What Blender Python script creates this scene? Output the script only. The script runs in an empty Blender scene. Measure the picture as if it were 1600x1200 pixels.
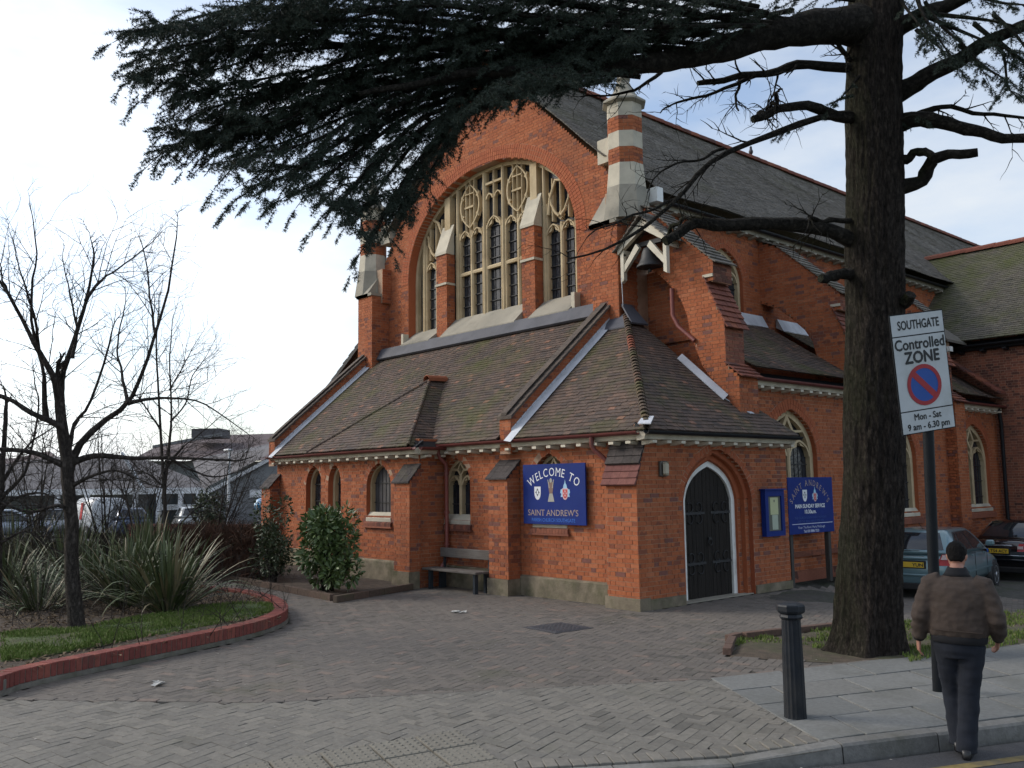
import bpy, bmesh, math, random
import numpy as np
from mathutils import Vector, Matrix, noise as mnoise

S = bpy.context.scene
COL = S.collection
RND = random.Random(7)
NR = np.random.RandomState(11)
PI = math.pi

# ------------------------------------------------------------------ camera
FPX = 1420.0
YAW, PITCH, ROLL = math.radians(-48.5), math.radians(6.32), math.radians(-0.8)
CAMP = Vector((9.80, -11.34, 2.05))
_f = Vector((math.sin(YAW) * math.cos(PITCH), math.cos(YAW) * math.cos(PITCH), math.sin(PITCH)))
_r = Vector((math.cos(YAW), -math.sin(YAW), 0.0))
_u = _r.cross(_f)
CR = _r * math.cos(ROLL) + _u * math.sin(ROLL)
CU = -_r * math.sin(ROLL) + _u * math.cos(ROLL)
CF = _f
cam_d = bpy.data.cameras.new('camera')
cam_d.sensor_width = 36.0
cam_d.lens = FPX / 1600.0 * 36.0
cam_d.clip_start = 0.1
cam_d.clip_end = 3000.0
cam = bpy.data.objects.new('camera', cam_d)
COL.objects.link(cam)
cam.matrix_world = Matrix(((CR.x, CU.x, -CF.x, CAMP.x), (CR.y, CU.y, -CF.y, CAMP.y), (CR.z, CU.z, -CF.z, CAMP.z), (0, 0, 0, 1)))
S.camera = cam

# ------------------------------------------------------------------ light
SUN_AZ = Vector((-0.80, -0.60, 0.0)).normalized()
SUN_EL = math.radians(34)
W = bpy.data.worlds.new('World')
S.world = W
W.use_nodes = True
nt = W.node_tree
nt.nodes.clear()
out = nt.nodes.new('ShaderNodeOutputWorld')
bg = nt.nodes.new('ShaderNodeBackground')
sky = nt.nodes.new('ShaderNodeTexSky')
sky.sky_type = 'NISHITA'
sky.sun_disc = False
sky.sun_elevation = SUN_EL
sky.sun_rotation = math.atan2(SUN_AZ.x, SUN_AZ.y)
sky.air_density = 1.0
sky.dust_density = 2.0
sky.ozone_density = 1.5
SKY_STRENGTH = 0.14
bg.inputs['Strength'].default_value = SKY_STRENGTH
tc = nt.nodes.new('ShaderNodeTexCoord')
mp = nt.nodes.new('ShaderNodeMapping')
mp.inputs['Scale'].default_value = (1.0, 1.0, 2.6)
mp.inputs['Location'].default_value = (0.35, 0.1, 0.0)
nz = nt.nodes.new('ShaderNodeTexNoise')
nz.inputs['Scale'].default_value = 2.1
nz.inputs['Detail'].default_value = 7.0
nz.inputs['Roughness'].default_value = 0.55
rp = nt.nodes.new('ShaderNodeValToRGB')
rp.color_ramp.elements[0].position = 0.38
rp.color_ramp.elements[0].color = (0.14, 0.14, 0.14, 1)
rp.color_ramp.elements[1].position = 0.66
rp.color_ramp.elements[1].color = (1, 1, 1, 1)
# cloud veil brightens towards the sun's side of the sky
sv = nt.nodes.new('ShaderNodeVectorMath'); sv.operation = 'DOT_PRODUCT'
sd = Vector((-0.97, 0.10, 0.12)).normalized()
sv.inputs[1].default_value = sd
mr = nt.nodes.new('ShaderNodeMapRange')
mr.inputs['From Min'].default_value = 0.86
mr.inputs['From Max'].default_value = 1.0
mr.inputs['To Min'].default_value = 4.0
mr.inputs['To Max'].default_value = 8.2
cc = nt.nodes.new('ShaderNodeVectorMath'); cc.operation = 'SCALE'
cc.inputs[0].default_value = (0.93, 0.985, 1.045)
mx = nt.nodes.new('ShaderNodeMix'); mx.data_type = 'RGBA'
L = nt.links.new
L(tc.outputs['Generated'], mp.inputs['Vector'])
L(mp.outputs['Vector'], nz.inputs['Vector'])
L(nz.outputs['Fac'], rp.inputs['Fac'])
L(tc.outputs['Generated'], sv.inputs[0])
L(sv.outputs['Value'], mr.inputs['Value'])
L(mr.outputs['Result'], cc.inputs['Scale'])
L(rp.outputs['Color'], mx.inputs['Factor'])
L(sky.outputs['Color'], mx.inputs['A'])
L(cc.outputs['Vector'], mx.inputs['B'])
L(mx.outputs['Result'], bg.inputs['Color'])
L(bg.outputs['Background'], out.inputs['Surface'])

sl = bpy.data.lights.new('sun', 'SUN')
sl.energy = 1.25
sl.angle = math.radians(22)
sl.color = (1.0, 0.95, 0.87)
so = bpy.data.objects.new('sun', sl)
COL.objects.link(so)
sdir = SUN_AZ * math.cos(SUN_EL) + Vector((0, 0, math.sin(SUN_EL)))
so.rotation_euler = sdir.to_track_quat('Z', 'Y').to_euler()
so.location = (-30, -20, 40)

S.view_settings.view_transform = 'Standard'
S.view_settings.look = 'None'
S.view_settings.gamma = 1.0
S.view_settings.use_curve_mapping = False
S.view_settings.exposure = 0.68

# ------------------------------------------------------------------ helpers
def at(px, py, dist):
    """world point that lies `dist` metres in front of the camera plane behind photo pixel (px, py)"""
    d = CR * ((px - 800) / FPX) - CU * ((py - 600) / FPX) + CF
    return CAMP + d * dist

def on_ground(px, py, z=0.0):
    d = CR * ((px - 800) / FPX) - CU * ((py - 600) / FPX) + CF
    return CAMP + d * ((z - CAMP.z) / d.z)

def tag(o, label=None, cat=None, group=None, kind=None):
    if label: o['label'] = label
    if cat: o['category'] = cat
    if group: o['group'] = group
    if kind: o['kind'] = kind
    return o

def empty(name, loc=(0, 0, 0), rz=0.0, parent=None):
    o = bpy.data.objects.new(name, None)
    o.empty_display_size = 0.2
    COL.objects.link(o)
    o.location = loc
    o.rotation_euler = (0, 0, rz)
    if parent: o.parent = parent
    return o

def link(name, me, parent=None, kind=None):
    o = bpy.data.objects.new(name, me)
    COL.objects.link(o)
    if parent is not None:
        o.parent = parent
    if kind: o['kind'] = kind
    return o

def copy_tree(o, parent=None):
    c = o.copy()
    COL.objects.link(c)
    if parent is not None: c.parent = parent
    for ch in list(o.children):
        copy_tree(ch, c)
    return c

class MB:
    """collects shapes and links them as ONE mesh object"""
    def __init__(self):
        self.v = []; self.f = []; self.s = []
    def add(self, vs, fs, smooth=False):
        n = len(self.v)
        self.v.extend([tuple(p) for p in vs])
        for q in fs:
            self.f.append(tuple(i + n for i in q)); self.s.append(smooth)
    def box(self, a, b, M=None):
        (x0, y0, z0), (x1, y1, z1) = a, b
        vs = [Vector(p) for p in ((x0,y0,z0),(x1,y0,z0),(x1,y1,z0),(x0,y1,z0),(x0,y0,z1),(x1,y0,z1),(x1,y1,z1),(x0,y1,z1))]
        if M is not None: vs = [M @ p for p in vs]
        self.add(vs, [(0,3,2,1),(4,5,6,7),(0,1,5,4),(1,2,6,5),(2,3,7,6),(3,0,4,7)])
    def bbox(self, a, b, c=0.01, M=None):
        """box with chamfered vertical and top edges"""
        (x0, y0, z0), (x1, y1, z1) = a, b
        def ring(i, z):
            x_0, x_1, y_0, y_1 = x0+i, x1-i, y0+i, y1-i
            return [(x_0+c,y_0,z),(x_1-c,y_0,z),(x_1,y_0+c,z),(x_1,y_1-c,z),(x_1-c,y_1,z),(x_0+c,y_1,z),(x_0,y_1-c,z),(x_0,y_0+c,z)]
        rs = [ring(c, z0), ring(0, z0+c), ring(0, z1-c), ring(c, z1)]
        vs = [Vector(p) for r in rs for p in r]
        if M is not None: vs = [M @ p for p in vs]
        fs = [tuple(range(7,-1,-1)), tuple(range(24,32))]
        for k in range(3):
            for i in range(8):
                j = (i+1) % 8
                fs.append((k*8+i, k*8+j, k*8+8+j, k*8+8+i))
        self.add(vs, fs)
    def prism(self, poly, d, M=None):
        """poly: list of 3D points (planar, any order), extruded by vector d"""
        n = len(poly); d = Vector(d)
        a = [Vector(p) for p in poly]
        nrm = Vector((0,0,0))
        for i in range(n):
            nrm += a[i].cross(a[(i+1) % n])
        if nrm.dot(d) > 0: a.reverse()
        vs = a + [p + d for p in a]
        if M is not None: vs = [M @ p for p in vs]
        fs = [tuple(range(n)), tuple(range(2*n-1, n-1, -1))]
        for i in range(n):
            j = (i+1) % n
            fs.append((i, n+i, n+j, j))
        self.add(vs, fs)
    def tube(self, pts, rad, n=8, caps=True, smooth=True, up=None):
        pts = [Vector(p) for p in pts]
        m = len(pts)
        if not hasattr(rad, '__len__'): rad = [rad]*m
        vs = []; prev = None
        for i, p in enumerate(pts):
            t = (pts[min(i+1, m-1)] - pts[max(i-1, 0)])
            if t.length < 1e-9: t = Vector((0,0,1))
            t.normalize()
            if prev is None:
                a = Vector((0,0,1)) if abs(t.z) < 0.9 else Vector((1,0,0))
                if up is not None: a = Vector(up)
                x = t.cross(a).normalized()
            else:
                x = (prev - t * prev.dot(t))
                x = x.normalized() if x.length > 1e-6 else t.orthogonal().normalized()
            prev = x
            y = t.cross(x)
            for k in range(n):
                a = 2*PI*k/n
                vs.append(p + (x*math.cos(a) + y*math.sin(a)) * rad[i])
        fs = []
        for i in range(m-1):
            for k in range(n):
                j = (k+1) % n
                fs.append((i*n+k, i*n+j, (i+1)*n+j, (i+1)*n+k))
        self.add(vs, fs, smooth)
        if caps:
            self.add([vs[k] for k in range(n)], [tuple(range(n-1,-1,-1))])
            self.add([vs[(m-1)*n+k] for k in range(n)], [tuple(range(n))])
    def lathe(self, prof, n=16, M=None, smooth=True, rot=0.0):
        """prof: (r, z) from bottom to top about the Z axis"""
        vs = []
        for r, z in prof:
            for k in range(n):
                a = 2*PI*k/n + rot
                vs.append(Vector((r*math.cos(a), r*math.sin(a), z)))
        if M is not None: vs = [M @ p for p in vs]
        fs = []
        m = len(prof)
        for i in range(m-1):
            for k in range(n):
                j = (k+1) % n
                fs.append((i*n+k, i*n+j, (i+1)*n+j, (i+1)*n+k))
        fs.append(tuple(range(n-1,-1,-1)))
        fs.append(tuple(range((m-1)*n, m*n)))
        self.add(vs, fs[:-2], smooth)
        self.add(vs[:n], [tuple(range(n-1,-1,-1))]); self.add(vs[(m-1)*n:], [tuple(range(n))])
    def loft(self, rings, smooth=True, caps=True):
        n = len(rings[0]); vs = [p for r in rings for p in r]; fs = []
        for i in range(len(rings)-1):
            for k in range(n):
                j = (k+1) % n
                fs.append((i*n+k, i*n+j, (i+1)*n+j, (i+1)*n+k))
        if caps:
            fs.append(tuple(range(n-1,-1,-1))); fs.append(tuple(range((len(rings)-1)*n, len(rings)*n)))
        self.add(vs, fs, smooth)
    def strip(self, outer, inner, d):
        """closed-section band between two open polylines (same count), extruded by d"""
        d = Vector(d)
        o = [Vector(p) for p in outer]; i_ = [Vector(p) for p in inner]
        n = len(o)
        vs = o + i_ + [p+d for p in o] + [p+d for p in i_]
        fs = []
        for k in range(n-1):
            fs += [(k, k+1, n+k+1, n+k), (2*n+k, 3*n+k, 3*n+k+1, 2*n+k+1), (k, 2*n+k, 2*n+k+1, k+1), (n+k, n+k+1, 3*n+k+1, 3*n+k)]
        fs += [(0, n, 3*n, 2*n), (n-1, 3*n-1, 4*n-1, 2*n-1)]
        self.add(vs, fs)
    def mesh(self, name, mat):
        me = bpy.data.meshes.new(name)
        me.from_pydata(self.v, [], self.f)
        me.polygons.foreach_set('use_smooth', self.s)
        for m in (mat if isinstance(mat, (list, tuple)) else [mat]):
            me.materials.append(m)
        me.update()
        return me
    def build(self, name, mat, parent=None, kind=None, fix=True):
        me = self.mesh(name, mat)
        if fix:
            b = bmesh.new(); b.from_mesh(me)
            bmesh.ops.recalc_face_normals(b, faces=b.faces)
            b.to_mesh(me); b.free()
        return link(name, me, parent, kind)

# ------------------------------------------------------------------ materials
MATS = {}
def _n(t, typ, **kw):
    n = t.nodes.new(typ)
    for k, v in kw.items(): setattr(n, k, v)
    return n

def ramp(t, stops, interp='LINEAR'):
    r = _n(t, 'ShaderNodeValToRGB')
    cr = r.color_ramp
    cr.interpolation = interp
    while len(cr.elements) < len(stops): cr.elements.new(0.5)
    for e, (p, c) in zip(cr.elements, stops):
        e.position = p
        e.color = (c[0], c[1], c[2], 1.0) if hasattr(c, '__len__') else (c, c, c, 1.0)
    return r

def noise_node(t, scale, detail=4, rough=0.55, vec=None, w=None):
    n = _n(t, 'ShaderNodeTexNoise')
    n.inputs['Scale'].default_value = scale
    n.inputs['Detail'].default_value = detail
    n.inputs['Roughness'].default_value = rough
    if vec is not None: t.links.new(vec, n.inputs['Vector'])
    return n

def new_mat(name):
    m = bpy.data.materials.new(name)
    m.use_nodes = True
    t = m.node_tree
    b = t.nodes['Principled BSDF']
    return m, t, b

def mixc(t, fac, a, b, mode='MIX'):
    m = _n(t, 'ShaderNodeMix'); m.data_type = 'RGBA'; m.blend_type = mode
    for sock, val in ((m.inputs['Factor'], fac), (m.inputs['A'], a), (m.inputs['B'], b)):
        if hasattr(val, 'is_linked'): t.links.new(val, sock)
        elif hasattr(val, '__len__'): sock.default_value = (*val[:3], 1.0)
        else: sock.default_value = val
    return m.outputs['Result']

def math_n(t, op, a, b=None, clamp=False):
    m = _n(t, 'ShaderNodeMath'); m.operation = op; m.use_clamp = clamp
    for s, v in ((m.inputs[0], a), (m.inputs[1], b)):
        if v is None: continue
        if hasattr(v, 'is_linked'): t.links.new(v, s)
        else: s.default_value = v
    return m.outputs[0]

def rand_piece(t):
    """a value that differs from piece to piece, whether it is an island of a mesh or an object of its own"""
    g = _n(t, 'ShaderNodeNewGeometry'); o = _n(t, 'ShaderNodeObjectInfo')
    s = math_n(t, 'ADD', g.outputs['Random Per Island'], o.outputs['Random'])
    return math_n(t, 'FRACT', s), g.outputs['Position'], g

def mat_simple(name, col, rough=0.6, metal=0.0, var=0.15, scale=6.0, bump=0.0, bscale=40.0, dirt=None, dscale=1.5, spec=0.5, coat=0.0, stretch=None):
    """base colour with two sizes of mottling, optional dirt colour in patches and fine bump"""
    if name in MATS: return MATS[name]
    m, t, b = new_mat(name)
    g = _n(t, 'ShaderNodeNewGeometry')
    vec = g.outputs['Position']
    if stretch:
        mpn = _n(t, 'ShaderNodeMapping'); mpn.inputs['Scale'].default_value = stretch
        t.links.new(vec, mpn.inputs['Vector']); vec = mpn.outputs['Vector']
    n1 = noise_node(t, scale, 6, 0.6, vec)
    lo = [c*(1-var) for c in col]; hi = [min(c*(1+var), 1) for c in col]
    r = ramp(t, [(0.3, lo), (0.7, hi)])
    t.links.new(n1.outputs['Fac'], r.inputs['Fac'])
    c = r.outputs['Color']
    if dirt is not None:
        n2 = noise_node(t, dscale, 5, 0.65, g.outputs['Position'])
        r2 = ramp(t, [(0.45, 0.0), (0.68, 0.8)])
        t.links.new(n2.outputs['Fac'], r2.inputs['Fac'])
        c = mixc(t, r2.outputs['Color'], c, dirt)
    t.links.new(c, b.inputs['Base Color'])
    b.inputs['Roughness'].default_value = rough
    b.inputs['Metallic'].default_value = metal
    b.inputs['Specular IOR Level'].default_value = spec
    if coat: b.inputs['Coat Weight'].default_value = coat; b.inputs['Coat Roughness'].default_value = 0.05
    if bump:
        n3 = noise_node(t, bscale, 5, 0.6, vec)
        bp = _n(t, 'ShaderNodeBump'); bp.inputs['Strength'].default_value = bump; bp.inputs['Distance'].default_value = 0.02
        t.links.new(n3.outputs['Fac'], bp.inputs['Height'])
        t.links.new(bp.outputs['Normal'], b.inputs['Normal'])
    MATS[name] = m
    return m

def mat_pieces(name, stops, rough=0.85, patch=None, pscale=0.6, pamt=(0.5, 0.72), fine=0.18, bump=0.35, bscale=60, moss=None, mscale=0.8, mamt=(0.52, 0.7), spec=0.25, extra=None, soot=None):
    """colour picked piece by piece from a ramp (bricks, tiles, pavers); patch: colour of pieces that go dark in patches; moss grows in patches"""
    m, t, b = new_mat(name)
    rnd, pos, g = rand_piece(t)
    r = ramp(t, stops)
    t.links.new(rnd, r.inputs['Fac'])
    c = r.outputs['Color']
    if patch is not None:
        n = noise_node(t, pscale, 4, 0.6, pos)
        mr_ = _n(t, 'ShaderNodeMapRange'); mr_.inputs['From Min'].default_value = pamt[0]; mr_.inputs['From Max'].default_value = pamt[1]
        t.links.new(n.outputs['Fac'], mr_.inputs['Value'])
        r2 = math_n(t, 'FRACT', math_n(t, 'MULTIPLY', rnd, 7.31))
        f = math_n(t, 'GREATER_THAN', mr_.outputs['Result'], r2)
        f = math_n(t, 'MULTIPLY', f, math_n(t, 'ADD', math_n(t, 'MULTIPLY', math_n(t, 'FRACT', math_n(t, 'MULTIPLY', rnd, 3.7)), 0.6), 0.35))
        c = mixc(t, f, c, patch)
    if extra is not None:
        col, amt = extra
        f = math_n(t, 'GREATER_THAN', math_n(t, 'FRACT', math_n(t, 'MULTIPLY', rnd, 13.7)), 1.0-amt)
        c = mixc(t, f, c, col)
    n2 = noise_node(t, 22, 5, 0.65, pos)
    r3 = ramp(t, [(0.25, 1-fine), (0.75, 1+fine)])
    t.links.new(n2.outputs['Fac'], r3.inputs['Fac'])
    c = mixc(t, 1.0, c, r3.outputs['Color'], 'MULTIPLY')
    if moss is not None:
        n4 = noise_node(t, mscale, 6, 0.7, pos)
        r4 = ramp(t, [(mamt[0], 0.0), (mamt[1], 0.85)])
        t.links.new(n4.outputs['Fac'], r4.inputs['Fac'])
        c = mixc(t, r4.outputs['Color'], c, moss)
    if soot is not None:
        mpn = _n(t, 'ShaderNodeMapping'); mpn.inputs['Scale'].default_value = (1.0, 1.0, 0.32)
        t.links.new(pos, mpn.inputs['Vector'])
        n5 = noise_node(t, 1.15, 7, 0.68, mpn.outputs['Vector'])
        r5 = ramp(t, [(soot[1], 0.0), (soot[2], 0.8)]); t.links.new(n5.outputs['Fac'], r5.inputs['Fac'])
        c = mixc(t, r5.outputs['Color'], c, soot[0])
    t.links.new(c, b.inputs['Base Color'])
    b.inputs['Roughness'].default_value = rough
    b.inputs['Specular IOR Level'].default_value = spec
    n3 = noise_node(t, bscale, 4, 0.6, pos)
    bp = _n(t, 'ShaderNodeBump'); bp.inputs['Strength'].default_value = bump; bp.inputs['Distance'].default_value = 0.01
    t.links.new(n3.outputs['Fac'], bp.inputs['Height'])
    t.links.new(bp.outputs['Normal'], b.inputs['Normal'])
    MATS[name] = m
    return m

M_BRICK = mat_pieces('brick', [(0.0, (0.390, 0.124, 0.052)), (0.35, (0.362, 0.110, 0.045)), (0.7, (0.31, 0.093, 0.041)), (1.0, (0.42, 0.147, 0.068))],
                     patch=(0.15, 0.055, 0.040), pscale=0.8, pamt=(0.46, 0.86), fine=0.22, extra=((0.19, 0.08, 0.062), 0.06), moss=(0.17,0.070,0.042), mscale=0.45, mamt=(0.54,0.84), soot=((0.085,0.042,0.032), 0.58, 0.78))
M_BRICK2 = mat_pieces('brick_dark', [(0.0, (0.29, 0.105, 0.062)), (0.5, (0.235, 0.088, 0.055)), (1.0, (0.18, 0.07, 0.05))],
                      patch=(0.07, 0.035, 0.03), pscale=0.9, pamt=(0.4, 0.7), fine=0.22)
M_RUBBED = mat_pieces('rubbed_brick', [(0.0, (0.37, 0.108, 0.048)), (0.5, (0.33, 0.092, 0.042)), (1.0, (0.40, 0.125, 0.055))], fine=0.15)
M_MORTAR = mat_simple('mortar', (0.42, 0.29, 0.20), 0.95, var=0.25, scale=3, bump=0.4, bscale=90, dirt=(0.24, 0.11, 0.065), dscale=0.9)
M_TILE = mat_pieces('clay_tile', [(0.0, (0.092, 0.068, 0.056)), (0.4, (0.125, 0.088, 0.070)), (0.75, (0.082, 0.063, 0.055)), (1.0, (0.15, 0.098, 0.074))],
                    patch=(0.060, 0.050, 0.046), pscale=0.7, pamt=(0.4, 0.8), fine=0.35, bump=0.5, bscale=45,
                    extra=((0.21, 0.115, 0.08), 0.03), moss=(0.085, 0.088, 0.030), mscale=0.75, mamt=(0.48, 0.71), rough=0.8)
M_TILE_NAVE = mat_pieces('old_roof_tile', [(0.0, (0.135, 0.122, 0.105)), (0.5, (0.175, 0.155, 0.132)), (1.0, (0.110, 0.100, 0.090))],
                         patch=(0.24, 0.22, 0.19), pscale=0.35, pamt=(0.5, 0.9), fine=0.35, bump=0.5, bscale=45,
                         moss=(0.085, 0.082, 0.04), mscale=0.4, mamt=(0.55, 0.8), rough=0.85)
M_TILE_GREEN = mat_pieces('mossy_roof_tile', [(0.0, (0.10, 0.088, 0.070)), (0.5, (0.135, 0.12, 0.095)), (1.0, (0.085, 0.078, 0.066))],
                          fine=0.35, bump=0.5, moss=(0.085, 0.095, 0.030), mscale=0.5, mamt=(0.42, 0.62), rough=0.85)
M_TILE_RED = mat_pieces('red_tile', [(0.0, (0.22, 0.075, 0.050)), (0.5, (0.17, 0.062, 0.045)), (1.0, (0.27, 0.095, 0.055))], fine=0.3, bump=0.4,
                        patch=(0.09, 0.05, 0.045), pamt=(0.4, 0.8))
M_STONE = mat_simple('bath_stone', (0.52, 0.41, 0.25), 0.85, var=0.14, scale=2.5, bump=0.25, bscale=30, dirt=(0.36, 0.26, 0.14), dscale=1.2)
M_STONE_G = mat_simple('weathered_stone', (0.34, 0.31, 0.25), 0.9, var=0.25, scale=2.2, bump=0.35, bscale=28, dirt=(0.13, 0.125, 0.105), dscale=1.1)
M_STONE_W = mat_simple('pale_stone', (0.52, 0.47, 0.37), 0.85, var=0.12, scale=3, bump=0.2, dirt=(0.33, 0.30, 0.24), dscale=1.6)
M_LEAD = mat_simple('lead', (0.075, 0.078, 0.095), 0.75, var=0.3, scale=3, bump=0.2, bscale=12, dirt=(0.07, 0.07, 0.08))
M_LEAD_W = mat_simple('pale_flashing', (0.58, 0.60, 0.64), 0.6, var=0.2, scale=5, bump=0.2, bscale=14, dirt=(0.34, 0.35, 0.38), dscale=2.5)
M_RENDER = mat_simple('cement_render', (0.20, 0.165, 0.115), 0.95, var=0.4, scale=4.0, bump=0.6, bscale=35, dirt=(0.075, 0.078, 0.036), dscale=2.2)
M_GUTTER = mat_simple('red_oxide_paint', (0.13, 0.032, 0.028), 0.45, var=0.2, scale=5)
M_DOWNPIPE = mat_simple('faded_red_paint', (0.21, 0.055, 0.042), 0.5, var=0.2, scale=5, dirt=(0.13, 0.045, 0.038))
M_BLACK = mat_simple('black_paint', (0.013, 0.014, 0.017), 0.5, var=0.3, scale=8, spec=.25)
M_WHITE = mat_simple('white_paint', (0.80, 0.80, 0.77), 0.5, var=0.08, scale=6, dirt=(0.45, 0.42, 0.36), dscale=3.0)
M_CREAM = mat_simple('cream_paint', (0.60, 0.55, 0.44), 0.6, var=0.12, scale=6, dirt=(0.36, 0.31, 0.24), dscale=3.0)
M_GLASS = None
def mat_glass():
    m, t, b = new_mat('leaded_glass')
    rnd, pos, g = rand_piece(t)
    n = noise_node(t, 7, 3, 0.5, pos)
    r = ramp(t, [(0.3, (0.012, 0.014, 0.020)), (0.7, (0.032, 0.036, 0.046))])
    t.links.new(n.outputs['Fac'], r.inputs['Fac'])
    t.links.new(r.outputs['Color'], b.inputs['Base Color'])
    b.inputs['Roughness'].default_value = 0.16
    b.inputs['Specular IOR Level'].default_value = 0.35
    bp = _n(t, 'ShaderNodeBump'); bp.inputs['Strength'].default_value = 0.25; bp.inputs['Distance'].default_value = 0.02
    n2 = noise_node(t, 14, 2, 0.5, pos)
    t.links.new(n2.outputs['Fac'], bp.inputs['Height']); t.links.new(bp.outputs['Normal'], b.inputs['Normal'])
    return m
M_GLASS = mat_glass()
M_MESHGLASS = mat_simple('wired_window', (0.055, 0.055, 0.062), 0.4, var=0.35, scale=4)
M_IRON = mat_simple('dark_iron', (0.018, 0.018, 0.02), 0.6, var=0.3)
# ------------------------------------------------------------------ brick walls and tiled roofs, piece by piece
def crossings(polys, v):
    xs = []
    for poly in polys:
        n = len(poly)
        for i in range(n):
            (u0, v0), (u1, v1) = poly[i], poly[(i+1) % n]
            if (v0 <= v) != (v1 <= v):
                xs.append(u0 + (u1-u0)*(v-v0)/(v1-v0))
    xs.sort()
    return [(xs[i], xs[i+1]) for i in range(0, len(xs)-1, 2)]

def seen_dist(p):
    """distance from the camera of a point inside the frame, else a large number"""
    d = Vector(p) - CAMP
    z = d.dot(CF)
    if z < 0.5: return 1e6
    x = d.dot(CR)/z*FPX; y = d.dot(CU)/z*FPX
    if abs(x) > 800 or abs(y) > 600: return 1e6
    return z

class Pieces:
    """gathers brick-like or tile-like pieces: the nearest become objects, the rest one mesh"""
    def __init__(self, limit):
        self.limit = limit; self.cand = []; self.v = []; self.f = []; self.m = []
        self.mats = []
    def slot(self, mat):
        if mat not in self.mats: self.mats.append(mat)
        return self.mats.index(mat)
    def put(self, vs, fs, mat, cand=None):
        """vs: world verts; cand: (name, parent, key) when the piece may become an object of its own"""
        if cand is not None:
            c = sum((Vector(p) for p in vs), Vector()) / len(vs)
            d = seen_dist(c)
            if d < 1e5:
                self.cand.append((d, vs, fs, mat, cand, c)); return
        n = len(self.v)
        self.v.extend(vs); s = self.slot(mat)
        for q in fs: self.f.append(tuple(i+n for i in q)); self.m.append(s)
    def finish(self, name, parent):
        self.cand.sort(key=lambda r: r[0])
        near, rest = self.cand[:self.limit], self.cand[self.limit:]
        for r in rest:
            self.put(r[1], r[2], r[3])
        shared = {}
        for d, vs, fs, mat, (nm, par, key, frame), c in near:
            if key is not None and key in shared:
                me = shared[key]
            else:
                me = bpy.data.meshes.new(nm)
                inv = frame.inverted()
                me.from_pydata([inv @ Vector(p) for p in vs], [], fs)
                me.materials.append(mat); me.update()
                if key is not None: shared[key] = me
            o = link(nm, me, par)
            o.matrix_local = frame
        me = bpy.data.meshes.new(name)
        me.from_pydata([tuple(p) for p in self.v], [], self.f)
        for m in self.mats: me.materials.append(m)
        me.polygons.foreach_set('material_index', self.m)
        me.update()
        self.v = []; self.f = []; self.m = []; self.cand = []
        return link(name, me, parent, 'stuff')

BRICKS = Pieces(300)
TILES = Pieces(300)
CH = 0.075     # one course
BOXF = [(0,1,2,3), (0,4,5,1), (1,5,6,2), (2,6,7,3), (3,7,4,0)]

def wall(name, polys, O, U, N, parent, mat=None, thick=0.28, near=False, label=None, solid=True):
    """brick wall: mortar core as a part, bricks in Flemish bond standing proud of it. polys in (u along U, z)"""
    mat = mat or M_BRICK
    O = Vector(O); U = Vector(U).normalized(); N = Vector(N).normalized(); Z = Vector((0,0,1))
    zs = [p[1] for poly in polys for p in poly]
    z0, z1 = min(zs), max(zs)
    core = MB()
    i0, i1 = int(math.floor(z0/CH+1e-4)), int(math.ceil(z1/CH-1e-4))
    iv_list = []
    for i in range(i0, i1):
        za, zb = max(i*CH, z0), min((i+1)*CH, z1)
        if zb-za < 0.008: continue
        for (ua, ub) in crossings(polys, (za+zb)/2):
            if ub-ua < 0.01: continue
            iv_list.append((i, za, zb, ua, ub))
            ins = 0.012 if ub-ua > 0.06 else 0.0
            a = O + U*(ua+ins) + Z*za
            w = U*(ub-ua-2*ins); h = Z*(zb-za)
            f0 = a - N*0.007; b0 = a - N*thick
            vs = [f0, f0+w, f0+w+h, f0+h, b0, b0+w, b0+w+h, b0+h]
            core.add(vs, [(0,1,2,3), (7,6,5,4), (0,4,5,1), (3,2,6,7), (0,3,7,4), (1,5,6,2)])
    wo = core.build(name, M_MORTAR, parent, fix=True)
    if label: wo['label'] = label
    unit = 0.3375
    fr0 = Matrix(((U.x, -N.x, 0, 0), (U.y, -N.y, 0, 0), (0, 0, 1, 0), (0, 0, 0, 1)))
    for (i, za, zb, ua, ub) in iv_list:
        k = int(math.floor((ua - 0.4)/unit)) - 1
        off = unit/2 if i % 2 else 0.0
        u = k*unit + off
        while u < ub:
            for ln in (0.215, 0.1025):
                a0, b0 = max(u+0.0, ua), min(u+ln, ub)
                full = (a0 == u and b0 == u+ln and zb-za > CH-0.002)
                u += ln+0.01
                if b0-a0 < 0.03: continue
                pr = 0.0 + NR.uniform(-0.0025, 0.0025)
                za_, zb_ = za+0.004+NR.uniform(-.0012,.0012), zb-0.004+NR.uniform(-.0012,.0012)
                c = O + U*a0 + Z*za_
                w = U*(b0-a0); h = Z*(zb_-za_)
                f = c + N*pr; g = c - N*0.02
                cand = None
                if near and full:
                    M = fr0.copy(); M.translation = c + N*pr
                    cand = ('brick', wo, round(ln, 2), M)
                BRICKS.put([f, f+w, f+w+h, f+h, g, g+w, g+w+h, g+h], BOXF, mat, cand)
    return wo

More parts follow.
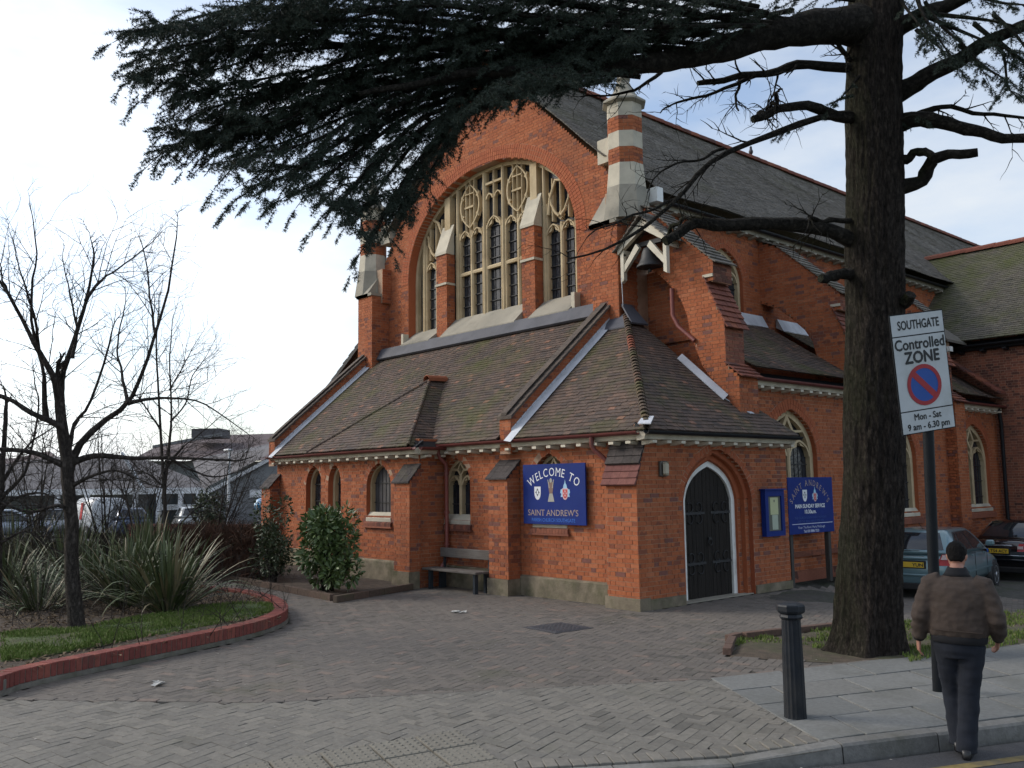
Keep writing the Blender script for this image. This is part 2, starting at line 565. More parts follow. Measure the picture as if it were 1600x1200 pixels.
def arc_pts(u0, u1, zs, za, n=14, kind='pointed'):
    """polyline over an opening from (u0, zs) to (u1, zs)"""
    c = (u0+u1)/2; a = (u1-u0)/2; h = za-zs
    L_ = []
    if kind == 'pointed':
        q0, q1, q2 = (u0, zs), (u0+a*0.10, zs+h*0.74), (c, za)
        for i in range(n+1):
            t = i/n
            L_.append(((1-t)**2*q0[0]+2*t*(1-t)*q1[0]+t*t*q2[0], (1-t)**2*q0[1]+2*t*(1-t)*q1[1]+t*t*q2[1]))
        R_ = [(2*c-u, z) for u, z in reversed(L_[:-1])]
        return L_ + R_
    for i in range(2*n+1):
        t = PI - PI*i/(2*n)
        L_.append((c+a*math.cos(t), zs+h*abs(math.sin(t))**0.92))
    return L_

def opening(u0, u1, zb, zs, za, kind='pointed', n=14):
    return [(u0, zb)] + arc_pts(u0, u1, zs, za, n, kind) + [(u1, zb)]

def offset_line(pts, d):
    """polyline moved outward (left of travel) by d"""
    o = []
    for i in range(len(pts)):
        a = pts[max(i-1, 0)]; b = pts[min(i+1, len(pts)-1)]
        t = Vector((b[0]-a[0], b[1]-a[1]))
        t.normalize()
        o.append((pts[i][0]-t.y*d, pts[i][1]+t.x*d))
    return o

def P3(O, U, N, u, z, n=0.0):
    return Vector(O) + Vector(U)*u + Vector((0,0,1))*z + Vector(N)*n

def reveal(mb, pts, O, U, N, n0, n1, sides=0.012):
    """soffit band of an opening from depth n0 to n1"""
    po = offset_line(pts, sides); pi_ = offset_line(pts, -0.005)
    mb.strip([P3(O,U,N,u,z,n0) for u, z in po], [P3(O,U,N,u,z,n0) for u, z in pi_], Vector(N)*(n1-n0))

def arch_ring(pts, O, U, N, w=0.215, rows=1, mat=None, proud=0.006, deep=0.05):
    """bricks on edge set round an arch; pts is the intrados"""
    mat = mat or M_RUBBED
    seg = [0.0]
    for a, b in zip(pts, pts[1:]): seg.append(seg[-1]+math.hypot(b[0]-a[0], b[1]-a[1]))
    n = max(6, int(seg[-1]/0.082))
    outp = offset_line(pts, 1.0)
    def pt(s):
        for i in range(len(seg)-1):
            if s <= seg[i+1] or i == len(seg)-2:
                t = (s-seg[i])/max(seg[i+1]-seg[i], 1e-6)
                a = Vector((pts[i][0]*(1-t)+pts[i+1][0]*t, pts[i][1]*(1-t)+pts[i+1][1]*t))
                b = Vector((outp[i][0]*(1-t)+outp[i+1][0]*t, outp[i][1]*(1-t)+outp[i+1][1]*t))
                return a, (b-a).normalized()
    mo = MB()
    mo.strip([P3(O,U,N,*(Vector(p)+(Vector(q)-Vector(p))*(w*rows+0.004)), 0.0) for p, q in zip(pts, outp)], [P3(O,U,N,u,z,0.0) for u, z in pts], Vector(N)*(-deep))
    base = len(BRICKS.v)
    for k in range(n):
        s0, s1 = seg[-1]*(k+0.07)/n, seg[-1]*(k+0.93)/n
        a, da = pt(s0); b, db = pt(s1)
        for r in range(rows):
            r0, r1 = r*w+0.004, (r+1)*w-0.004
            q = [a+da*r0, b+db*r0, b+db*r1, a+da*r1]
            pr = proud + NR.uniform(-.002,.002)
            fr = [P3(O,U,N,p.x,p.y,pr) for p in q]; bk = [P3(O,U,N,p.x,p.y,-0.02) for p in q]
            BRICKS.put(fr+bk, BOXF, mat)
    return mo

def roof(name, poly, O, E, H, prof, parent, mat=None, gauge=0.10, tw=0.165, near=False, sag=0.012, thick=0.014, label=None, lift=0.020):
    """tiled slope: poly in plan (a along the eave, h up the slope), prof(h) gives the height"""
    mat = mat or M_TILE
    O = Vector(O); E = Vector(E).normalized(); H = Vector(H).normalized(); Z = Vector((0,0,1))
    hs = [p[1] for p in poly]; h0, h1 = min(hs), max(hs)
    rows = [h0]
    while rows[-1] < h1:
        s = (prof(rows[-1]+0.05)-prof(rows[-1]))/0.05
        rows.append(rows[-1]+gauge/math.sqrt(1+s*s))
    seed = NR.uniform(0, 100)
    def wob(a, h):
        return sag*mnoise.noise(Vector((a*0.55+seed, h*0.9, seed)))*1.4
    def P(a, h, n=0.0):
        s = (prof(h+0.02)-prof(h-0.02))/0.04
        nn = (Z - H*s).normalized()
        return O + E*a + H*h + Z*prof(h) + nn*(n+wob(a, h))
    deck = MB()
    items = []
    for i in range(len(rows)-1):
        ha, hb = rows[i], min(rows[i+1], h1)
        for (a0, a1) in crossings([poly], (ha+hb)/2):
            if a1-a0 < 0.02: continue
            m = max(1, int((a1-a0)/1.0))
            for k in range(m):
                p, q = a0+(a1-a0)*k/m, a0+(a1-a0)*(k+1)/m
                deck.add([P(p,ha,-0.012), P(q,ha,-0.012), P(q,hb,-0.012), P(p,hb,-0.012)], [(0,1,2,3)])
            items.append((i, ha, hb, a0, a1))
    do = deck.build(name, mat, parent, fix=False)
    if label: do['label'] = label
    F4 = [(0,1,2,3), (0,4,5,1), (1,5,6,2), (4,0,3,7)]
    for (i, ha, hb, a0, a1) in items:
        k = math.floor(a0/tw)-1
        a = k*tw + (tw/2 if i % 2 else 0)
        while a < a1:
            p, q = max(a, a0), min(a+tw-0.004, a1)
            full = p == a and q == a+tw-0.004
            a += tw
            if q-p < 0.03: continue
            j = NR.uniform(-.004,.005); tl = NR.uniform(-.003,.003); dh = NR.uniform(-.004,.004)
            hh = ha+dh; ht = hb+(hb-ha)*0.35
            A = P(p,hh,lift+j+tl); B = P(q,hh,lift+j-tl); C = P(q,ht,0.003); D = P(p,ht,0.003)
            dn = (Z*0.9 - H*0.5).normalized()*thick
            vs = [A, B, C, D, A-dn, B-dn, C-dn, D-dn]
            cand = None
            if near and full:
                M = Matrix.Translation(A)
                cand = ('roof_tile', do, None, M)
            TILES.put(vs, F4, mat, cand)
    return do

def ridge_tiles(name, p0, p1, parent, mat, r=0.13, ln=0.32, label=None, tilt=0.0):
    """half-round or angle tiles along a ridge or hip, one object each"""
    p0 = Vector(p0); p1 = Vector(p1); d = p1-p0; n = max(1, int(d.length/ln)); t = d.normalized()
    side = t.cross(Vector((0,0,1))).normalized(); up = side.cross(t)
    mb = MB(); me = None
    ob = []
    for i in range(n):
        mb = MB()
        a = p0 + d*(i/n) + up*NR.uniform(-.006,.006); b = a + d*(1.06/n) + up*0.012; a = a + up*tilt*2
        rings = []
        for c in (a, b):
            rings.append([c + side*(r*math.cos(x)) + up*(r*math.sin(x)*0.85) for x in np.linspace(-0.25, PI+0.25, 7)])
        vs = rings[0]+rings[1]
        fs = [(k, k+1, 8+k, 7+k) for k in range(6)]
        ins = [v_ - up*0.015 for v_ in vs]
        vs = vs+ins
        fs += [(14+k+1, 14+k, 14+7+k, 14+8+k) for k in range(6)]
        fs += [(k, 14+k, 14+k+1, k+1) for k in range(6)] + [(7+k, 7+k+1, 21+k+1, 21+k) for k in range(6)]
        mb.add(vs, fs)
        ob.append(mb.build(name, mat, parent))
    return ob

def stone_window(parent, O, U, N, u0, u1, zb, zs, za, lights=2, depth=0.30, frame=0.10, kind='pointed', mullw=0.075, stone=None, glass=None, tracery=True, rowz=0.42, sill=True):
    """traceried window set back in its opening: stone frame, mullions, cusped heads, dark leaded lights and saddle bars"""
    stone = stone or M_STONE; glass = glass or M_GLASS
    O = Vector(O); U = Vector(U); N = Vector(N)
    d0 = -depth
    fr = MB()
    outl = opening(u0, u1, zb, zs, za, kind, 12)
    inn = offset_line(outl, -frame)
    inn[0] = (u0+frame, zb); inn[-1] = (u1-frame, zb)
    fr.strip([P3(O,U,N,u,z,d0) for u, z in outl], [P3(O,U,N,u,z,d0) for u, z in inn], -N*0.14)
    wo = fr.build('window', stone, parent)
    pn = MB()
    poly = [P3(O,U,N,u,z,d0-0.10) for u, z in outl]
    pn.prism(poly, -N*0.02)
    pn.build('pane', glass, wo)
    a0, a1 = u0+frame, u1-frame
    lw = (a1-a0-(lights-1)*mullw)/lights
    bars = MB(); mu = None
    def top_at(u):
        zs_ = [iv for iv in [crossings([[(z_, u_) for u_, z_ in inn]], u)] if iv]
        return zs_[0][-1][1] if zs_ else zs
    c = (u0+u1)/2
    for k in range(1, lights):
        m = a0 + k*lw + (k-1)*mullw
        mb = MB()
        zt = top_at(m+mullw/2)-0.01
        if tracery and lights == 2: zt = zs + (za-zs)*0.25
        mb.prism([P3(O,U,N,m,zb,d0+0.0), P3(O,U,N,m+mullw,zb,d0+0.0), P3(O,U,N,m+mullw*0.72,zb,d0+0.03), P3(O,U,N,m+mullw*0.28,zb,d0+0.03)], (0,0,zt-zb))
        mb.prism([P3(O,U,N,m+.008,zb,d0-0.002), P3(O,U,N,m+mullw-.008,zb,d0-0.002), P3(O,U,N,m+mullw-.008,zb,d0-0.12), P3(O,U,N,m+.008,zb,d0-0.12)], (0,0,zt-zb))
        mb.build('mullion', stone, wo)
    def head(x0, x1, zsp, zap, mb, w=0.045):
        ar = arc_pts(x0, x1, zsp, zap, 8)
        ai = offset_line(ar, -w)
        mb.strip([P3(O,U,N,u,z,d0+0.004) for u, z in ar], [P3(O,U,N,u,z,d0+0.004) for u, z in ai], -N*0.11)
        # cusps: small points that turn the head into a trefoil
        for s in (0.32, 0.68):
            i = int(s*(len(ai)-1)); p = ai[i]; cx = (x0+x1)/2
            q = (p[0]+(cx-p[0])*0.55, p[1]-0.03)
            e1, e2 = ai[i-2], ai[i+2]
            mb.prism([P3(O,U,N,*e1,d0-0.01), P3(O,U,N,*e2,d0-0.01), P3(O,U,N,*q,d0-0.01)], -N*0.06)
    tr = MB()
    for k in range(lights):
        x0 = a0 + k*(lw+mullw)
        zt = min(top_at(x0+lw*0.5), top_at(x0+lw*0.15), top_at(x0+lw*0.85))
        zsp = zs - 0.05 if lights <= 2 else zs
        zap = min(zsp+lw*0.9, zt-0.02) if lights > 1 else za-frame*0.5
        if lights > 1: head(x0-0.005, x0+lw+0.005, zsp, zap, tr)
        for z in np.arange(zb+rowz*0.7, zap, rowz):
            bars.box((0,0,0), (0,0,0)) if False else bars.prism([P3(O,U,N,x0,z,d0-0.075), P3(O,U,N,x0+lw,z,d0-0.075), P3(O,U,N,x0+lw,z,d0-0.10), P3(O,U,N,x0,z,d0-0.10)], (0,0,0.022))
        nv = max(1, int(lw/0.16))
        for q in range(1, nv+1):
            x = x0+lw*q/(nv+1)
            bars.prism([P3(O,U,N,x-.005,zb,d0-0.09), P3(O,U,N,x+.005,zb,d0-0.09), P3(O,U,N,x+.005,zb,d0-0.10), P3(O,U,N,x-.005,zb,d0-0.10)], (0,0,zap-zb-0.02))
    if tracery and lights == 2:
        zc = zs + (za-zs)*0.50; s = (u1-u0)*0.13
        # quatrefoil-like diamond between the two heads, with branches to the frame
        ring = [(c, zc-s*1.3), (c-s, zc), (c, zc+s*1.5), (c+s, zc)]
        ro = ring+[ring[0]]; ri = [(c+(p[0]-c)*0.62, zc+(p[1]-zc)*0.62) for p in ro]
        tr.strip([P3(O,U,N,*p,d0+0.006) for p in ro], [P3(O,U,N,*p,d0+0.006) for p in ri], -N*0.10)
        for sg in (-1, 1):
            p, q = (c+sg*s*0.9, zc), (c+sg*(u1-u0)*0.33, zs+(za-zs)*0.52)
            tr.strip([P3(O,U,N,p[0],p[1]+.025,d0+0.002), P3(O,U,N,q[0],q[1]+.025,d0+0.002)], [P3(O,U,N,p[0],p[1]-.025,d0+0.002), P3(O,U,N,q[0],q[1]-.025,d0+0.002)], -N*0.10)
        tr.strip([P3(O,U,N,c-.02,zc+s*1.3,d0), P3(O,U,N,c-.02,za-frame*0.6,d0)], [P3(O,U,N,c+.02,zc+s*1.3,d0), P3(O,U,N,c+.02,za-frame*0.6,d0)], -N*0.10)
    if tr.v: tr.build('tracery', stone, wo)
    if bars.v: bars.build('saddle_bars', M_IRON, wo)
    if sill:
        sb = MB()
        prof = [P3(O,U,N,u0-0.0,zb+0.10,d0+0.01), P3(O,U,N,u0-0.0,zb-0.03,0.012), P3(O,U,N,u0-0.0,zb-0.10,0.012), P3(O,U,N,u0-0.0,zb-0.10,d0+0.01)]
        sb.prism(prof, U*(u1-u0))
        sb.build('sill', M_STONE_W, wo)
    return wo
# ------------------------------------------------------------------ the church
church = empty('church', (0, 0, 0))
tag(church, 'red brick church with big traceried west window, tiled lean-to roofs and corner porch', 'church')
X1 = Vector((1,0,0)); Y1 = Vector((0,1,0)); Z1 = Vector((0,0,1))
NW = -Y1      # outward from the west front
NS = X1       # outward from the south side
ARCHES = []   # mortar beds of the arches, joined later

def rect(u0, u1, z0, z1): return [(u0,z0),(u1,z0),(u1,z1),(u0,z1)]

EZ = 3.10
def tile_cap(a, b, fy, by_, zb, zt, rows=3, cols=4):
    """weathered top of a buttress: courses of dark tiles"""
    mb = MB()
    for k in range(rows):
        f0, f1 = k/rows, (k+1)/rows+.06
        y_0, z_0 = fy-.05+(by_-fy+.045)*f0, zb+(zt-zb)*f0; y_1, z_1 = fy-.05+(by_-fy+.045)*min(f1,1), zb+(zt-zb)*min(f1,1)
        for q in range(cols):
            xa, xb = a-.03+(b-a+.06)*q/cols, a-.03+(b-a+.06)*(q+1)/cols-.004
            j = NR.uniform(-.004,.004)
            mb.prism([(xa,y_0,z_0+.022+j),(xa,y_1,z_1+.008+j),(xa,y_1,z_1-.02),(xa,y_0,z_0-.012)], (xb-xa,0,0))
    mb.prism([(a+.004,fy+.012,zb-.02),(a+.004,by_-.01,zt-.03),(a+.004,by_-.01,zb-.02)], (b-a-.008,0,0))
    mb.build('buttress_cap', M_CAPT, church)
M_CAPT = mat_pieces('dark_cap_tile', [(0,(0.050,0.043,0.042)),(1,(0.075,0.063,0.060))], fine=.35, bump=.4, moss=(.075,.07,.04), mscale=1.5, mamt=(.58,.8))
M_CAPR = mat_pieces('purple_cap_tile', [(0,(0.15,0.062,0.055)),(1,(0.20,0.085,0.07))], fine=.3, bump=.4, patch=(.09,.05,.05))
# --- low west range
WY = 0.25
ww = [opening(-5.55,-4.62,1.36,2.12,2.62), opening(-2.76,-1.86,1.36,2.12,2.62), opening(-11.36,-10.55,1.40,2.12,2.60)]
wall('wall', [rect(-12.95,0.0-0.28,0.0,EZ)] + ww, (0,WY,0), X1, NW, church, near=True)
BY = -0.40
bw = [opening(-7.46,-6.50,1.40,2.10,2.56), opening(-9.12,-8.54,1.40,2.12,2.58)]
wall('wall', [rect(-9.46,-5.47,0.0,EZ-0.08)] + bw, (0,BY,0), X1, NW, church, near=True)
wall('wall', [rect(BY+0.004,WY-0.008,0.0,EZ-0.08)], (-5.47,0,0), Y1, NS, church, near=True, thick=0.25)
for (a, b, fy, by_, zt, zb) in ((-3.66,-3.10,-0.08,WY,2.52,2.16), (-5.97,-5.42,-0.68,BY,2.50,2.12)):
    wall('buttress', [rect(a,b,0.0,zb)], (0,fy,0), X1, NW, church, near=True, thick=0.2)
    wall('buttress', [[(fy+0.002,0.0),(by_-0.008,0.0),(by_-0.008,zt-0.03),(fy+0.002,zb)]], (b,0,0), Y1, NS, church, near=True, thick=b-a-0.02)
    tile_cap(a, b, fy, by_, zb, zt)
# left end buttress of the low range
wall('buttress', [rect(-13.25,-12.75,0.0,2.05)], (0,-0.05,0), X1, NW, church)
wall('buttress', [[(-0.048,0),(WY-.008,0),(WY-.008,2.4),(-0.048,2.05)]], (-12.75,0,0), Y1, NS, church)
tile_cap(-13.25,-12.75,-0.05,WY,2.05,2.42)

# --- porch south wall, with the end of the corner buttress in the same plane
DY, DS = 2.20, 1.72
door_out = opening(1.17, 3.23, 0.0, DS, 2.66)
wall('wall', [[(0.0,0.0),(4.43,0.0),(4.43,EZ),(0.27,EZ),(WY,2.74),(0.0,2.05)], door_out], (0,0,0), Y1, NS, church, near=True, thick=0.26)
wall('wall', [rect(-0.5,-0.27,0.0,EZ)], (0,4.43,0), X1, Y1, church, thick=0.2)
wall('buttress', [rect(-0.70,-0.002,0.0,2.05)], (0,0.0,0), X1, NW, church, near=True, thick=0.22)
# tiled weathering of the corner buttress, in two steps
mb = MB()
for (ya, za, yb, zb_) in ((-0.05,2.03,0.10,2.36), (0.07,2.38,0.245,2.76)):
    if za > 2.2: mb.build('buttress_cap', M_CAPR, church); mb = MB()
    for k in range(3):
        f0, f1 = k/3, (k+1)/3+0.05
        y_0, z_0 = ya+(yb-ya)*f0, za+(zb_-za)*f0; y_1, z_1 = ya+(yb-ya)*f1, za+(zb_-za)*f1
        n = 4
        for q in range(n):
            xa = -0.73+(0.755)*q/n; xb = -0.73+(0.755)*(q+1)/n-0.004
            mb.prism([(xa,y_0-.035,z_0),(xa,y_1-.012,z_1),(xa,y_1+.01,z_1-.005),(xa,y_0-.005,z_0-.025)], (xb-xa,0,0))
mb.build('buttress_cap', M_CAPT, church)
# inner orders of the door arch
for (d, a, b, zt) in ((0.085, 1.29, 3.11, 2.55), (0.17, 1.41, 2.99, 2.44)):
    pts = opening(a, b, 0.0, DS, zt)
    mo = arch_ring(arc_pts(a, b, DS, zt), (0-d,0,0), Y1, NS, w=0.115, mat=M_RUBBED, proud=0.0, deep=0.09)
    mo.build('arch_order', M_RUBBED, church)
    for (u, sg) in ((a, -1), (b, 1)):
        wall('jamb', [rect(min(u,u+sg*.12),max(u,u+sg*.12),0.0,DS)], (-d,0,0), Y1, NS, church, thick=0.09)
    rv = MB(); reveal(rv, pts, (0-d,0,0), Y1, NS, 0.0, -0.12); rv.build('reveal', M_RUBBED, church)
rv = MB(); reveal(rv, door_out, (0,0,0), Y1, NS, -0.004, -0.10); rv.build('reveal', M_RUBBED, church)
mo = arch_ring(arc_pts(1.17, 3.23, DS, 2.66), (0,0,0), Y1, NS, w=0.115, proud=0.004); mo.build('arch', M_MORTAR, church)
# door: white frame, vertical planks in two leaves, strap hinges with scrolls
dr = empty('door', (-0.26, DY, 0.0), 0, church)
fo = opening(1.41, 2.99, 0.0, DS, 2.44); fi = offset_line(fo, -0.11); fi[0] = (1.52,0.0); fi[-1] = (2.88,0.0)
Od = Vector((0,-DY,0))
mb = MB(); mb.strip([P3(Od,Y1,NS,u,z,0.04) for u,z in fo], [P3(Od,Y1,NS,u,z,0.04) for u,z in fi], (-0.10,0,0)); mb.build('door_frame', M_WHITE, dr)
M_DOOR = mat_simple('old_dark_oak', (0.022, 0.019, 0.017), 0.55, var=0.5, scale=5, bump=0.5, bscale=22, stretch=(6,6,0.35), dirt=(0.026,0.022,0.019), dscale=2, spec=.12)
npl = 12
for k in range(npl):
    a = 1.52+1.36*k/npl; b = 1.52+1.36*(k+1)/npl-0.007
    def topz(u):
        iv = crossings([[(z_,u_) for u_,z_ in fi]], u); return iv[-1][1]-0.002
    ztA, ztB = topz(a+.004), topz(b-.002)
    mb = MB(); dx = NR.uniform(-.003,.003)
    mb.prism([P3(Od,Y1,NS,a,0.02,dx),P3(Od,Y1,NS,b,0.02,dx),P3(Od,Y1,NS,b,ztB,dx),P3(Od,Y1,NS,a,ztA,dx)], (-0.04,0,0)); mb.build('plank', M_DOOR, dr)
mb = MB(); mb.prism([P3(Od,Y1,NS,u,z+0.01 if z<.1 else z,-0.045) for u,z in fi], (-0.02,0,0)); mb.build('door_back', M_BLACK, dr)
for z in (0.62, 1.50):
    for (h, sg) in ((1.53,1),(2.87,-1)):
        mb = MB()
        mb.box((0.006,h-DY if sg>0 else h-DY-0.58,z-.022),(0.016,(h-DY+0.58) if sg>0 else h-DY,z+.022))
        for c in (0.16,0.42):
            for s2 in (-1,1):
                ctr = Vector((0.011,h-DY+sg*c,z+s2*0.10))
                mb.tube([ctr+Vector((0,0.085*math.cos(t)*sg,0.085*math.sin(t))) for t in np.linspace(-2.4,2.4,9)], 0.011, 4)
        mb.build('strap_hinge', M_IRON, dr)
mb = MB(); mb.tube([(0.03,0.03+0.06*math.cos(t),0.98+0.06*math.sin(t)) for t in np.linspace(0,2*PI,13)], 0.009, 5); mb.box((0.004,-.01,1.02),(0.03,0.07,1.07)); mb.build('ring_handle', M_IRON, dr)
mb = MB(); mb.box((-0.30,1.2,0.0),(-0.02,3.2,0.018)); mb.build('threshold', M_STONE_G, church)

# --- rendered plinth
pl = MB()
def plp():
    global pl
    pl.build('plinth', M_RENDER, church); pl = MB()
pl.prism([(-9.46,BY-.002,0.0),(-9.46,BY-.045,0.0),(-9.46,BY-.045,0.46),(-9.46,BY-.002,0.50)], (9.46-5.97,0,0)); plp()
pl.prism([(-5.42,WY-.002,0.0),(-5.42,WY-.045,0.0),(-5.42,WY-.045,0.40),(-5.42,WY-.002,0.43)], (5.42-3.66,0,0)); plp()
pl.prism([(-3.10,WY-.002,0.0),(-3.10,WY-.045,0.0),(-3.10,WY-.045,0.34),(-3.10,WY-.002,0.37)], (3.10-0.70,0,0)); plp()
pl.prism([(-12.75,WY-.002,0.0),(-12.75,WY-.045,0.0),(-12.75,WY-.045,0.46),(-12.75,WY-.002,0.49)], (12.75-9.46,0,0)); plp()
pl.box((-3.68,-.115,0),(-3.08,WY-.05,0.30)); plp(); pl.box((-6.0,-.715,0),(-5.39,BY-.05,0.34)); plp()
pl.box((-0.73,-.03,0),(0.03,0.24,0.20)); plp()
pl.box((-.02,0.243,0),(0.03,1.16,0.17)); plp(); pl.box((-.02,3.24,0),(0.03,4.44,0.15)); plp()


# --- windows of the low range
for (a, b, zb, zs, za) in ((-5.55,-4.62,1.36,2.12,2.62), (-2.76,-1.86,1.36,2.12,2.62)):
    stone_window(church, (0,WY,0), X1, NW, a, b, zb, zs, za, 2, depth=0.13, frame=0.075)
stone_window(church, (0,WY,0), X1, NW, -11.36, -10.55, 1.40, 2.12, 2.60, 1, depth=0.13, frame=0.09, tracery=False)
w3 = stone_window(church, (0,BY,0), X1, NW, -7.46, -6.50, 1.40, 2.10, 2.56, 1, depth=0.10, frame=0.055, tracery=False, glass=M_MESHGLASS)
stone_window(church, (0,BY,0), X1, NW, -9.12, -8.54, 1.40, 2.12, 2.58, 1, depth=0.13, frame=0.09, tracery=False)
for (yy, pts, ww_) in ((WY, ww[0], 1), (WY, ww[1], 1), (WY, ww[2], 1), (BY, bw[0], 1), (BY, bw[1], 1)):
    rv = MB(); reveal(rv, pts, (0,yy,0), X1, NW, -0.003, -0.14); rv.build('reveal', M_RUBBED, church)
    arc = pts[1:-1]
    mo = arch_ring(arc, (0,yy,0), X1, NW, w=0.115, proud=0.001); mo.build('arch', M_MORTAR, church)
    a, b, zb = pts[0][0], pts[-1][0], pts[0][1]
    mb = MB(); n = int((b-a+.1)/0.075)
    for k in range(n):
        x0 = a-.05+(b-a+.1)*k/n
        mb.prism([(x0+.003,yy-.0,zb-.10),(x0+.003,yy-.05,zb-.13),(x0+.003,yy-.05,zb-.20),(x0+.003,yy-.0,zb-.20)], ((b-a+.1)/n-.006,0,0))
    mb.box((a-.08,yy-.065,zb-.235),(b+.08,yy-.0,zb-.203))
    mb.build('brick_sill', M_BRICK2, church)

# --- eaves: fascia, brackets, gutters
def eaves(p0, p1, outv, zb, zt, gut=M_GUTTER, step=0.36, mat=M_CREAM, br=0.10):
    p0 = Vector(p0); p1 = Vector(p1); d = p1-p0; t = d.normalized(); o = Vector(outv)
    mb = MB()
    q = [p0+o*0.01+Z1*zb, p0+o*0.17+Z1*(zb+.02), p0+o*0.21+Z1*(zb+.13), p0+o*0.01+Z1*(zb+.17)]
    mb.prism(q, d); mb.build('fascia', mat, church)
    mb = MB(); mb.prism([p0-o*0.02+Z1*(zb+.172), p0+o*0.20+Z1*(zb+.135), p0+o*0.20+Z1*(zb+.150), p0-o*0.02+Z1*(zb+.30)], d); mb.build('eaves_light_stop', M_BLACK, church)  # added black board, blocks light through the gap between wall head and gutter
    n = max(2, int(d.length/step)); me = None
    for k in range(n):
        c = p0 + d*((k+0.5)/n) + Z1*(zb-.072)
        if me is None:
            mb = MB(); w = t*0.055
            mb.prism([o*0.0-w, o*0.24-w+Z1*.03, o*0.24-w+Z1*.075, o*0.0-w+Z1*.075], w*2)
            me = mb.mesh('eaves_bracket', mat)
        ob = link('eaves_bracket', me, church); ob.location = c
    # half round gutter
    mb = MB(); r = 0.062; ga = p0+o*0.27+Z1*(zb+.155); 
    th = np.linspace(PI, 2*PI, 8)
    prof = [(r*math.cos(a), r*math.sin(a)) for a in th] + [((r-.012)*math.cos(a), (r-.012)*math.sin(a)) for a in th[::-1]]
    mb.prism([ga - t*0.06 + o*x + Z1*z for x, z in prof], d+t*0.12)
    mb.build('gutter', gut, church)

E1 = 2.74
eaves((-12.95,WY,0), (-9.75,WY,0), NW, E1-.02, 0)
eaves((-9.62,BY,0), (-5.35,BY,0), NW, E1-.06, 0)
eaves((-5.30,WY,0), (0.02,WY,0), NW, E1, 0)
eaves((-5.47,BY-.1,0), (-5.47,WY-.02,0), NS, E1-.06, 0, step=.3)
eaves((0,0.02,0), (0,4.50,0), NS, E1, 0, gut=M_BLACK)

def downpipe(pts, mat=M_DOWNPIPE, r=0.042, z_col=()):
    mb = MB(); mb.tube(pts, r, 10); 
    for z in z_col:
        p = Vector(pts[len(pts)//2]); p.z = z
        mb.tube([p-Z1*.03, p+Z1*.03], r*1.28, 10)
        mb.box((p.x-.08,p.y-.012,z-.014),(p.x+.08,p.y+.012,z+.014))
    mb.build('downpipe', mat, church)
downpipe([(-5.30,-.04,2.86),(-5.30,-.04,2.70),(-5.29,0.0,2.62),(-5.27,0.13,2.50),(-5.27,0.15,2.40),(-5.27,0.15,0.62),(-5.27,0.12,0.52),(-5.27,0.02,0.42),(-5.27,-.01,0.32),(-5.27,-.01,0.0)], z_col=(2.3,1.5,0.85))
downpipe([(-0.98,0.0,2.86),(-0.98,0.0,2.70),(-0.95,0.03,2.62),(-0.80,0.15,2.45),(-0.78,0.17,2.36),(-0.78,0.17,0.30)], z_col=(2.2,))

# --- roofs of the low range and the porch (one profile, a little bell-cast)
def prof_low(h):
    z = 2.93 + 0.86*h
    if h < 0.75: z -= 0.02*((0.75-h)/0.75)**2
    return z
OW = (0.0, -0.02, 0.0)            # eave line of the west slope: y=-0.02, h runs +Y
roof('roof', [(-12.75,0.0),(-3.46,0.0),(-3.46,3.50),(-12.75,3.50)], OW, X1, Y1, prof_low, church, near=True)
# bay roof: hipped, its ridge runs back into the main slope
def prof_bay(h): return 2.86 + 0.80*h + (0.0 if h < 0.6 else 0)
BR = 2.08  # half width
bx = -7.55
rz = prof_bay(BR)
yr = (rz-2.93)/0.86 - 0.02
def yval(zz): return (zz-2.93)/0.86-0.02
OB = (0.0, -0.68, 0.0)
roof('roof', [(bx-BR,0.0),(bx+BR,0.0),(bx,BR)], OB, X1, Y1, prof_bay, church, near=True)
# its two side slopes: eave runs along Y
roof('roof', [(-0.68,0.0),(-0.02,0.0),(yr,BR),(-0.68+BR,BR)], (bx+BR,0,0), Y1, -X1, prof_bay, church, near=True)
roof('roof', [(-0.68,0.0),(-0.02,0.0),(yr,BR),(-0.68+BR,BR)], (bx-BR,0,0), Y1, X1, prof_bay, church)
ridge_tiles('ridge_tile', (bx,-0.68+BR-.1,rz+.03), (bx,yr,rz+.03), church, mat_pieces('ridge_orange', [(0,(0.30,0.10,0.05)),(1,(0.22,0.08,0.045))], moss=(0.10,0.07,0.04)), r=0.12)
for sx in (1,-1):
    pts_ = [Vector((bx+sx*(BR-h), -0.68+h, prof_bay(h)+.012)) for h in np.linspace(0,BR,4)]
    for a, b in zip(pts_, pts_[1:]): ridge_tiles('hip_tile', a, b, church, M_TILE, r=0.035, ln=0.13, tilt=.012)
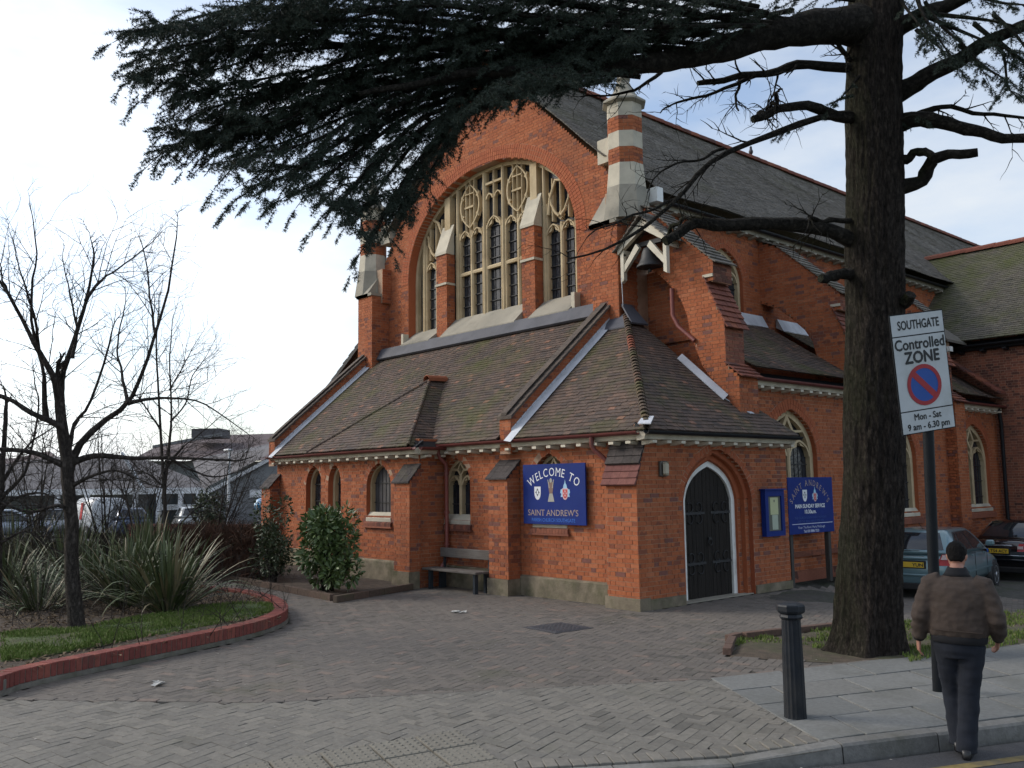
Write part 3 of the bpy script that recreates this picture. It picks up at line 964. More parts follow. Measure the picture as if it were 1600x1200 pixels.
# porch: west slope and south slope meeting at a hip
PA = 3.05
roof('roof', [(-3.14,0.0),(0.27,0.0),(0.27-PA,PA),(-3.14,PA)], OW, X1, Y1, prof_low, church, near=True)
roof('roof', [(-0.02,0.0),(4.52,0.0),(3.98,0.72),(3.30,0.72),(3.30,PA),(-0.02+PA,PA)], (0.27,0,0), Y1, -X1, prof_low, church, near=True)
hp = [Vector((0.27-h, -0.02+h, prof_low(h)+.01)) for h in np.linspace(0,PA,9)]
M_HIP = mat_pieces('hip_tile', [(0.0,(0.085,0.065,0.05)),(0.6,(0.105,0.075,0.055)),(1.0,(0.15,0.085,0.06))], fine=0.3, moss=(0.085,0.09,0.03), mscale=1.1)
M_HIPR = mat_pieces('hip_tile_red', [(0.0,(0.26,0.085,0.05)),(1.0,(0.17,0.07,0.05))], fine=0.3)
for k, (a, b) in enumerate(zip(hp, hp[1:])):
    ridge_tiles('hip_tile', a, b, church, M_HIPR if k in (5,) else M_HIP, r=0.07, ln=0.12, tilt=.022)
mb = MB(); mb.prism([(0.42,-.10,2.98),(0.20,-.16,2.99),(0.05,0.14,3.12),(0.2,0.25,3.12)], (0,0,0.02)); mb.build('lead_flashing', M_LEAD_W, church)
# lead saddle at the porch apex
mb = MB()
mb.prism([(-3.14,2.62,prof_low(2.64)+.03),(-2.45,2.62,prof_low(2.64)+.03),(-2.62,2.98,prof_low(3.0)+.06),(-3.14,2.98,prof_low(3.0)+.06)], (0,0,0.03))
mb.prism([(-2.40,2.75,5.32),(-2.40,3.28,5.32),(-2.84,3.28,5.80),(-2.84,2.95,5.80)], (0.02,0,0.03))
mb.build('lead_flashing', M_LEAD, church)
mb = MB()
fz = lambda h: prof_low(h)+0.028
mb.prism([(0.27-.72-.16, 3.14,fz(.88)),(0.27-.72,3.36,fz(.72)),(0.27-.45,3.7,fz(.45)),(0.27-.45,3.55,fz(.45))], (0,0,0.012))
mb.prism([(-1.55,3.14,fz(1.82)),(-1.55,3.29,fz(1.82)+.10),(-0.48,3.29,fz(.75)+.10),(-0.48,3.14,fz(.75))], (0.012,0,0.012))
mb.build('lead_flashing', M_LEAD_W, church)

# --- parapets (raking) either side of the west range
def parapet(x0, x1, y0, y1, up=0.34):
    mid = lambda y: prof_low(y+0.02)
    ys = np.linspace(y0, y1, 7)
    top = [(y, mid(y)+up) for y in ys]; bot = [(y, mid(y)-0.35) for y in ys]
    wall('parapet', [bot + top[::-1]], (x1,0,0), Y1, NS, church, thick=x1-x0, near=True)
    wall('parapet', [rect(x0,x1,mid(y0)-.30,mid(y0)+up-.03)], (0,y0-.004,0), X1, NW, church, thick=0.1)
    # coping of dark tiles, in two layers
    mb = MB()
    n = int((y1-y0)/0.14)
    for k in range(n):
        ya = y0-.03+(y1-y0)*k/n; yb = y0-.03+(y1-y0)*(k+1)/n
        za, zb = mid(ya)+up, mid(yb)+up
        mb.prism([(x0-.05,ya,za),(x0-.05,yb,zb),(x0-.05,yb,zb+.05),(x0-.05,ya,za+.062)], (x1-x0+.10,0,0))
        mb.prism([((x0+x1)/2-.10,ya,za+.07),((x0+x1)/2-.10,yb,zb+.05),((x0+x1)/2-.07,yb,zb+.12),((x0+x1)/2-.07,ya,za+.125)], (.16,0,0))
    mb.build('coping', M_COPE, church)
    # stepped lead flashing on the near side
    mb = MB()
    m = int((y1-y0)/0.13)
    for k in range(m):
        ya = y0+(y1-y0)*k/m; yb = y0+(y1-y0)*(k+1)/m
        mb.prism([(x1+.009,ya,mid(ya)-.05),(x1+.009,yb,mid(yb)-.05),(x1+.009,yb,mid(yb)+.12),(x1+.009,ya+.01,mid(ya)+.135)], (.006,0,0))
    ys2 = np.linspace(y0-.2, y1, 9)
    for a, b in zip(ys2, ys2[1:]):
        mb.add([(x1+.016,a,mid(a)+.075),(x1+.016,b,mid(b)+.075),(x1+.21,b,mid(b)+.045),(x1+.21,a,mid(a)+.045)], [(0,1,2,3)])
    mb.build('lead_flashing', M_LEAD_W, church)
M_COPE = mat_simple('coping_tile', (0.075, 0.058, 0.048), 0.9, var=0.35, scale=9, bump=0.5, bscale=30, dirt=(0.13,0.10,0.075), dscale=3)
parapet(-3.46, -3.14, 0.06, 3.02)
parapet(-13.06, -12.74, 0.06, 3.02)

# --- gable wall of the nave with the great west window
GY = 3.50
gx = -8.0
gw = opening(-11.42, -4.64, 5.98, 7.82, 10.46, 'round', 16)
gable = [(-13.15,4.0),(-2.85,4.0),(-2.85,8.25),(-3.55,8.9),(-3.75,9.3),(gx,13.38),(-12.25,9.3),(-12.45,8.9),(-13.15,8.25)]
wall('gable_wall', [gable, gw], (0,GY,0), X1, NW, church, thick=0.4)
rv = MB(); reveal(rv, gw, (0,GY,0), X1, NW, -0.004, -0.50, sides=0.02); rv.build('reveal', M_RUBBED, church)
mo = arch_ring(gw[1:-1], (0,GY,0), X1, NW, w=0.115, rows=3, proud=0.010); mo.build('arch', M_MORTAR, church)
FY = 3.75
def fz0(x): return 7.82+2.64*max(0.0, 1-((x+8.03)/3.39)**2)**0.5
# two brick piers that split the window, with stone weatherings
for px_ in (-9.80, -6.28):
    a, b = px_-0.235, px_+0.235
    wall('pier', [rect(a,b,5.9,8.36)], (0,3.47,0), X1, NW, church, thick=0.1)
    wall('pier', [rect(3.472,FY,5.9,8.36)], (b,0,0), Y1, NS, church, mat=M_BRICK, thick=0.46)
    mb = MB(); mb.box((a-.02,3.43,7.50),(b+.02,FY,7.56)); mb.build('string_course', M_STONE_W, church); mb = MB(); mb.box((a-.015,3.44,5.78),(b+.015,FY,6.08)); mb.build('pier_base', M_STONE_W, church)
    mb = MB(); mb.prism([(a-.02,3.44,8.36),(a-.02,3.44,8.43),(a-.02,FY-.03,9.22),(a-.02,FY-.03,8.36)], (b-a+.04,0,0)); mb.build('weathering', M_STONE_W, church)
    mb = MB(); mb.box((px_-.12,FY-.07,9.0),(px_+.12,FY+.14,fz0(px_)-.05)); mb.build('pier_shaft', M_STONE, church)
# sloping stone sills above the lead flashing
for (a, b, zt) in ((-11.42,-10.04,6.38),(-9.56,-6.52,6.50),(-6.04,-4.64,6.44)):
    mb = MB(); mb.prism([(a+.012,3.20,6.02),(a+.012,FY+.02,zt+.06),(a+.012,FY+.02,5.9),(a+.012,3.20,5.9)], (b-a-.024,0,0)); mb.build('sill', M_STONE_G, church)
mb = MB(); mb.box((-4.66,3.30,6.02),(-4.55,3.49,6.42)); mb.box((-11.5,3.30,5.98),(-11.40,3.49,6.36)); mb.build('sill_stop', M_STONE_W, church)
mb = MB(); mb.prism([(-12.7,3.10,5.68),(-12.7,3.26,5.86),(-12.7,3.26,6.02),(-12.7,3.22,6.03),(-12.7,3.05,5.72)], (9.25,0,0)); mb.build('lead_flashing', M_LEAD, church)

# great window: frame, lights, transom, heads, ovals
gwin = empty('great_window', (0,0,0), 0, church)
def fz_at(x):
    c = -8.03; a = 3.39
    t = max(0.0, 1-((x-c)/a)**2)
    return 7.82+2.64*t**0.5*0.99
mb = MB()
outl = [(u,z) for u,z in opening(-11.42,-4.64,6.3,7.82,10.46,'round',16)]
inn = offset_line(outl, -0.11); inn[0] = (-11.31,6.3); inn[-1] = (-4.75,6.3)
mb.strip([P3((0,FY,0),X1,NW,u,z) for u,z in outl], [P3((0,FY,0),X1,NW,u,z) for u,z in inn], Y1*0.18)
mb.build('window_frame', M_STONE, gwin)
mb = MB(); mb.prism([P3((0,FY+.13,0),X1,NW,u,z) for u,z in outl], Y1*0.02); mb.build('pane', M_GLASS, gwin)
def bar(mb, x0, x1, z0, z1, y0=0.0, d=0.16):
    w = (x1-x0)
    mb.prism([(x0,FY+y0+.035,z0),(x0+w*.3,FY+y0,z0),(x1-w*.3,FY+y0,z0),(x1,FY+y0+.035,z0),(x1,FY+y0+d,z0),(x0,FY+y0+d,z0)], (0,0,z1-z0))
lights = []
# centre: narrow, narrow, wide, narrow, narrow
cl = [(-9.28,-8.93),(-8.76,-8.42),(-8.14,-7.66),(-7.38,-7.04),(-6.87,-6.53)]
cl = [(a-.02,b+.02) for a, b in cl]
for a, b in cl: lights.append((a,b,6.60,8.94 if b-a < .4 else 9.10))
for a, b in ((-10.84,-10.45),(-10.38,-10.01),(-5.87,-5.46),(-5.34,-4.95)): lights.append((a,b,6.50,8.36))
muls = [(-9.56,-9.28),(-8.93,-8.76),(-8.42,-8.14),(-7.66,-7.38),(-7.04,-6.87),(-6.53,-6.50),(-11.10,-10.82),(-10.47,-10.36),(-10.03,-9.90),(-6.10,-5.84),(-5.48,-5.31),(-4.98,-4.85)]
for a, b in muls:
    m = MB(); c = (a+b)/2
    a, b = (c-(b-a)*.38, c+(b-a)*.38) if b-a < .2 else (c-(b-a)*.41, c+(b-a)*.41)
    w = min(b-a, 0.13)
    if b-a > 0.2:
        bar(m, a, a+.055, 6.36, min(fz_at(a)-.05, 8.9)); bar(m, b-.055, b, 6.36, min(fz_at(b)-.05, 8.9)); bar(m, c-.05, c+.05, 6.36, fz_at(c)-.05, -0.03, 0.18)
        m.box((a+.05,FY+.07,6.36),(b-.05,FY+.12,min(fz_at(c)-.1,8.4)))
    else:
        zt = 8.9 if -9.5 < c < -6.45 else 8.35
        if False: zt = 10.1 if -9.5 < c < -6.4 else 8.35
        bar(m, a, b, 6.36, min(zt, fz_at(c)-.06))
    m.build('mullion', M_STONE, gwin)
mb = MB()
for a, b in cl: mb.prism([(a-.03,FY+.01,7.70),(a-.03,FY+.0,7.76),(a-.03,FY+.04,7.80),(a-.03,FY+.13,7.80),(a-.03,FY+.13,7.70)], (b-a+.06,0,0))
mb.build('transom', M_STONE, gwin)
sbars = MB(); vb = MB()
for (a, b, z0, za) in lights:
    m = MB(); w = b-a
    zsp = za-w*0.62
    ar = arc_pts(a-.03, b+.03, zsp, za, 8); ai = offset_line(ar, -0.035)
    m.strip([P3((0,FY-.01,0),X1,NW,u,z) for u,z in ar], [P3((0,FY-.01,0),X1,NW,u,z) for u,z in ai], Y1*0.14)
    for s_ in (0.25, 0.75):
        i = int(s_*(len(ai)-1)); p = ai[i]; cx = (a+b)/2
        q = (p[0]+(cx-p[0])*0.50, p[1]-0.05)
        m.prism([(ai[i-3][0],FY+.01,ai[i-3][1]),(ai[i+3][0],FY+.01,ai[i+3][1]),(q[0],FY+.01,q[1])], Y1*0.07)
    m.build('light_head', M_STONE, gwin)
    for z in np.arange(z0+.24, za-.1, 0.285): sbars.box((a,FY+.085,z),(b,FY+.11,z+.022))
    for k in range(1, 3): vb.box((a+w*k/3-.005,FY+.115,z0-.2),(a+w*k/3+.005,FY+.128,za-.1))
sbars.build('saddle_bars', M_IRON, gwin); vb.build('lead_cames', M_IRON, gwin)
# ovals over the paired lights, each holding a cross-barred opening
def oval(cx, zc, hw, hh):
    m = MB(); n = 14
    for sg in (-1, 1):
        o = []; i_ = []
        for k in range(n+1):
            t = -1+2*k/n; x = sg*hw*(1-abs(t)**2.3)
            o.append((cx+x, zc+hh*t)); i_.append((cx+x-sg*.045*(1 if abs(t) < .93 else .4), zc+hh*t*.985))
        m.strip([(p[0],FY-.012,p[1]) for p in o], [(p[0],FY-.012,p[1]) for p in i_], Y1*0.12)
    for dx_ in (-.17, 0.0, .17): bar(m, cx+dx_-.024, cx+dx_+.024, 8.80, fz_at(cx+dx_)-.05, -0.01, .12)
    m.box((cx-.19,FY-.03,zc-.06),(cx+.19,FY+.1,zc-.01))
    m.box((cx-.19,FY-.02,zc+hh*.52),(cx+.19,FY+.1,zc+hh*.52+.03))
    for sx in (-1,1):
        for sz in (-.4,.4):
            m.prism([(cx+sx*(hw*.9),FY,zc+sz*hh-.10),(cx+sx*(hw*.9),FY,zc+sz*hh+.10),(cx+sx*(hw*.62),FY,zc+sz*hh)], Y1*.08)
    m.build('oval_tracery', M_STONE, gwin)
oval(-8.88, 9.58, 0.41, 0.62); oval(-6.95, 9.58, 0.41, 0.62)
m = MB()
for x in (-8.24,-7.90,-7.56): bar(m, x-.03, x+.03, 9.0, fz_at(x)-.06)
for x0, x1, za in ((-8.24,-7.90,9.75),(-7.90,-7.56,9.75)):
    ar = arc_pts(x0+.03,x1-.03,za-.15,za,6); ai = offset_line(ar,-.035)
    m.strip([P3((0,FY,0),X1,NW,u,z) for u,z in ar],[P3((0,FY,0),X1,NW,u,z) for u,z in ai],Y1*.10)
    m.box((x0,FY+.0,9.98),(x1,FY+.1,10.04))
m.build('tracery', M_STONE, gwin)
for (xa, xb) in ((-10.86,-10.0),(-5.86,-4.96)):
    m = MB(); c = (xa+xb)/2
    for x in (c-.28, c, c+.28): bar(m, x-.03, x+.03, 8.42, min(9.5, fz_at(x)-.08), 0.0, .13)
    for sg in (-1,1):
        q = [Vector((c+sg*.03,FY,8.50)),Vector((c+sg*.17,FY,8.62)),Vector((c+sg*.30,FY,8.86)),Vector((c+sg*.36,FY,9.15))]
        m.tube(q, [.04,.04,.035,.03], 6)
        e = (c+sg*.44, 8.55); f_ = (c+sg*.10, min(9.6, fz_at(c+sg*.1)-.05))
    m.prism([(c-.12,FY+.01,8.52),(c,FY+.01,8.40),(c+.12,FY+.01,8.52),(c,FY+.01,8.66)], Y1*.06)
    s2 = -1 if c > gx else 1
    m.tube([(c+s2*.40,FY,8.60),(c+s2*.34,FY,9.0),(c+s2*.14,FY,9.42),(c-s2*.1,FY,min(9.75,fz_at(c-s2*.1)-.02))], 0.045, 6)
    m.build('tracery', M_STONE, gwin)

# --- buttresses, pinnacles
def corner(xc, right):
    a, b = xc-.375, xc+.375
    wall('buttress', [rect(a,b,4.6,7.62)], (0,2.90,0), X1, NW, church, thick=0.2)
    wall('buttress', [rect(2.902,GY-.008,4.6,7.62)], (b,0,0), Y1, NS, church, thick=0.7)
    wall('buttress', [rect(3.2,4.2,7.4,8.42)], (b+.10,0,0), Y1, NS, church, thick=0.7)
    px_ = xc+0.27 if right else xc-0.27
    mb = MB(); mb.prism([(a-.03,2.85,7.60),(a-.03,2.85,7.68),(a-.03,3.40,8.45),(a-.03,3.5,7.60)], (0.62,0,0))
    mb.prism([(a-.03,2.85,7.60),(b+.03,2.85,7.60),(b+.03,2.85,7.68),(a-.03,2.85,7.68)], (0,0.64,0))
    mb.build('weathering', M_STONE_G, church)
    r = 0.40
    ro = PI/8
    Mx = Matrix.Translation((px_,3.36,0))
    for (z0, z1, r0, r1, mt, nm) in ((7.68,8.42,.56,.45,M_STONE_G,'pinnacle_base'),(8.42,8.93,.45,.40,M_STONE_W,'stone_band'),(9.28,9.64,.40,.40,M_STONE_W,'stone_band'),(9.98,10.28,.40,.40,M_STONE_W,'stone_band')):
        mb = MB(); mb.lathe([(r0,z0),(r1,z1)], 8, Mx, False, ro); mb.build(nm, mt, church)
    for (z0, z1) in ((8.93,9.28),(9.64,9.98)):
        mb = MB(); mb.lathe([(.388,z0),(.388,z1)], 8, Mx, False, ro); mb.build('brick_band', M_MORTAR, church)
        n = int(round((z1-z0)/.077)); hh = (z1-z0)/n
        for i in range(n):
            for k in range(8):
                a0 = 2*PI*k/8+ro; a1 = a0+PI/4
                p = Vector((math.cos(a0),math.sin(a0),0))*.398; q = Vector((math.cos(a1),math.sin(a1),0))*.398
                for (s0, s1) in (((0.0,.64),(.68,1.0)) if i % 2 else ((0.0,.32),(.36,1.0))):
                    A = p.lerp(q,s0)+Vector((px_,3.36,z0+i*hh+.004)); B = p.lerp(q,s1)+Vector((px_,3.36,z0+i*hh+.004)); up = Z1*(hh-.008); inn_ = Vector(((px_)-((A+B)/2).x, 3.36-((A+B)/2).y, 0)).normalized()*.02
                    BRICKS.put([A,B,B+up,A+up,A+inn_,B+inn_,B+up+inn_,A+up+inn_], BOXF, M_BRICK)
    mb = MB(); mb.lathe([(.40,10.28),(.50,10.33),(.50,10.37),(.30,10.52),(.18,10.76),(.125,10.88),(.165,10.92),(.155,10.97),(.085,11.18),(.04,11.38),(.03,11.46),(.0,11.48)], 8, Mx, False, ro)
    mb.build('finial', M_STONE_G, church)
corner(-3.225, True); corner(-12.78, False)
# kneeler stones and tiled verges of the nave gable
mb = MB(); mb.box((-3.80,3.38,9.22),(-3.30,3.9,9.78)); mb.build('kneeler', M_STONE_W, church)
mb = MB(); mb.box((-12.70,3.38,9.22),(-12.20,3.9,9.78)); mb.build('kneeler', M_STONE_W, church)

# --- nave roof
NE = -2.42
def prof_nave(h): return 8.32 + 0.925*h + (0.05*((0.9-h)/0.9)**2 if h < 0.9 else 0)
NL = 36.2
roof('roof', [(GY-.16,0.35),(NL,0.0),(NL,gx*-1+NE),(GY-.16,gx*-1+NE)] if False else [(3.9,0.0),(NL,0.0),(NL,5.58),(GY-.18,5.58),(GY-.18,1.15),(3.9,1.15)], (NE,0,0), Y1, -X1, prof_nave, church, mat=M_TILE_NAVE, gauge=0.115, tw=0.18, sag=0.03)
roof('roof', [(3.9,0.0),(NL,0.0),(NL,5.58),(GY-.18,5.58),(GY-.18,1.15),(3.9,1.15)], (-13.58,0,0), Y1, X1, prof_nave, church, mat=M_TILE_NAVE, gauge=0.22, tw=0.36)
ridge_tiles('ridge_tile', (gx,GY-.2,prof_nave(5.58)+.03), (gx,NL,prof_nave(5.58)+.03), church, M_TILE_RED, r=0.15, ln=0.45)
# clerestory wall with windows, eaves
CX = -2.85
cws = [opening(c-.74,c+.74,6.02,6.95,7.66) for c in (6.73,11.6,16.5)]
wall('clerestory_wall', [rect(3.92,NL,4.6,8.42)] + cws, (CX,0,0), Y1, NS, church, thick=0.35)
for c, pts in zip((6.73,11.6,16.5), cws):
    rv = MB(); reveal(rv, pts, (CX,0,0), Y1, NS, -0.004, -0.12); rv.build('reveal', M_RUBBED, church)
    mo = arch_ring(pts[1:-1], (CX,0,0), Y1, NS, w=0.115, rows=2, proud=0.008); mo.build('arch', M_MORTAR, church)
    stone_window(church, (CX,0,0), Y1, NS, c-.74, c+.74, 6.02, 6.95, 7.66, 2, depth=0.09, frame=0.10)
eaves((CX,3.95,0), (CX,24.0,0), NS, 8.10, 0, gut=M_BLACK, step=0.45, mat=M_STONE_G)
mb = MB(); mb.box((-2.86,3.72,8.12),(-2.40,3.93,8.44)); mb.build('gutter_end', M_WHITE, church)

# --- south aisle
AX = -0.50
aws = [opening(c-.96,c+.96,1.25,2.62,3.54) for c in (5.50,10.15,14.62)]
wall('aisle_wall', [rect(3.92,16.25,0.0,4.15)] + aws, (AX,0,0), Y1, NS, church, thick=0.35, near=True)
for c, pts in zip((5.50,10.15,14.62), aws):
    rv = MB(); reveal(rv, pts, (AX,0,0), Y1, NS, -0.004, -0.14); rv.build('reveal', M_RUBBED, church)
    mo = arch_ring(pts[1:-1], (AX,0,0), Y1, NS, w=0.115, rows=2, proud=0.008); mo.build('arch', M_MORTAR, church)
    stone_window(church, (AX,0,0), Y1, NS, c-.96, c+.96, 1.25, 2.62, 3.54, 2, depth=0.10, frame=0.13, mullw=0.10)
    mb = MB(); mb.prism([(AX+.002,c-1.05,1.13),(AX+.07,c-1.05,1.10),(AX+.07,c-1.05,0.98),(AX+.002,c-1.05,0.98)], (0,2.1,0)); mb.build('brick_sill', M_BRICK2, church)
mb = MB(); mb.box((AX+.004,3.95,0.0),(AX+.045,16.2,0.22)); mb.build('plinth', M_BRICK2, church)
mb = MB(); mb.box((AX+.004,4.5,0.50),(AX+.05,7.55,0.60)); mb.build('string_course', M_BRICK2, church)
def prof_aisle(h): return 4.22 + 0.66*h + (0.06*((0.6-h)/0.6)**2 if h < 0.6 else 0)
FLY = [3.30, 8.20, 12.85]
FT = 0.62
for (a, b) in ((3.94,8.18),(8.84,12.83),(13.49,16.2)):
    roof('roof', [(a,0.0),(b,0.0),(b,2.42),(a,2.42)], (-0.24,0,0), Y1, -X1, prof_aisle, church, gauge=0.105, tw=0.17)
    mb = MB(); mb.prism([(-2.62,a,prof_aisle(2.35)+.03),(-2.84,a,prof_aisle(2.42)+.10),(-2.84,a,prof_aisle(2.42)+.32),(-2.80,a,prof_aisle(2.42)+.32)], (0,b-a,0)); mb.build('lead_flashing', M_LEAD_W, church)
for (a, b) in ((3.96,7.95),(8.95,12.75),(13.5,16.2)):
    eaves((AX,a,0), (AX,b,0), NS, 3.92, 0, step=0.34)
# --- flying buttresses across the aisle
M_SLAB = M_TILE_RED
for fi, fy in enumerate(FLY):
    lo = 4.05 if fi == 0 else 0.0
    prof = [(-2.86,8.05),(-2.25,7.78),(-0.72,6.40),(-0.72,5.98),(-0.93,6.05),(-0.50,5.12),(-0.50,4.30),(-0.22,4.06),(-0.22,lo if lo < 4 else 3.2),(-0.50,lo if lo < 4 else 3.2)]
    intr = [(-0.50,3.6),(-1.05,4.35),(-1.20,4.72),(-1.32,5.05),(-1.38,5.40),(-1.52,5.75),(-1.80,6.12),(-2.15,6.45),(-2.86,6.85)] if fi == 0 else [(-0.50,3.9),(-1.0,4.3),(-1.25,4.55),(-1.36,4.9),(-1.46,5.35),(-1.66,5.66),(-1.95,5.94),(-2.37,6.30),(-2.86,6.50)]
    poly = prof + intr
    wall('flying_buttress', [poly], (0,fy,0), X1, NW, church, thick=FT-.02)
    # outer faces: bricks on the two visible vertical ends
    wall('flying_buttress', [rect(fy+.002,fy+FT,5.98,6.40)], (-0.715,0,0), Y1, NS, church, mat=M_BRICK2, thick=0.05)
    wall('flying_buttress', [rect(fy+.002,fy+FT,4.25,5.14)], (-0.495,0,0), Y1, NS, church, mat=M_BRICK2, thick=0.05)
    wall('flying_buttress', [rect(fy+.002,fy+FT,lo if lo < 4 else 3.2,4.06)], (-0.215,0,0), Y1, NS, church, thick=0.05)
    # soffit
    sp = [(x,z) for x, z in intr]
    mb = MB(); mb.strip([(x,fy+.01,z) for x,z in sp], [(x-.012,fy+.01,z-.012) for x,z in sp], (0,FT-.02,0)); mb.build('soffit', M_RUBBED, church)
    def slabs(p, q, n, mat, th=0.05, over=0.06, cols=4):
        m = MB()
        p = Vector(p); q = Vector(q); d = (q-p); nn = Vector((d.z,0,-d.x)).normalized()
        if nn.z < 0: nn = -nn
        for i in range(n):
            a = p+d*(i/n)+nn*.010; b = p+d*((i+1.12)/n)+nn*.030
            for c in range(cols):
                y0 = fy-over+(FT+2*over)*c/cols; y1 = fy-over+(FT+2*over)*(c+1)/cols-.005
                j = NR.uniform(-.004,.004)
                m.prism([a+nn*j+Y1*y0, b+nn*j+Y1*y0, b+nn*(j+.028)+Y1*y0, a+nn*(j+.018)+Y1*y0], Y1*(y1-y0))
        m.build('weathering', mat, church)
    slabs((-2.3,0,7.80), (-0.66,0,6.34), 13, M_TILE_NAVE)
    slabs((-2.86,0,8.07), (-2.26,0,7.80), 4, M_TILE_NAVE)
    slabs((-0.95,0,6.09), (-0.44,0,5.02), 9, M_TILE_RED)
    slabs((-0.52,0,4.34), (-0.14,0,4.02), 4, M_TILE_RED)
    mb = MB(); mb.box((-0.96,fy-.03,6.08),(-0.72,fy+FT+.03,6.14)); mb.build('string_course', M_STONE_W, church)
    if fi > 0:
        wall('flying_buttress', [rect(AX,-0.22,0.0,4.0)], (0,fy,0), X1, NW, church, thick=0.2)
wall('wall', [[(-2.84,3.4),(-0.52,3.4),(-0.52,prof_aisle(.28)-.03),(-2.84,prof_aisle(2.42)+.02)]], (0,3.93,0), X1, NW, church, thick=0.1)
# wall between gable and flyer under the bell
wall('wall', [rect(-2.86,-1.75,5.0,6.6)], (0,3.86,0), X1, NW, church, thick=0.1)

# --- bell hood
hd = empty('bell_hood', (-2.15,2.95,6.88), 0, church); hd.scale = (1.06,1.0,1.06)
mb = MB()
for sx in (-1,1):
    mb.prism([(sx*.58,-.06,-.02),(sx*.50,-.06,-.02),(sx*.50,-.06,-.55),(sx*.58,-.06,-.60)], (0,.10,0))
    mb.prism([(sx*.52,-.05,-.42),(sx*.52,-.05,-.28),(sx*.18,-.05,0.12),(sx*.10,-.05,0.02)], (0,.08,0))
    mb.prism([(sx*.64,-.08,-.02),(sx*.64,-.08,.14),(0,-.08,.56),(0,-.08,.38)], (0,.10,0))
    mb.box((sx*.54-.04,-.05,-.06),(sx*.54+.04,.45,.06))
mb.build('timber_frame', M_CREAM, hd)
mb = MB()
for sx in (-1,1):
    for i in range(7):
        a, b = i/7, (i+1.25)/7
        xa, za = sx*.72*(1-a), -.02+.62*a; xb, zb = sx*.72*(1-b), -.02+.62*b
        for c in range(4):
            y0 = -.16+.66*c/4; mb.prism([(xa,y0,za+.05),(xb,y0,zb+.02),(xb,y0,zb+.045),(xa,y0,za+.075)], (0,.155,0))
mb.build('hood_roof', M_TILE_NAVE, hd)
mb = MB(); mb.tube([(0,-.2,.66),(0,.5,.66)], .06, 6); mb.build('ridge_tile', M_TILE_NAVE, hd)
bell = MB()
bell.lathe([(.24,0),(.245,.02),(.21,.06),(.165,.16),(.145,.28),(.12,.34),(.05,.37),(.03,.42),(.0,.43)], 20)
bo = bell.build('bell', M_IRON); bo.location = (-2.14,3.10,6.50); bo.scale = (1.15,1.15,1.15)
tag(bo, 'dark bell hanging in the little white timbered hood beside the gable', 'bell')
for nm, mbf in (('clapper', 1), ('headstock', 2)):
    mb = MB()
    if mbf == 1: mb.tube([(0,0,.2),(0,0,-.06)], .012, 6); mb.lathe([(.0,-.10),(.035,-.07),(.03,-.03),(.0,-.01)], 8)
    else: mb.box((-.30,-.04,.41),(.30,.04,.49))
    mb.build(nm, M_IRON, bo)
mb = MB(); mb.tube([(-2.72,2.86,6.35),(-2.70,2.86,5.0+.75)], .008, 5); mb.build('bell_chain', M_LEAD_W, church)
mb = MB(); mb.tube([(-1.72,3.26,6.0),(-1.72,3.26,5.45),(-1.60,3.27,5.2),(-1.2,3.27,4.85)], .045, 8); mb.build('downpipe', M_DOWNPIPE, church)

# --- north aisle roof end seen past the left parapet
def prof_n(h): return 4.35 + 0.62*h
roof('roof', [(3.2,0.0),(20,0.0),(20,3.3),(3.2,3.3)], (-16.9,0,0), Y1, X1, prof_n, church, gauge=0.2, tw=0.34)
mb = MB(); mb.prism([(-17.0,3.14,4.22),(-13.2,3.14,6.55),(-13.2,3.14,6.42),(-17.0,3.14,4.06)], (0,.12,0)); mb.build('barge_board', M_BLACK, church)
wall('wall', [[(-16.4,0),(-13.1,0),(-13.1,6.4),(-16.4,4.4)]], (0,3.5,0), X1, NW, church)

# --- transept
TY = 16.25
def prof_t(h): return 5.98 + 0.86*h + (0.05*((0.7-h)/0.7)**2 if h < 0.7 else 0)
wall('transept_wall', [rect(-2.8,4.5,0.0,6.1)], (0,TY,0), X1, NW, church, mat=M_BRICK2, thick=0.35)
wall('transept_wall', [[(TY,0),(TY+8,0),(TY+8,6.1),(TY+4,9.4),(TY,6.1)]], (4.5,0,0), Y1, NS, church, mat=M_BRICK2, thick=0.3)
roof('roof', [(-2.9,0.0),(4.8,0.0),(4.8,4.25),(-7.2,4.25)], (0,TY-.30,0), X1, Y1, prof_t, church, mat=M_TILE_GREEN, gauge=0.115, tw=0.18, sag=0.02)
roof('roof', [(-2.9,0.0),(4.8,0.0),(4.8,4.25),(-7.2,4.25)], (0,TY+8.2,0), X1, -Y1, prof_t, church, mat=M_TILE_GREEN, gauge=0.23, tw=0.36)
ridge_tiles('ridge_tile', (-3.9,TY-.3+4.25,prof_t(4.25)+.03), (4.8,TY-.3+4.25,prof_t(4.25)+.03), church, M_TILE_RED, r=0.15, ln=0.45)
eaves((-2.8,TY,0), (4.5,TY,0), NW, 5.74, 0, gut=M_BLACK, step=0.6, mat=M_BLACK)
downpipe([(-0.32,16.0,4.0),(-0.32,16.12,3.6),(-0.32,16.12,0.0)], mat=M_BLACK, r=.05)
# raking tiled end of the aisle roof against the transept
mb = MB()
for i in range(9):
    a, b = i/9, (i+1.1)/9
    pa = Vector((-2.0,15.6,5.75)).lerp(Vector((-0.15,15.6,4.30)), a); pb = Vector((-2.0,15.6,5.75)).lerp(Vector((-0.15,15.6,4.30)), b)
    mb.prism([pa+Z1*.12, pb+Z1*.12, pb+Z1*.19, pa+Z1*.17], (0,.5,0))
mb.build('coping', M_TILE_RED, church)
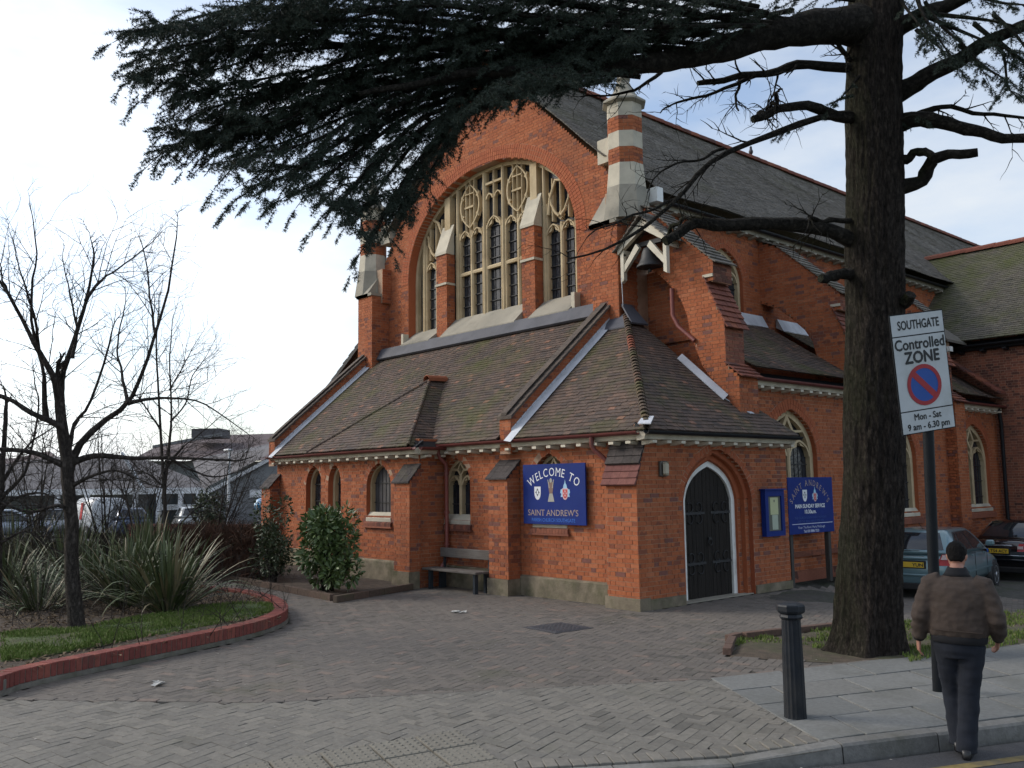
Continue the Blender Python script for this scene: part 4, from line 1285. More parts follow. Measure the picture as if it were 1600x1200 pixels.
# low gabled block against the transept, with a white ledge
wall('wall', [[(-2.84,5.5),(-1.2,5.5),(-1.2,5.95),(-2.84,7.35)]], (0,14.9,0), X1, NW, church, mat=M_BRICK)
mb = MB(); mb.prism([(-2.84,14.82,7.40),(-1.1,14.82,5.92),(-1.1,14.82,5.99),(-2.84,14.82,7.47)], (0,1.3,0)); mb.build('coping', M_TILE_NAVE, church)
mb = MB(); mb.box((-2.2,14.70,5.62),(-1.0,14.89,5.76)); mb.build('ledge', M_WHITE, church)

BRICKS.finish('brickwork', church)
TILES.finish('roof_tiling', church)
# ------------------------------------------------------------------ ground: road, kerb, footway, forecourt, beds
RS = Vector((0.535, 0.845, 0)).normalized()     # along the road
RN = Vector((RS.y, -RS.x, 0))                   # across it, towards the camera
def sn(x, y): return x*RS.x + y*RS.y, x*RN.x + y*RN.y
def xy(s, n): return RS.x*s + RN.x*n, RS.y*s + RN.y*n
BACK = [(-20,1.2),(-14,2.6),(-7.9,4.33),(-5.4,5.02),(-0.8,4.97),(3.76,3.9),(16,1.0),(40,-5.0)]
KERB = [(-20,5.4),(-14,6.5),(-6,7.45),(-0.8,7.50),(1.15,7.19),(6,6.25),(16,4.0),(40,-2.0)]
def lerp_t(t, s): return float(np.interp(s, [p[0] for p in t], [p[1] for p in t]))
def sstep(a, b, x):
    t = min(max((x-a)/(b-a), 0), 1); return t*t*(3-2*t)
def gz(x, y):
    """height of the paved ground: dropped towards the kerb at the crossing, falling away in the car park"""
    s, n = sn(x, y)
    z = -0.085*sstep(lerp_t(KERB,s)-1.3, lerp_t(KERB,s), n)*(1-min(max((s+1.6)/.95,0),1))
    z -= 0.36*sstep(2.0,7.5,y)*sstep(-0.2,0.7,x)*(1-sstep(1.5,4.0,n))
    return z

M_ASPH = mat_simple('asphalt', (0.050,0.050,0.056), 0.85, var=0.35, scale=55, bump=0.6, bscale=160, dirt=(0.085,0.080,0.078), dscale=1.3)
M_BASE = mat_simple('joint_sand', (0.062,0.058,0.050), 1.0, var=0.4, scale=12, bump=0.3, dirt=(0.035,0.045,0.018), dscale=2.0)
M_PAVER = mat_pieces('block_paver', [(0.0,(0.140,0.125,0.108)),(0.4,(0.160,0.140,0.121)),(0.75,(0.128,0.115,0.102)),(1.0,(0.172,0.148,0.127))], patch=(0.092,0.084,0.074), pscale=0.45, pamt=(0.46,0.92),
                     fine=0.22, bump=0.3, bscale=120, moss=(0.075,0.078,0.045), mscale=0.55, mamt=(0.56,0.78), rough=0.8, extra=((0.19,0.15,0.125),0.05))
M_PAVER2 = mat_pieces('grey_paver', [(0.0,(0.168,0.157,0.136)),(0.4,(0.190,0.176,0.152)),(0.75,(0.155,0.145,0.128)),(1.0,(0.208,0.192,0.164))], patch=(0.115,0.108,0.094), pscale=0.5, pamt=(0.48,0.95),
                      fine=0.22, bump=0.3, bscale=120, moss=(0.11,0.11,0.075), mscale=0.6, mamt=(0.58,0.8), rough=0.8)
M_SLABP = mat_pieces('paving_slab', [(0.0,(0.155,0.158,0.152)),(0.5,(0.195,0.196,0.186)),(1.0,(0.175,0.172,0.160))], fine=0.2, bump=0.35, bscale=90,
                     moss=(0.10,0.10,0.085), mscale=0.9, mamt=(0.5,0.75), rough=0.85)
M_KERB = mat_pieces('kerb_stone', [(0.0,(0.17,0.165,0.155)),(1.0,(0.21,0.205,0.19))], fine=0.25, bump=0.4, moss=(0.085,0.085,0.065), mscale=1.2, mamt=(0.5,0.75))
M_SOIL = mat_simple('soil', (0.060,0.042,0.030), 1.0, var=0.4, scale=9, bump=0.9, bscale=25, dirt=(0.095,0.075,0.052), dscale=2.5)
M_GRASS = mat_pieces('grass_blade', [(0.0,(0.075,0.115,0.020)),(0.5,(0.110,0.165,0.030)),(0.85,(0.145,0.190,0.050)),(1.0,(0.19,0.18,0.085))], fine=0.1, bump=0.0, rough=0.7)
M_TURF = mat_simple('turf', (0.060,0.090,0.024), 1.0, var=0.4, scale=14, bump=0.8, bscale=60, dirt=(0.075,0.058,0.036), dscale=1.6)
M_EDGE = mat_pieces('edging_brick', [(0.0,(0.215,0.062,0.050)),(0.5,(0.165,0.050,0.042)),(1.0,(0.26,0.082,0.060))], fine=0.25, bump=0.35,
                    moss=(0.10,0.075,0.06), mscale=1.5, mamt=(0.55,0.8))

# wide ground sheet out to the horizon
mb = MB()
mb.add([(-900,-900,-0.42),(900,-900,-0.42),(900,900,-0.42),(-900,900,-0.42)], [(0,1,2,3)])
tag(mb.build('ground', M_TURF), kind='structure')

def sheet(name, f_in, f_out, s0, s1, ds, zf, mat, off):
    """strip of ground between two lines (n as functions of s)"""
    mb = MB(); ss = np.arange(s0, s1+ds*.5, ds); m = 14
    vs = []
    for s in ss:
        a, b = f_in(s), f_out(s)
        for k in range(m+1):
            n = a+(b-a)*k/m; x, y = xy(s, n); vs.append((x, y, zf(x,y)+off))
    fs = [(i*(m+1)+k, i*(m+1)+k+1, (i+1)*(m+1)+k+1, (i+1)*(m+1)+k) for i in range(len(ss)-1) for k in range(m)]
    mb.add(vs, fs)
    return mb.build(name, mat)
ROADZ = -0.115
road = tag(sheet('road', lambda s: lerp_t(KERB,s)+0.12, lambda s: lerp_t(KERB,s)+9.5, -40, 60, 0.5, lambda x,y: ROADZ, M_ASPH, 0), kind='structure')
M_YEL = mat_simple('worn_yellow_line', (0.21,0.155,0.050), 0.8, var=0.35, scale=10, dirt=(0.085,0.078,0.065), dscale=2.2)
mb = MB()
for k in range(60):
    s0, s1 = -2.6+k*0.5, -2.6+(k+1)*0.5
    p = []
    for s, o in ((s0,.42),(s1,.42),(s1,.53),(s0,.53)):
        x, y = xy(s, lerp_t(KERB,s)+o); p.append((x,y,ROADZ+.004))
    mb.add(p, [(0,1,2,3)])
mb.build('road_marking', M_YEL, road)
# gutter line darker with grit
forecourt = tag(sheet('forecourt', lambda s: -26.0, lambda s: lerp_t(BACK,s), -24, 44, 0.6, gz, M_BASE, -0.018), kind='structure')
pavement = tag(sheet('pavement', lambda s: lerp_t(BACK,s), lambda s: lerp_t(KERB,s)-0.01, -24, 44, 0.4, gz, M_BASE, -0.018), kind='structure')

# beds and verges, as ground polygons used both to keep pavers out and to build the beds
def gp(*px): return [tuple(on_ground(u, v))[:2] for u, v in px]
# red-edged bed on the left: outer foot of its edging, from the near corner round to the far side
EDGE = [tuple(p)[:2] for p in (on_ground(0,1089),on_ground(34,1076),on_ground(128,1055),on_ground(298,1019),on_ground(404,995),on_ground(446,978),on_ground(452,966),on_ground(440,953),on_ground(415,944),on_ground(383,938),on_ground(352,934))]
def smooth_line(p, it=2):
    for _ in range(it):
        q = [p[0]]
        for a, b in zip(p, p[1:]):
            q += [(a[0]*.75+b[0]*.25, a[1]*.75+b[1]*.25), (a[0]*.25+b[0]*.75, a[1]*.25+b[1]*.75)]
        q.append(p[-1]); p = q
    return p
EDGE = smooth_line(EDGE)
far = EDGE[-1]
EDGE += [(far[0]-3.5, far[1]-0.6), (far[0]-9.0, far[1]-1.2)]
near_ = EDGE[0]
BED = EDGE + [(far[0]-9.0, near_[1]-2.0), (near_[0]-1.2, near_[1]-1.6)]
PLANTER = gp((640,921),(530,940),(400,914)) + [(-13.0,-2.35),(-13.0,0.2),(-5.6,0.2)]
VERGE = gp((1140,1026),(1152,1001),(1310,983),(1420,972),(1600,955)) + [(5.6,6.0),(6.2,4.0)] + gp((1600,1006),(1420,1037),(1300,1035))
def inside(poly, x, y):
    c = False; n = len(poly); j = n-1
    for i in range(n):
        if (poly[i][1] > y) != (poly[j][1] > y) and x < (poly[j][0]-poly[i][0])*(y-poly[i][1])/(poly[j][1]-poly[i][1])+poly[i][0]: c = not c
        j = i
    return c

# block paving in herringbone
def herring(name, piece, structure, mat, ok, box, ang, a=0.10, zof=0.0, limit=150):
    pc = Pieces(limit)
    ca, sa = math.cos(ang), math.sin(ang)
    s0, s1, n0, n1 = box
    R_ = math.hypot(s1-s0, n1-n0)/2+0.5; cx, cy = xy((s0+s1)/2, (n0+n1)/2)
    K = int(R_/a)
    for r in range(-K, K):
        for c in range(-K, K):
            m = (c-r) % 4
            if m not in (0, 3): continue
            w, h = (2*a, a) if m == 0 else (a, 2*a)
            p0, q0 = c*a+.0018, r*a+.0018; p1, q1 = c*a+w-.0018, r*a+h-.0018
            pm, qm = (p0+p1)/2, (q0+q1)/2
            X_, Y_ = cx+pm*ca-qm*sa, cy+pm*sa+qm*ca
            s, n = sn(X_, Y_)
            if not (s0 < s < s1 and n0 < n < n1) or not ok(X_, Y_, s, n): continue
            dz = NR.uniform(-.002,.0025)+.005*mnoise.noise(Vector((X_*.45,Y_*.45,9))); tx, ty = NR.uniform(-.012,.012), NR.uniform(-.012,.012)
            vs = []
            for (p, q, t) in ((p0,q0,0),(p1,q0,0),(p1,q1,0),(p0,q1,0),(p0,q0,1),(p1,q0,1),(p1,q1,1),(p0,q1,1)):
                ins = 0.0025 if t == 0 else 0.0
                pp = p+(ins if p < pm else -ins); qq = q+(ins if q < qm else -ins)
                x, y = cx+pp*ca-qq*sa, cy+pp*sa+qq*ca
                z = gz(x,y)+zof+dz+(pp-pm)*tx+(qq-qm)*ty - (0.0 if t == 0 else 0.004)
                vs.append((x,y,z))
            M = Matrix.Translation(Vector((X_,Y_,gz(X_,Y_))))
            pc.put(vs, BOXF, mat, (piece, structure, None, M))
    return pc.finish(name, structure)

TACT = [xy(-3.56,6.42), xy(-3.19,7.42), xy(-6.2,8.2), xy(-6.6,7.3)]
_tc = (sum(p[0] for p in TACT)/4, sum(p[1] for p in TACT)/4)
TACT_IN = [(_tc[0]+(p[0]-_tc[0])*.86,_tc[1]+(p[1]-_tc[1])*.80) for p in TACT]
def ok_fore(x, y, s, n):
    if n > lerp_t(BACK,s): return False
    if y > 0.24 and x < 0.02 or (y > 4.4 and x < -0.45): return False
    if inside(BED,x,y) or inside(PLANTER,x,y) or inside(VERGE,x,y): return False
    if y > 9.5: return False
    return seen_dist((x,y,0)) < 1e5
herring('paving', 'paver', forecourt, M_PAVER, ok_fore, (-13.5,8.5,-9.0,5.2), math.atan2(RS.y,RS.x)+PI/4+0.12, limit=120)
def ok_foot(x, y, s, n):
    if n < lerp_t(BACK,s) or n > lerp_t(KERB,s)-0.30: return False
    if s > -0.72: return False
    if inside(TACT_IN,x,y): return False
    return True
herring('paving', 'paver', pavement, M_PAVER2, ok_foot, (-9.5,-0.6,2.5,7.6), math.atan2(RS.y,RS.x)+PI/4, a=0.108, limit=180)
# header course along both edges of the crossing
def course(name, s0, s1, nf, structure, mat, w=0.10, ln=0.20, off=0.0):
    me = None; k = 0; s = s0
    while s < s1:
        n = nf(s)+off; s2 = s+w
        x0, y0 = xy(s+w/2, n)
        if seen_dist((x0,y0,0)) < 1e5:
            ang = math.atan2(*(np.array(xy(s2,nf(s2)+off))-np.array(xy(s,n)))[::-1])
            if me is None:
                mb = MB(); mb.bbox((-w/2+.004,-ln/2+.003,-.03),(w/2-.004,ln/2-.003,0.002),0.004); me = mb.mesh(name, mat)
            o = link(name, me, structure); o.location = (x0,y0,gz(x0,y0)+NR.uniform(.002,.005)); o.rotation_euler = (0,0,ang)
        s = s2
course('edge_paver', -9.0, 3.4, lambda s: lerp_t(BACK,s), pavement, M_PAVER, w=0.205, ln=0.10)
course('edge_paver', -9.5, -0.70, lambda s: lerp_t(KERB,s)-0.255, pavement, M_PAVER2, w=0.105, ln=0.21)
# paving slabs of the footway
def slab(corners, z0=0.0, mat=M_SLABP, name='paving_slab', parent=pavement, gap=0.011, th=0.05):
    c = np.mean(np.array(corners), axis=0)
    mb = MB(); q = []
    for p in corners:
        v = np.array(p)-c; l = np.linalg.norm(v); v = v*(1-gap*1.3/l); q.append(v)
    t1, t2 = NR.uniform(-.004,.004), NR.uniform(-.004,.004)
    zz = [gz(*(c+v))+z0+v[0]*t1+v[1]*t2 for v in q]
    zc = gz(*c)
    top = [(v[0]*.99,v[1]*.99,z-zc) for v, z in zip(q,zz)]; mid = [(v[0],v[1],z-zc-.005) for v, z in zip(q,zz)]; bot = [(v[0],v[1],z-zc-th) for v, z in zip(q,zz)]
    n = len(q); fs = [tuple(range(n))] + [(i,n+i,n+(i+1)%n,(i+1)%n) for i in range(n)] + [(n+i,2*n+i,2*n+(i+1)%n,n+(i+1)%n) for i in range(n)]
    mb.add(top+mid+bot, fs)
    o = mb.build(name, mat, parent); o.location = (c[0],c[1],zc+NR.uniform(-.002,.003))
    return o
rows_n = 4
s = -0.78
for i in range(13):
    ln = 0.88
    for r in range(rows_n):
        sh = (0.44 if r % 2 else 0.0)
        a, b = s+i*ln-sh, s+(i+1)*ln-sh
        a = max(a, -0.78)
        if b-a < 0.1: continue
        q = []
        for (ss, rr) in ((a,r),(b,r),(b,r+1),(a,r+1)):
            n0_, n1_ = lerp_t(BACK,ss)+0.03, lerp_t(KERB,ss)-0.15
            q.append(xy(ss, n0_+(n1_-n0_)*rr/rows_n))
        slab(q, z0=.007)
# tactile slabs with blisters at the crossing
M_TACT = mat_pieces('tactile_slab', [(0.0,(0.205,0.190,0.158)),(1.0,(0.185,0.170,0.142))], fine=0.2, bump=0.3)
A, B, Cc, D = [np.array(p) for p in TACT]
na, nb = 3, 8
for i in range(na):
    for j in range(nb):
        def bl(u, v): return (A*(1-u)+B*u)*(1-v)+(D*(1-u)+Cc*u)*v
        q = [bl(i/na,j/nb),bl((i+1)/na,j/nb),bl((i+1)/na,(j+1)/nb),bl(i/na,(j+1)/nb)]
        c = sum(q)/4
        if seen_dist((c[0],c[1],0)) > 1e5 and j > 2: continue
        o = slab(q, z0=.010, mat=M_TACT, name='tactile_slab')
        mb = MB()
        for u in range(6):
            for v in range(6):
                p = bl((i+(u+.5)/6)/na,(j+(v+.5)/6)/nb)-c
                mb.lathe([(.013,0.0),(.009,.005),(.001,.006)], 6, Matrix.Translation((p[0],p[1],0.010+gz(c[0]+p[0],c[1]+p[1])-gz(c[0],c[1]))))
        mb.build('blisters', M_TACT, o, 'stuff')

# kerb stones: dropped along the crossing, a ramped one, then full height
kerb = tag(sheet('kerb', lambda s: lerp_t(KERB,s)-0.13, lambda s: lerp_t(KERB,s)+0.02, -24, 44, 0.4, lambda x,y: -0.30, M_BASE, 0), kind='structure')
def kerb_stone(s0, s1, z0, z1):
    mb = MB(); c = xy((s0+s1)/2, lerp_t(KERB,(s0+s1)/2))
    rings = []
    for s, z in ((s0+.006,z0),(s1-.006,z1)):
        k = lerp_t(KERB,s); r = []
        for (dn, dz) in ((-.145,0.0),(-.02,-.004),(.0,-.022),(.012,-.14),(.012,-.30),(-.145,-.30)):
            x, y = xy(s, k+dn); r.append(Vector((x-c[0],y-c[1],z+dz)))
        rings.append(r)
    mb.loft(rings, smooth=False)
    o = mb.build('kerb_stone', M_KERB, kerb); o.location = (c[0],c[1],0)
s = -9.8
while s < -2.0: kerb_stone(s, s+0.915, -0.088, -0.088); s += 0.915
kerb_stone(s, -0.66, -0.088, 0.0)
s = -0.66
while s < 11: kerb_stone(s, s+0.915, NR.uniform(-.004,.003), NR.uniform(-.004,.003)); s += 0.915

# verge by the cedar: soil mound, edging, grass
def poly_sheet(name, poly, z, mat, parent=None, rim=0.0, res=0.25, bump=0.05):
    """ground polygon meshed on a grid, lifted to z inside"""
    b = bmesh.new()
    xs = [p[0] for p in poly]; ys = [p[1] for p in poly]
    pts = [Vector((p[0],p[1],0)) for p in poly]
    vs = [b.verts.new(p) for p in pts]
    f = b.faces.new(vs)
    bmesh.ops.triangulate(b, faces=[f])
    for _ in range(4):
        lg = [e for e in b.edges if e.calc_length() > res]
        if not lg: break
        bmesh.ops.subdivide_edges(b, edges=lg, cuts=1)
        bmesh.ops.triangulate(b, faces=b.faces)
    bd = set(v for e in b.edges if e.is_boundary for v in e.verts)
    for v in b.verts:
        v.co.z = z + (0 if v in bd else bump*mnoise.noise(Vector((v.co.x*1.1,v.co.y*1.1,3))) + rim)
    me = bpy.data.meshes.new(name); 
    for f in b.faces:
        if f.normal.z < 0: f.normal_flip()
        f.smooth = True
    b.to_mesh(me); b.free(); me.materials.append(mat)
    return link(name, me, parent)
verge = tag(poly_sheet('verge', VERGE, -0.006, mat_simple('verge_soil', (0.085,0.064,0.045), 1.0, var=0.35, scale=8, bump=0.8, bscale=40, dirt=(0.05,0.065,0.022), dscale=1.2), rim=0.022), kind='structure')
bed = tag(poly_sheet('planting_bed', BED, 0.10, M_SOIL, rim=0.04), kind='structure')
planter = tag(poly_sheet('planting_strip', PLANTER, 0.05, M_SOIL, rim=0.03), kind='structure')

def blades(name, label, spots, h=(0.05,0.12), w=0.006, mat=M_GRASS, zf=None, lean=0.5):
    """many grass blades in one mesh; spots: array of x, y, z"""
    n = len(spots); P_ = np.array(spots)
    a = NR.uniform(0,2*PI,n); H_ = NR.uniform(*h,n); l = NR.uniform(0.1,lean,n)*H_; b_ = NR.uniform(0,2*PI,n)
    ww = w*NR.uniform(.7,1.4,n)
    dx, dy = np.cos(a)*ww, np.sin(a)*ww; lx, ly = np.cos(b_)*l, np.sin(b_)*l
    V = np.zeros((n,5,3))
    V[:,0] = P_ + np.stack([-dx,-dy,0*dx],1); V[:,1] = P_ + np.stack([dx,dy,0*dx],1)
    mid = P_ + np.stack([lx*.35,ly*.35,H_*.6],1)
    V[:,2] = mid + np.stack([dx*.8,dy*.8,0*dx],1); V[:,3] = mid - np.stack([dx*.8,dy*.8,0*dx],1)
    V[:,4] = P_ + np.stack([lx,ly,H_],1)
    me = bpy.data.meshes.new(name)
    base = np.arange(n)[:,None]*5
    F = [tuple(r) for r in (base+np.array([[0,1,2,3]])).tolist()] + [tuple(r) for r in (base+np.array([[3,2,4]])).tolist()]
    me.from_pydata(V.reshape(-1,3).tolist(), [], F); me.materials.append(mat); me.update()
    o = link(name, me); tag(o, label, 'grass', kind='stuff')
    return o
def scatter(poly, n, dens=None, z=0.1):
    xs = [p[0] for p in poly]; ys = [p[1] for p in poly]; r = []
    t = 0
    while len(r) < n and t < n*40:
        t += 1
        x, y = NR.uniform(min(xs),max(xs)), NR.uniform(min(ys),max(ys))
        if not inside(poly,x,y): continue
        if dens is not None and NR.uniform() > dens(x,y): continue
        r.append((x,y,z))
    return r
LAWN = gp((0,1055),(40,1052),(120,1036),(290,1004),(380,985),(428,972),(425,960),(380,957),(300,965),(200,985),(120,1000),(60,1003),(0,1010))
turf = poly_sheet('turf', LAWN, 0.148, M_TURF, rim=0.02); tag(turf, kind='structure')
def dl(x,y): return 0.12+0.88*sstep(-.25,.2,mnoise.noise(Vector((x*1.6,y*1.6,1))))
blades('grass', 'short bright grass inside the red brick edging on the left', scatter(LAWN, 26000, dl, 0.16), h=(0.02,0.06), w=0.006)
_tr = on_ground(1353,1026)
def dv(x, y):
    s_, n_ = sn(x, y); r = math.hypot(x-_tr.x, y-_tr.y+.2)
    if r < .55: return 0.0
    k = mnoise.noise(Vector((x*1.3,y*1.3,4)))+.6*mnoise.noise(Vector((x*3.7,y*3.7,8)))
    bare = 0.75 if s_ < 1.6 else -.1
    if s_ < 1.6 and n_ < 3.3: bare = .25
    return sstep(bare-.25, bare+.25, k+.25)
gv = scatter(VERGE, 15000, dv, 0.012)
blades('grass', 'grass growing on the verge round the foot of the cedar', gv, h=(0.02,0.06), w=0.006)
# low edging of the verge
def edging(name, line, w, h, mat, parent, z=0.0, ln=0.075, top_over=0.0):
    """row of bricks on edge along a line, one object each"""
    L_ = [0.0]
    for a, b in zip(line, line[1:]): L_.append(L_[-1]+math.hypot(b[0]-a[0],b[1]-a[1]))
    def pt(s):
        i = min(max(np.searchsorted(L_, s)-1, 0), len(line)-2); t = (s-L_[i])/(L_[i+1]-L_[i])
        a, b = line[i], line[i+1]; return (a[0]+(b[0]-a[0])*t, a[1]+(b[1]-a[1])*t)
    mb = MB(); mb.bbox((-ln/2+.004,0.0,0.0),(ln/2-.004,w,h),0.005); me = mb.mesh(name, mat)
    n = int(L_[-1]/ln); cnt = 0
    core = MB()
    for k in range(n):
        s = (k+.5)*ln; p = pt(s); a, b = pt(max(s-.05,0)), pt(min(s+.05,L_[-1]-1e-4))
        if seen_dist((p[0],p[1],0.1)) > 1e5: continue
        ang = math.atan2(b[1]-a[1], b[0]-a[0])
        o = link(name, me, parent); o.location = (p[0],p[1],z+NR.uniform(-.003,.003)); o.rotation_euler = (0,0,ang+NR.uniform(-.02,.02))
        cnt += 1
    return cnt
M_CONC = mat_simple('old_concrete', (0.17,0.155,0.13), 0.95, var=0.3, scale=6, bump=0.5, bscale=40, dirt=(0.085,0.085,0.05), dscale=2)
be = empty('bed_edging', (EDGE[0][0],EDGE[0][1],0)); tag(be, 'low curved edging of red bricks round the left planting bed', 'edging')
inn_e = offset_line(EDGE, 0.20)
mb = MB(); mb.strip([(p[0],p[1],0.0) for p in offset_line(EDGE,-.012)], [(p[0],p[1],0.0) for p in inn_e], (0,0,0.055)); o = mb.build('footing', M_CONC, be); o.location = -be.location
mb = MB(); mb.strip([(p[0],p[1],0.0) for p in offset_line(EDGE,.008)], [(p[0],p[1],0.0) for p in offset_line(EDGE,.19)], (0,0,0.185)); o = mb.build('mortar_core', M_CONC, be); o.location = -be.location
EDL = [(p[0]-be.location.x,p[1]-be.location.y) for p in EDGE]
edging('brick', EDL, 0.205, 0.145, M_EDGE, be, z=0.056, ln=0.078)
E0 = on_ground(12,1085)
mb = MB(); mb.bbox((E0.x-.28,E0.y-.45,0),(E0.x+.04,E0.y-.02,.17),.02); o = mb.build('end_block', M_CONC, be); o.location = -be.location
ve = gp((1143,1024),(1152,1001),(1310,983),(1420,972))
vo = empty('verge_edging', (ve[0][0],ve[0][1],0)); tag(vo, 'low brown edging behind the grass left of the cedar', 'edging')
L2 = [(p[0]-vo.location.x,p[1]-vo.location.y) for p in ve]
edging('edging_block', L2, 0.10, 0.085, mat_pieces('brown_edging', [(0,(0.14,0.088,0.068)),(1,(0.11,0.075,0.06))], fine=.25), vo, ln=0.30)
pe = gp((640,921),(530,940),(400,914)) + [(-13.0,-2.35)]
po = empty('strip_edging', (pe[0][0],pe[0][1],0)); tag(po, 'low brown edging of the strip of shrubs along the church wall', 'edging')
edging('edging_block', [(p[0]-po.location.x,p[1]-po.location.y) for p in pe], 0.10, 0.12, mat_pieces('brown_edging2', [(0,(0.125,0.085,0.065)),(1,(0.10,0.075,0.058))], fine=.25, moss=(.09,.09,.05)), po, ln=0.45)

# manhole cover and bits on the paving
mh = on_ground(872, 981)
mo_ = empty('manhole_cover', (mh.x,mh.y,0.0), math.atan2(RS.y,RS.x)+.5); tag(mo_, 'dark square manhole cover set in the forecourt paving', 'manhole cover')
M_CAST = mat_simple('cast_iron_cover', (0.05,0.05,0.056), 0.6, var=0.3, scale=20, bump=0.6, bscale=60)
mb = MB(); mb.box((-.36,-.36,-.01),(.36,.36,.006)); mb.build('frame', M_CAST, mo_)
mb = MB(); mb.bbox((-.31,-.31,-.005),(.31,.31,.011),.004)
mb.build('cover', M_CAST, mo_)
mb = MB()
for i in range(7):
    for j in range(7): mb.box((-.27+i*.08,-.27+j*.08,.011),(-.27+i*.08+.05,-.27+j*.08+.05,.014))
mb.build('studs', M_CAST, mo_, 'stuff')
M_PAPER = mat_simple('litter', (0.42,0.42,0.40), 0.8, var=0.1)
for (u, v, l, nm) in ((715,957,.11,'crumpled white paper lying on the forecourt below the bench'),(245,1070,.085,'flattened white wrapper lying beside the red bed edging')):
    p = on_ground(u,v); mb = MB()
    for k in range(7):
        a = NR.uniform(0,6.28); q = Vector((NR.uniform(-l,l),NR.uniform(-l*.5,l*.5),.012)); e = Vector((math.cos(a),math.sin(a),0))*l*.55; f_ = Vector((-e.y,e.x,0))*.6
        mb.add([q-e-f_, q+e-f_+Z1*.02, q+e+f_+Z1*NR.uniform(0,.012), q-e+f_+Z1*.01], [(0,1,2),(0,2,3)])
    o = mb.build('litter', M_PAPER); o.location = (p.x,p.y,gz(p.x,p.y)); tag(o, nm, 'litter')
mb = MB()
for k in range(420):
    s, n = NR.uniform(-8,6), NR.uniform(-3,8.3)
    x, y = xy(s,n)
    if inside(BED,x,y) or (y > .1 and x < .1): continue
    z = gz(x,y)+.004 if n < lerp_t(KERB,s) else ROADZ+.003
    r = NR.uniform(.006,.017); a = NR.uniform(0,6.28)
    mb.add([(x+r*math.cos(a+t),y+r*math.sin(a+t)*.7,z) for t in (0,1.3,2.6,3.9,5.1)], [(0,1,2,3,4)])
tag(mb.build('gum_spots', mat_simple('pale_specks', (0.33,0.31,0.28), .9, var=.2)), 'pale specks of gum and grit on the paving', 'grit', kind='stuff')
# ------------------------------------------------------------------ lettering, signs, street furniture
_txt = {}
def glyphs(body):
    """flat mesh of a string in the built-in font: verts, faces, x extent"""
    if body in _txt: return _txt[body]
    cu = bpy.data.curves.new('lettering', 'FONT'); cu.body = body; cu.size = 1.0; cu.resolution_u = 3
    o = bpy.data.objects.new('lettering', cu); COL.objects.link(o)
    bpy.context.view_layer.update()
    me = bpy.data.meshes.new_from_object(o.evaluated_get(bpy.context.evaluated_depsgraph_get()))
    vs = [tuple(v.co) for v in me.vertices]; fs = [tuple(p.vertices) for p in me.polygons]
    ed = {}
    for f in fs:
        for i in range(len(f)):
            k = tuple(sorted((f[i], f[(i+1) % len(f)]))); ed[k] = ed.get(k, 0)+1
    border = [k for k, c in ed.items() if c == 1]
    bpy.data.objects.remove(o); bpy.data.meshes.remove(me); bpy.data.curves.remove(cu)
    xs = [v[0] for v in vs] or [0]
    _txt[body] = (vs, fs, min(xs), max(xs), border)
    return _txt[body]
def serifs(vs, border):
    """short feet at the ends of the strokes"""
    out_ = []
    top = max(v[1] for v in vs)
    for a, b in border:
        p, q = vs[a], vs[b]
        for y, d in ((0.0, 1), (top, -1)):
            if abs(p[1]-y) < .012 and abs(q[1]-y) < .012 and 0.03 < abs(p[0]-q[0]) < 0.22:
                x0, x1 = min(p[0],q[0])-.055, max(p[0],q[0])+.055
                out_.append([(x0,y,0),(x1,y,0),(x1,y+.045*d,0),(x0,y+.045*d,0)])
    return out_
class Print:
    """flat print on a board; local frame: x right, y up, z out of the board"""
    def __init__(self): self.mb = MB()
    def line(self, body, cx, y, size, width=None, serif=False, rot=0.0, shear=0.0, bold=0.0):
        vs, fs, x0, x1, bd = glyphs(body)
        k = size if width is None else width/(x1-x0)
        ca, sa = math.cos(rot), math.sin(rot)
        def T(v):
            x = (v[0]-(x0+x1)/2)*k + shear*v[1]*size; yy = v[1]*size
            return (cx+x*ca-yy*sa, y+x*sa+yy*ca, 0.0)
        self.mb.add([T(v) for v in vs], fs)
        if bold:
            for dx, dy in ((bold,0),(-bold,0),(0,bold),(0,-bold)):
                self.mb.add([(T(v)[0]+dx,T(v)[1]+dy,0.0002*(1 if dx else 2)*(1 if dx+dy>0 else 3)) for v in vs], fs)
        if serif:
            for q in serifs(vs, bd): self.mb.add([(T(v)[0],T(v)[1],0.0008) for v in q], [(0,1,2,3)])
    def arc(self, body, cx, cy, r, size, span, serif=True, mid=PI/2, wk=1.0):
        """letters along an arc of radius r about (cx, cy)"""
        ws = []
        for ch in body:
            if ch == ' ': ws.append(0.42)
            else:
                v = glyphs(ch); ws.append((v[3]-v[2])+0.13)
        tot = sum(ws); a = mid+span/2
        for ch, w in zip(body, ws):
            am = a-span*(w/2)/tot; a -= span*w/tot
            if ch == ' ': continue
            v = glyphs(ch)
            self.line(ch, cx+r*math.cos(am), cy+r*math.sin(am), size, width=(v[3]-v[2])*size*wk, serif=serif, rot=am-PI/2)
    def poly(self, pts): self.mb.add([(p[0],p[1],0) for p in pts], [tuple(range(len(pts)))])
    def build(self, name, mat, parent, z):
        o = self.mb.build(name, mat, parent, fix=False); o.location = (0,0,z); return o
def flat_mat(name, col, rough=0.5): return mat_simple(name, col, rough, var=0.06, scale=9)
P_WHITE = flat_mat('print_white', (0.72,0.74,0.78)); P_TAN = flat_mat('print_tan', (0.36,0.27,0.23)); P_BLUE = flat_mat('print_blue', (0.030,0.16,0.62))
P_LBLUE = flat_mat('print_light_blue', (0.32,0.55,0.75)); P_RED = flat_mat('print_red', (0.50,0.05,0.05)); P_PINK = flat_mat('print_pink', (0.62,0.42,0.45))
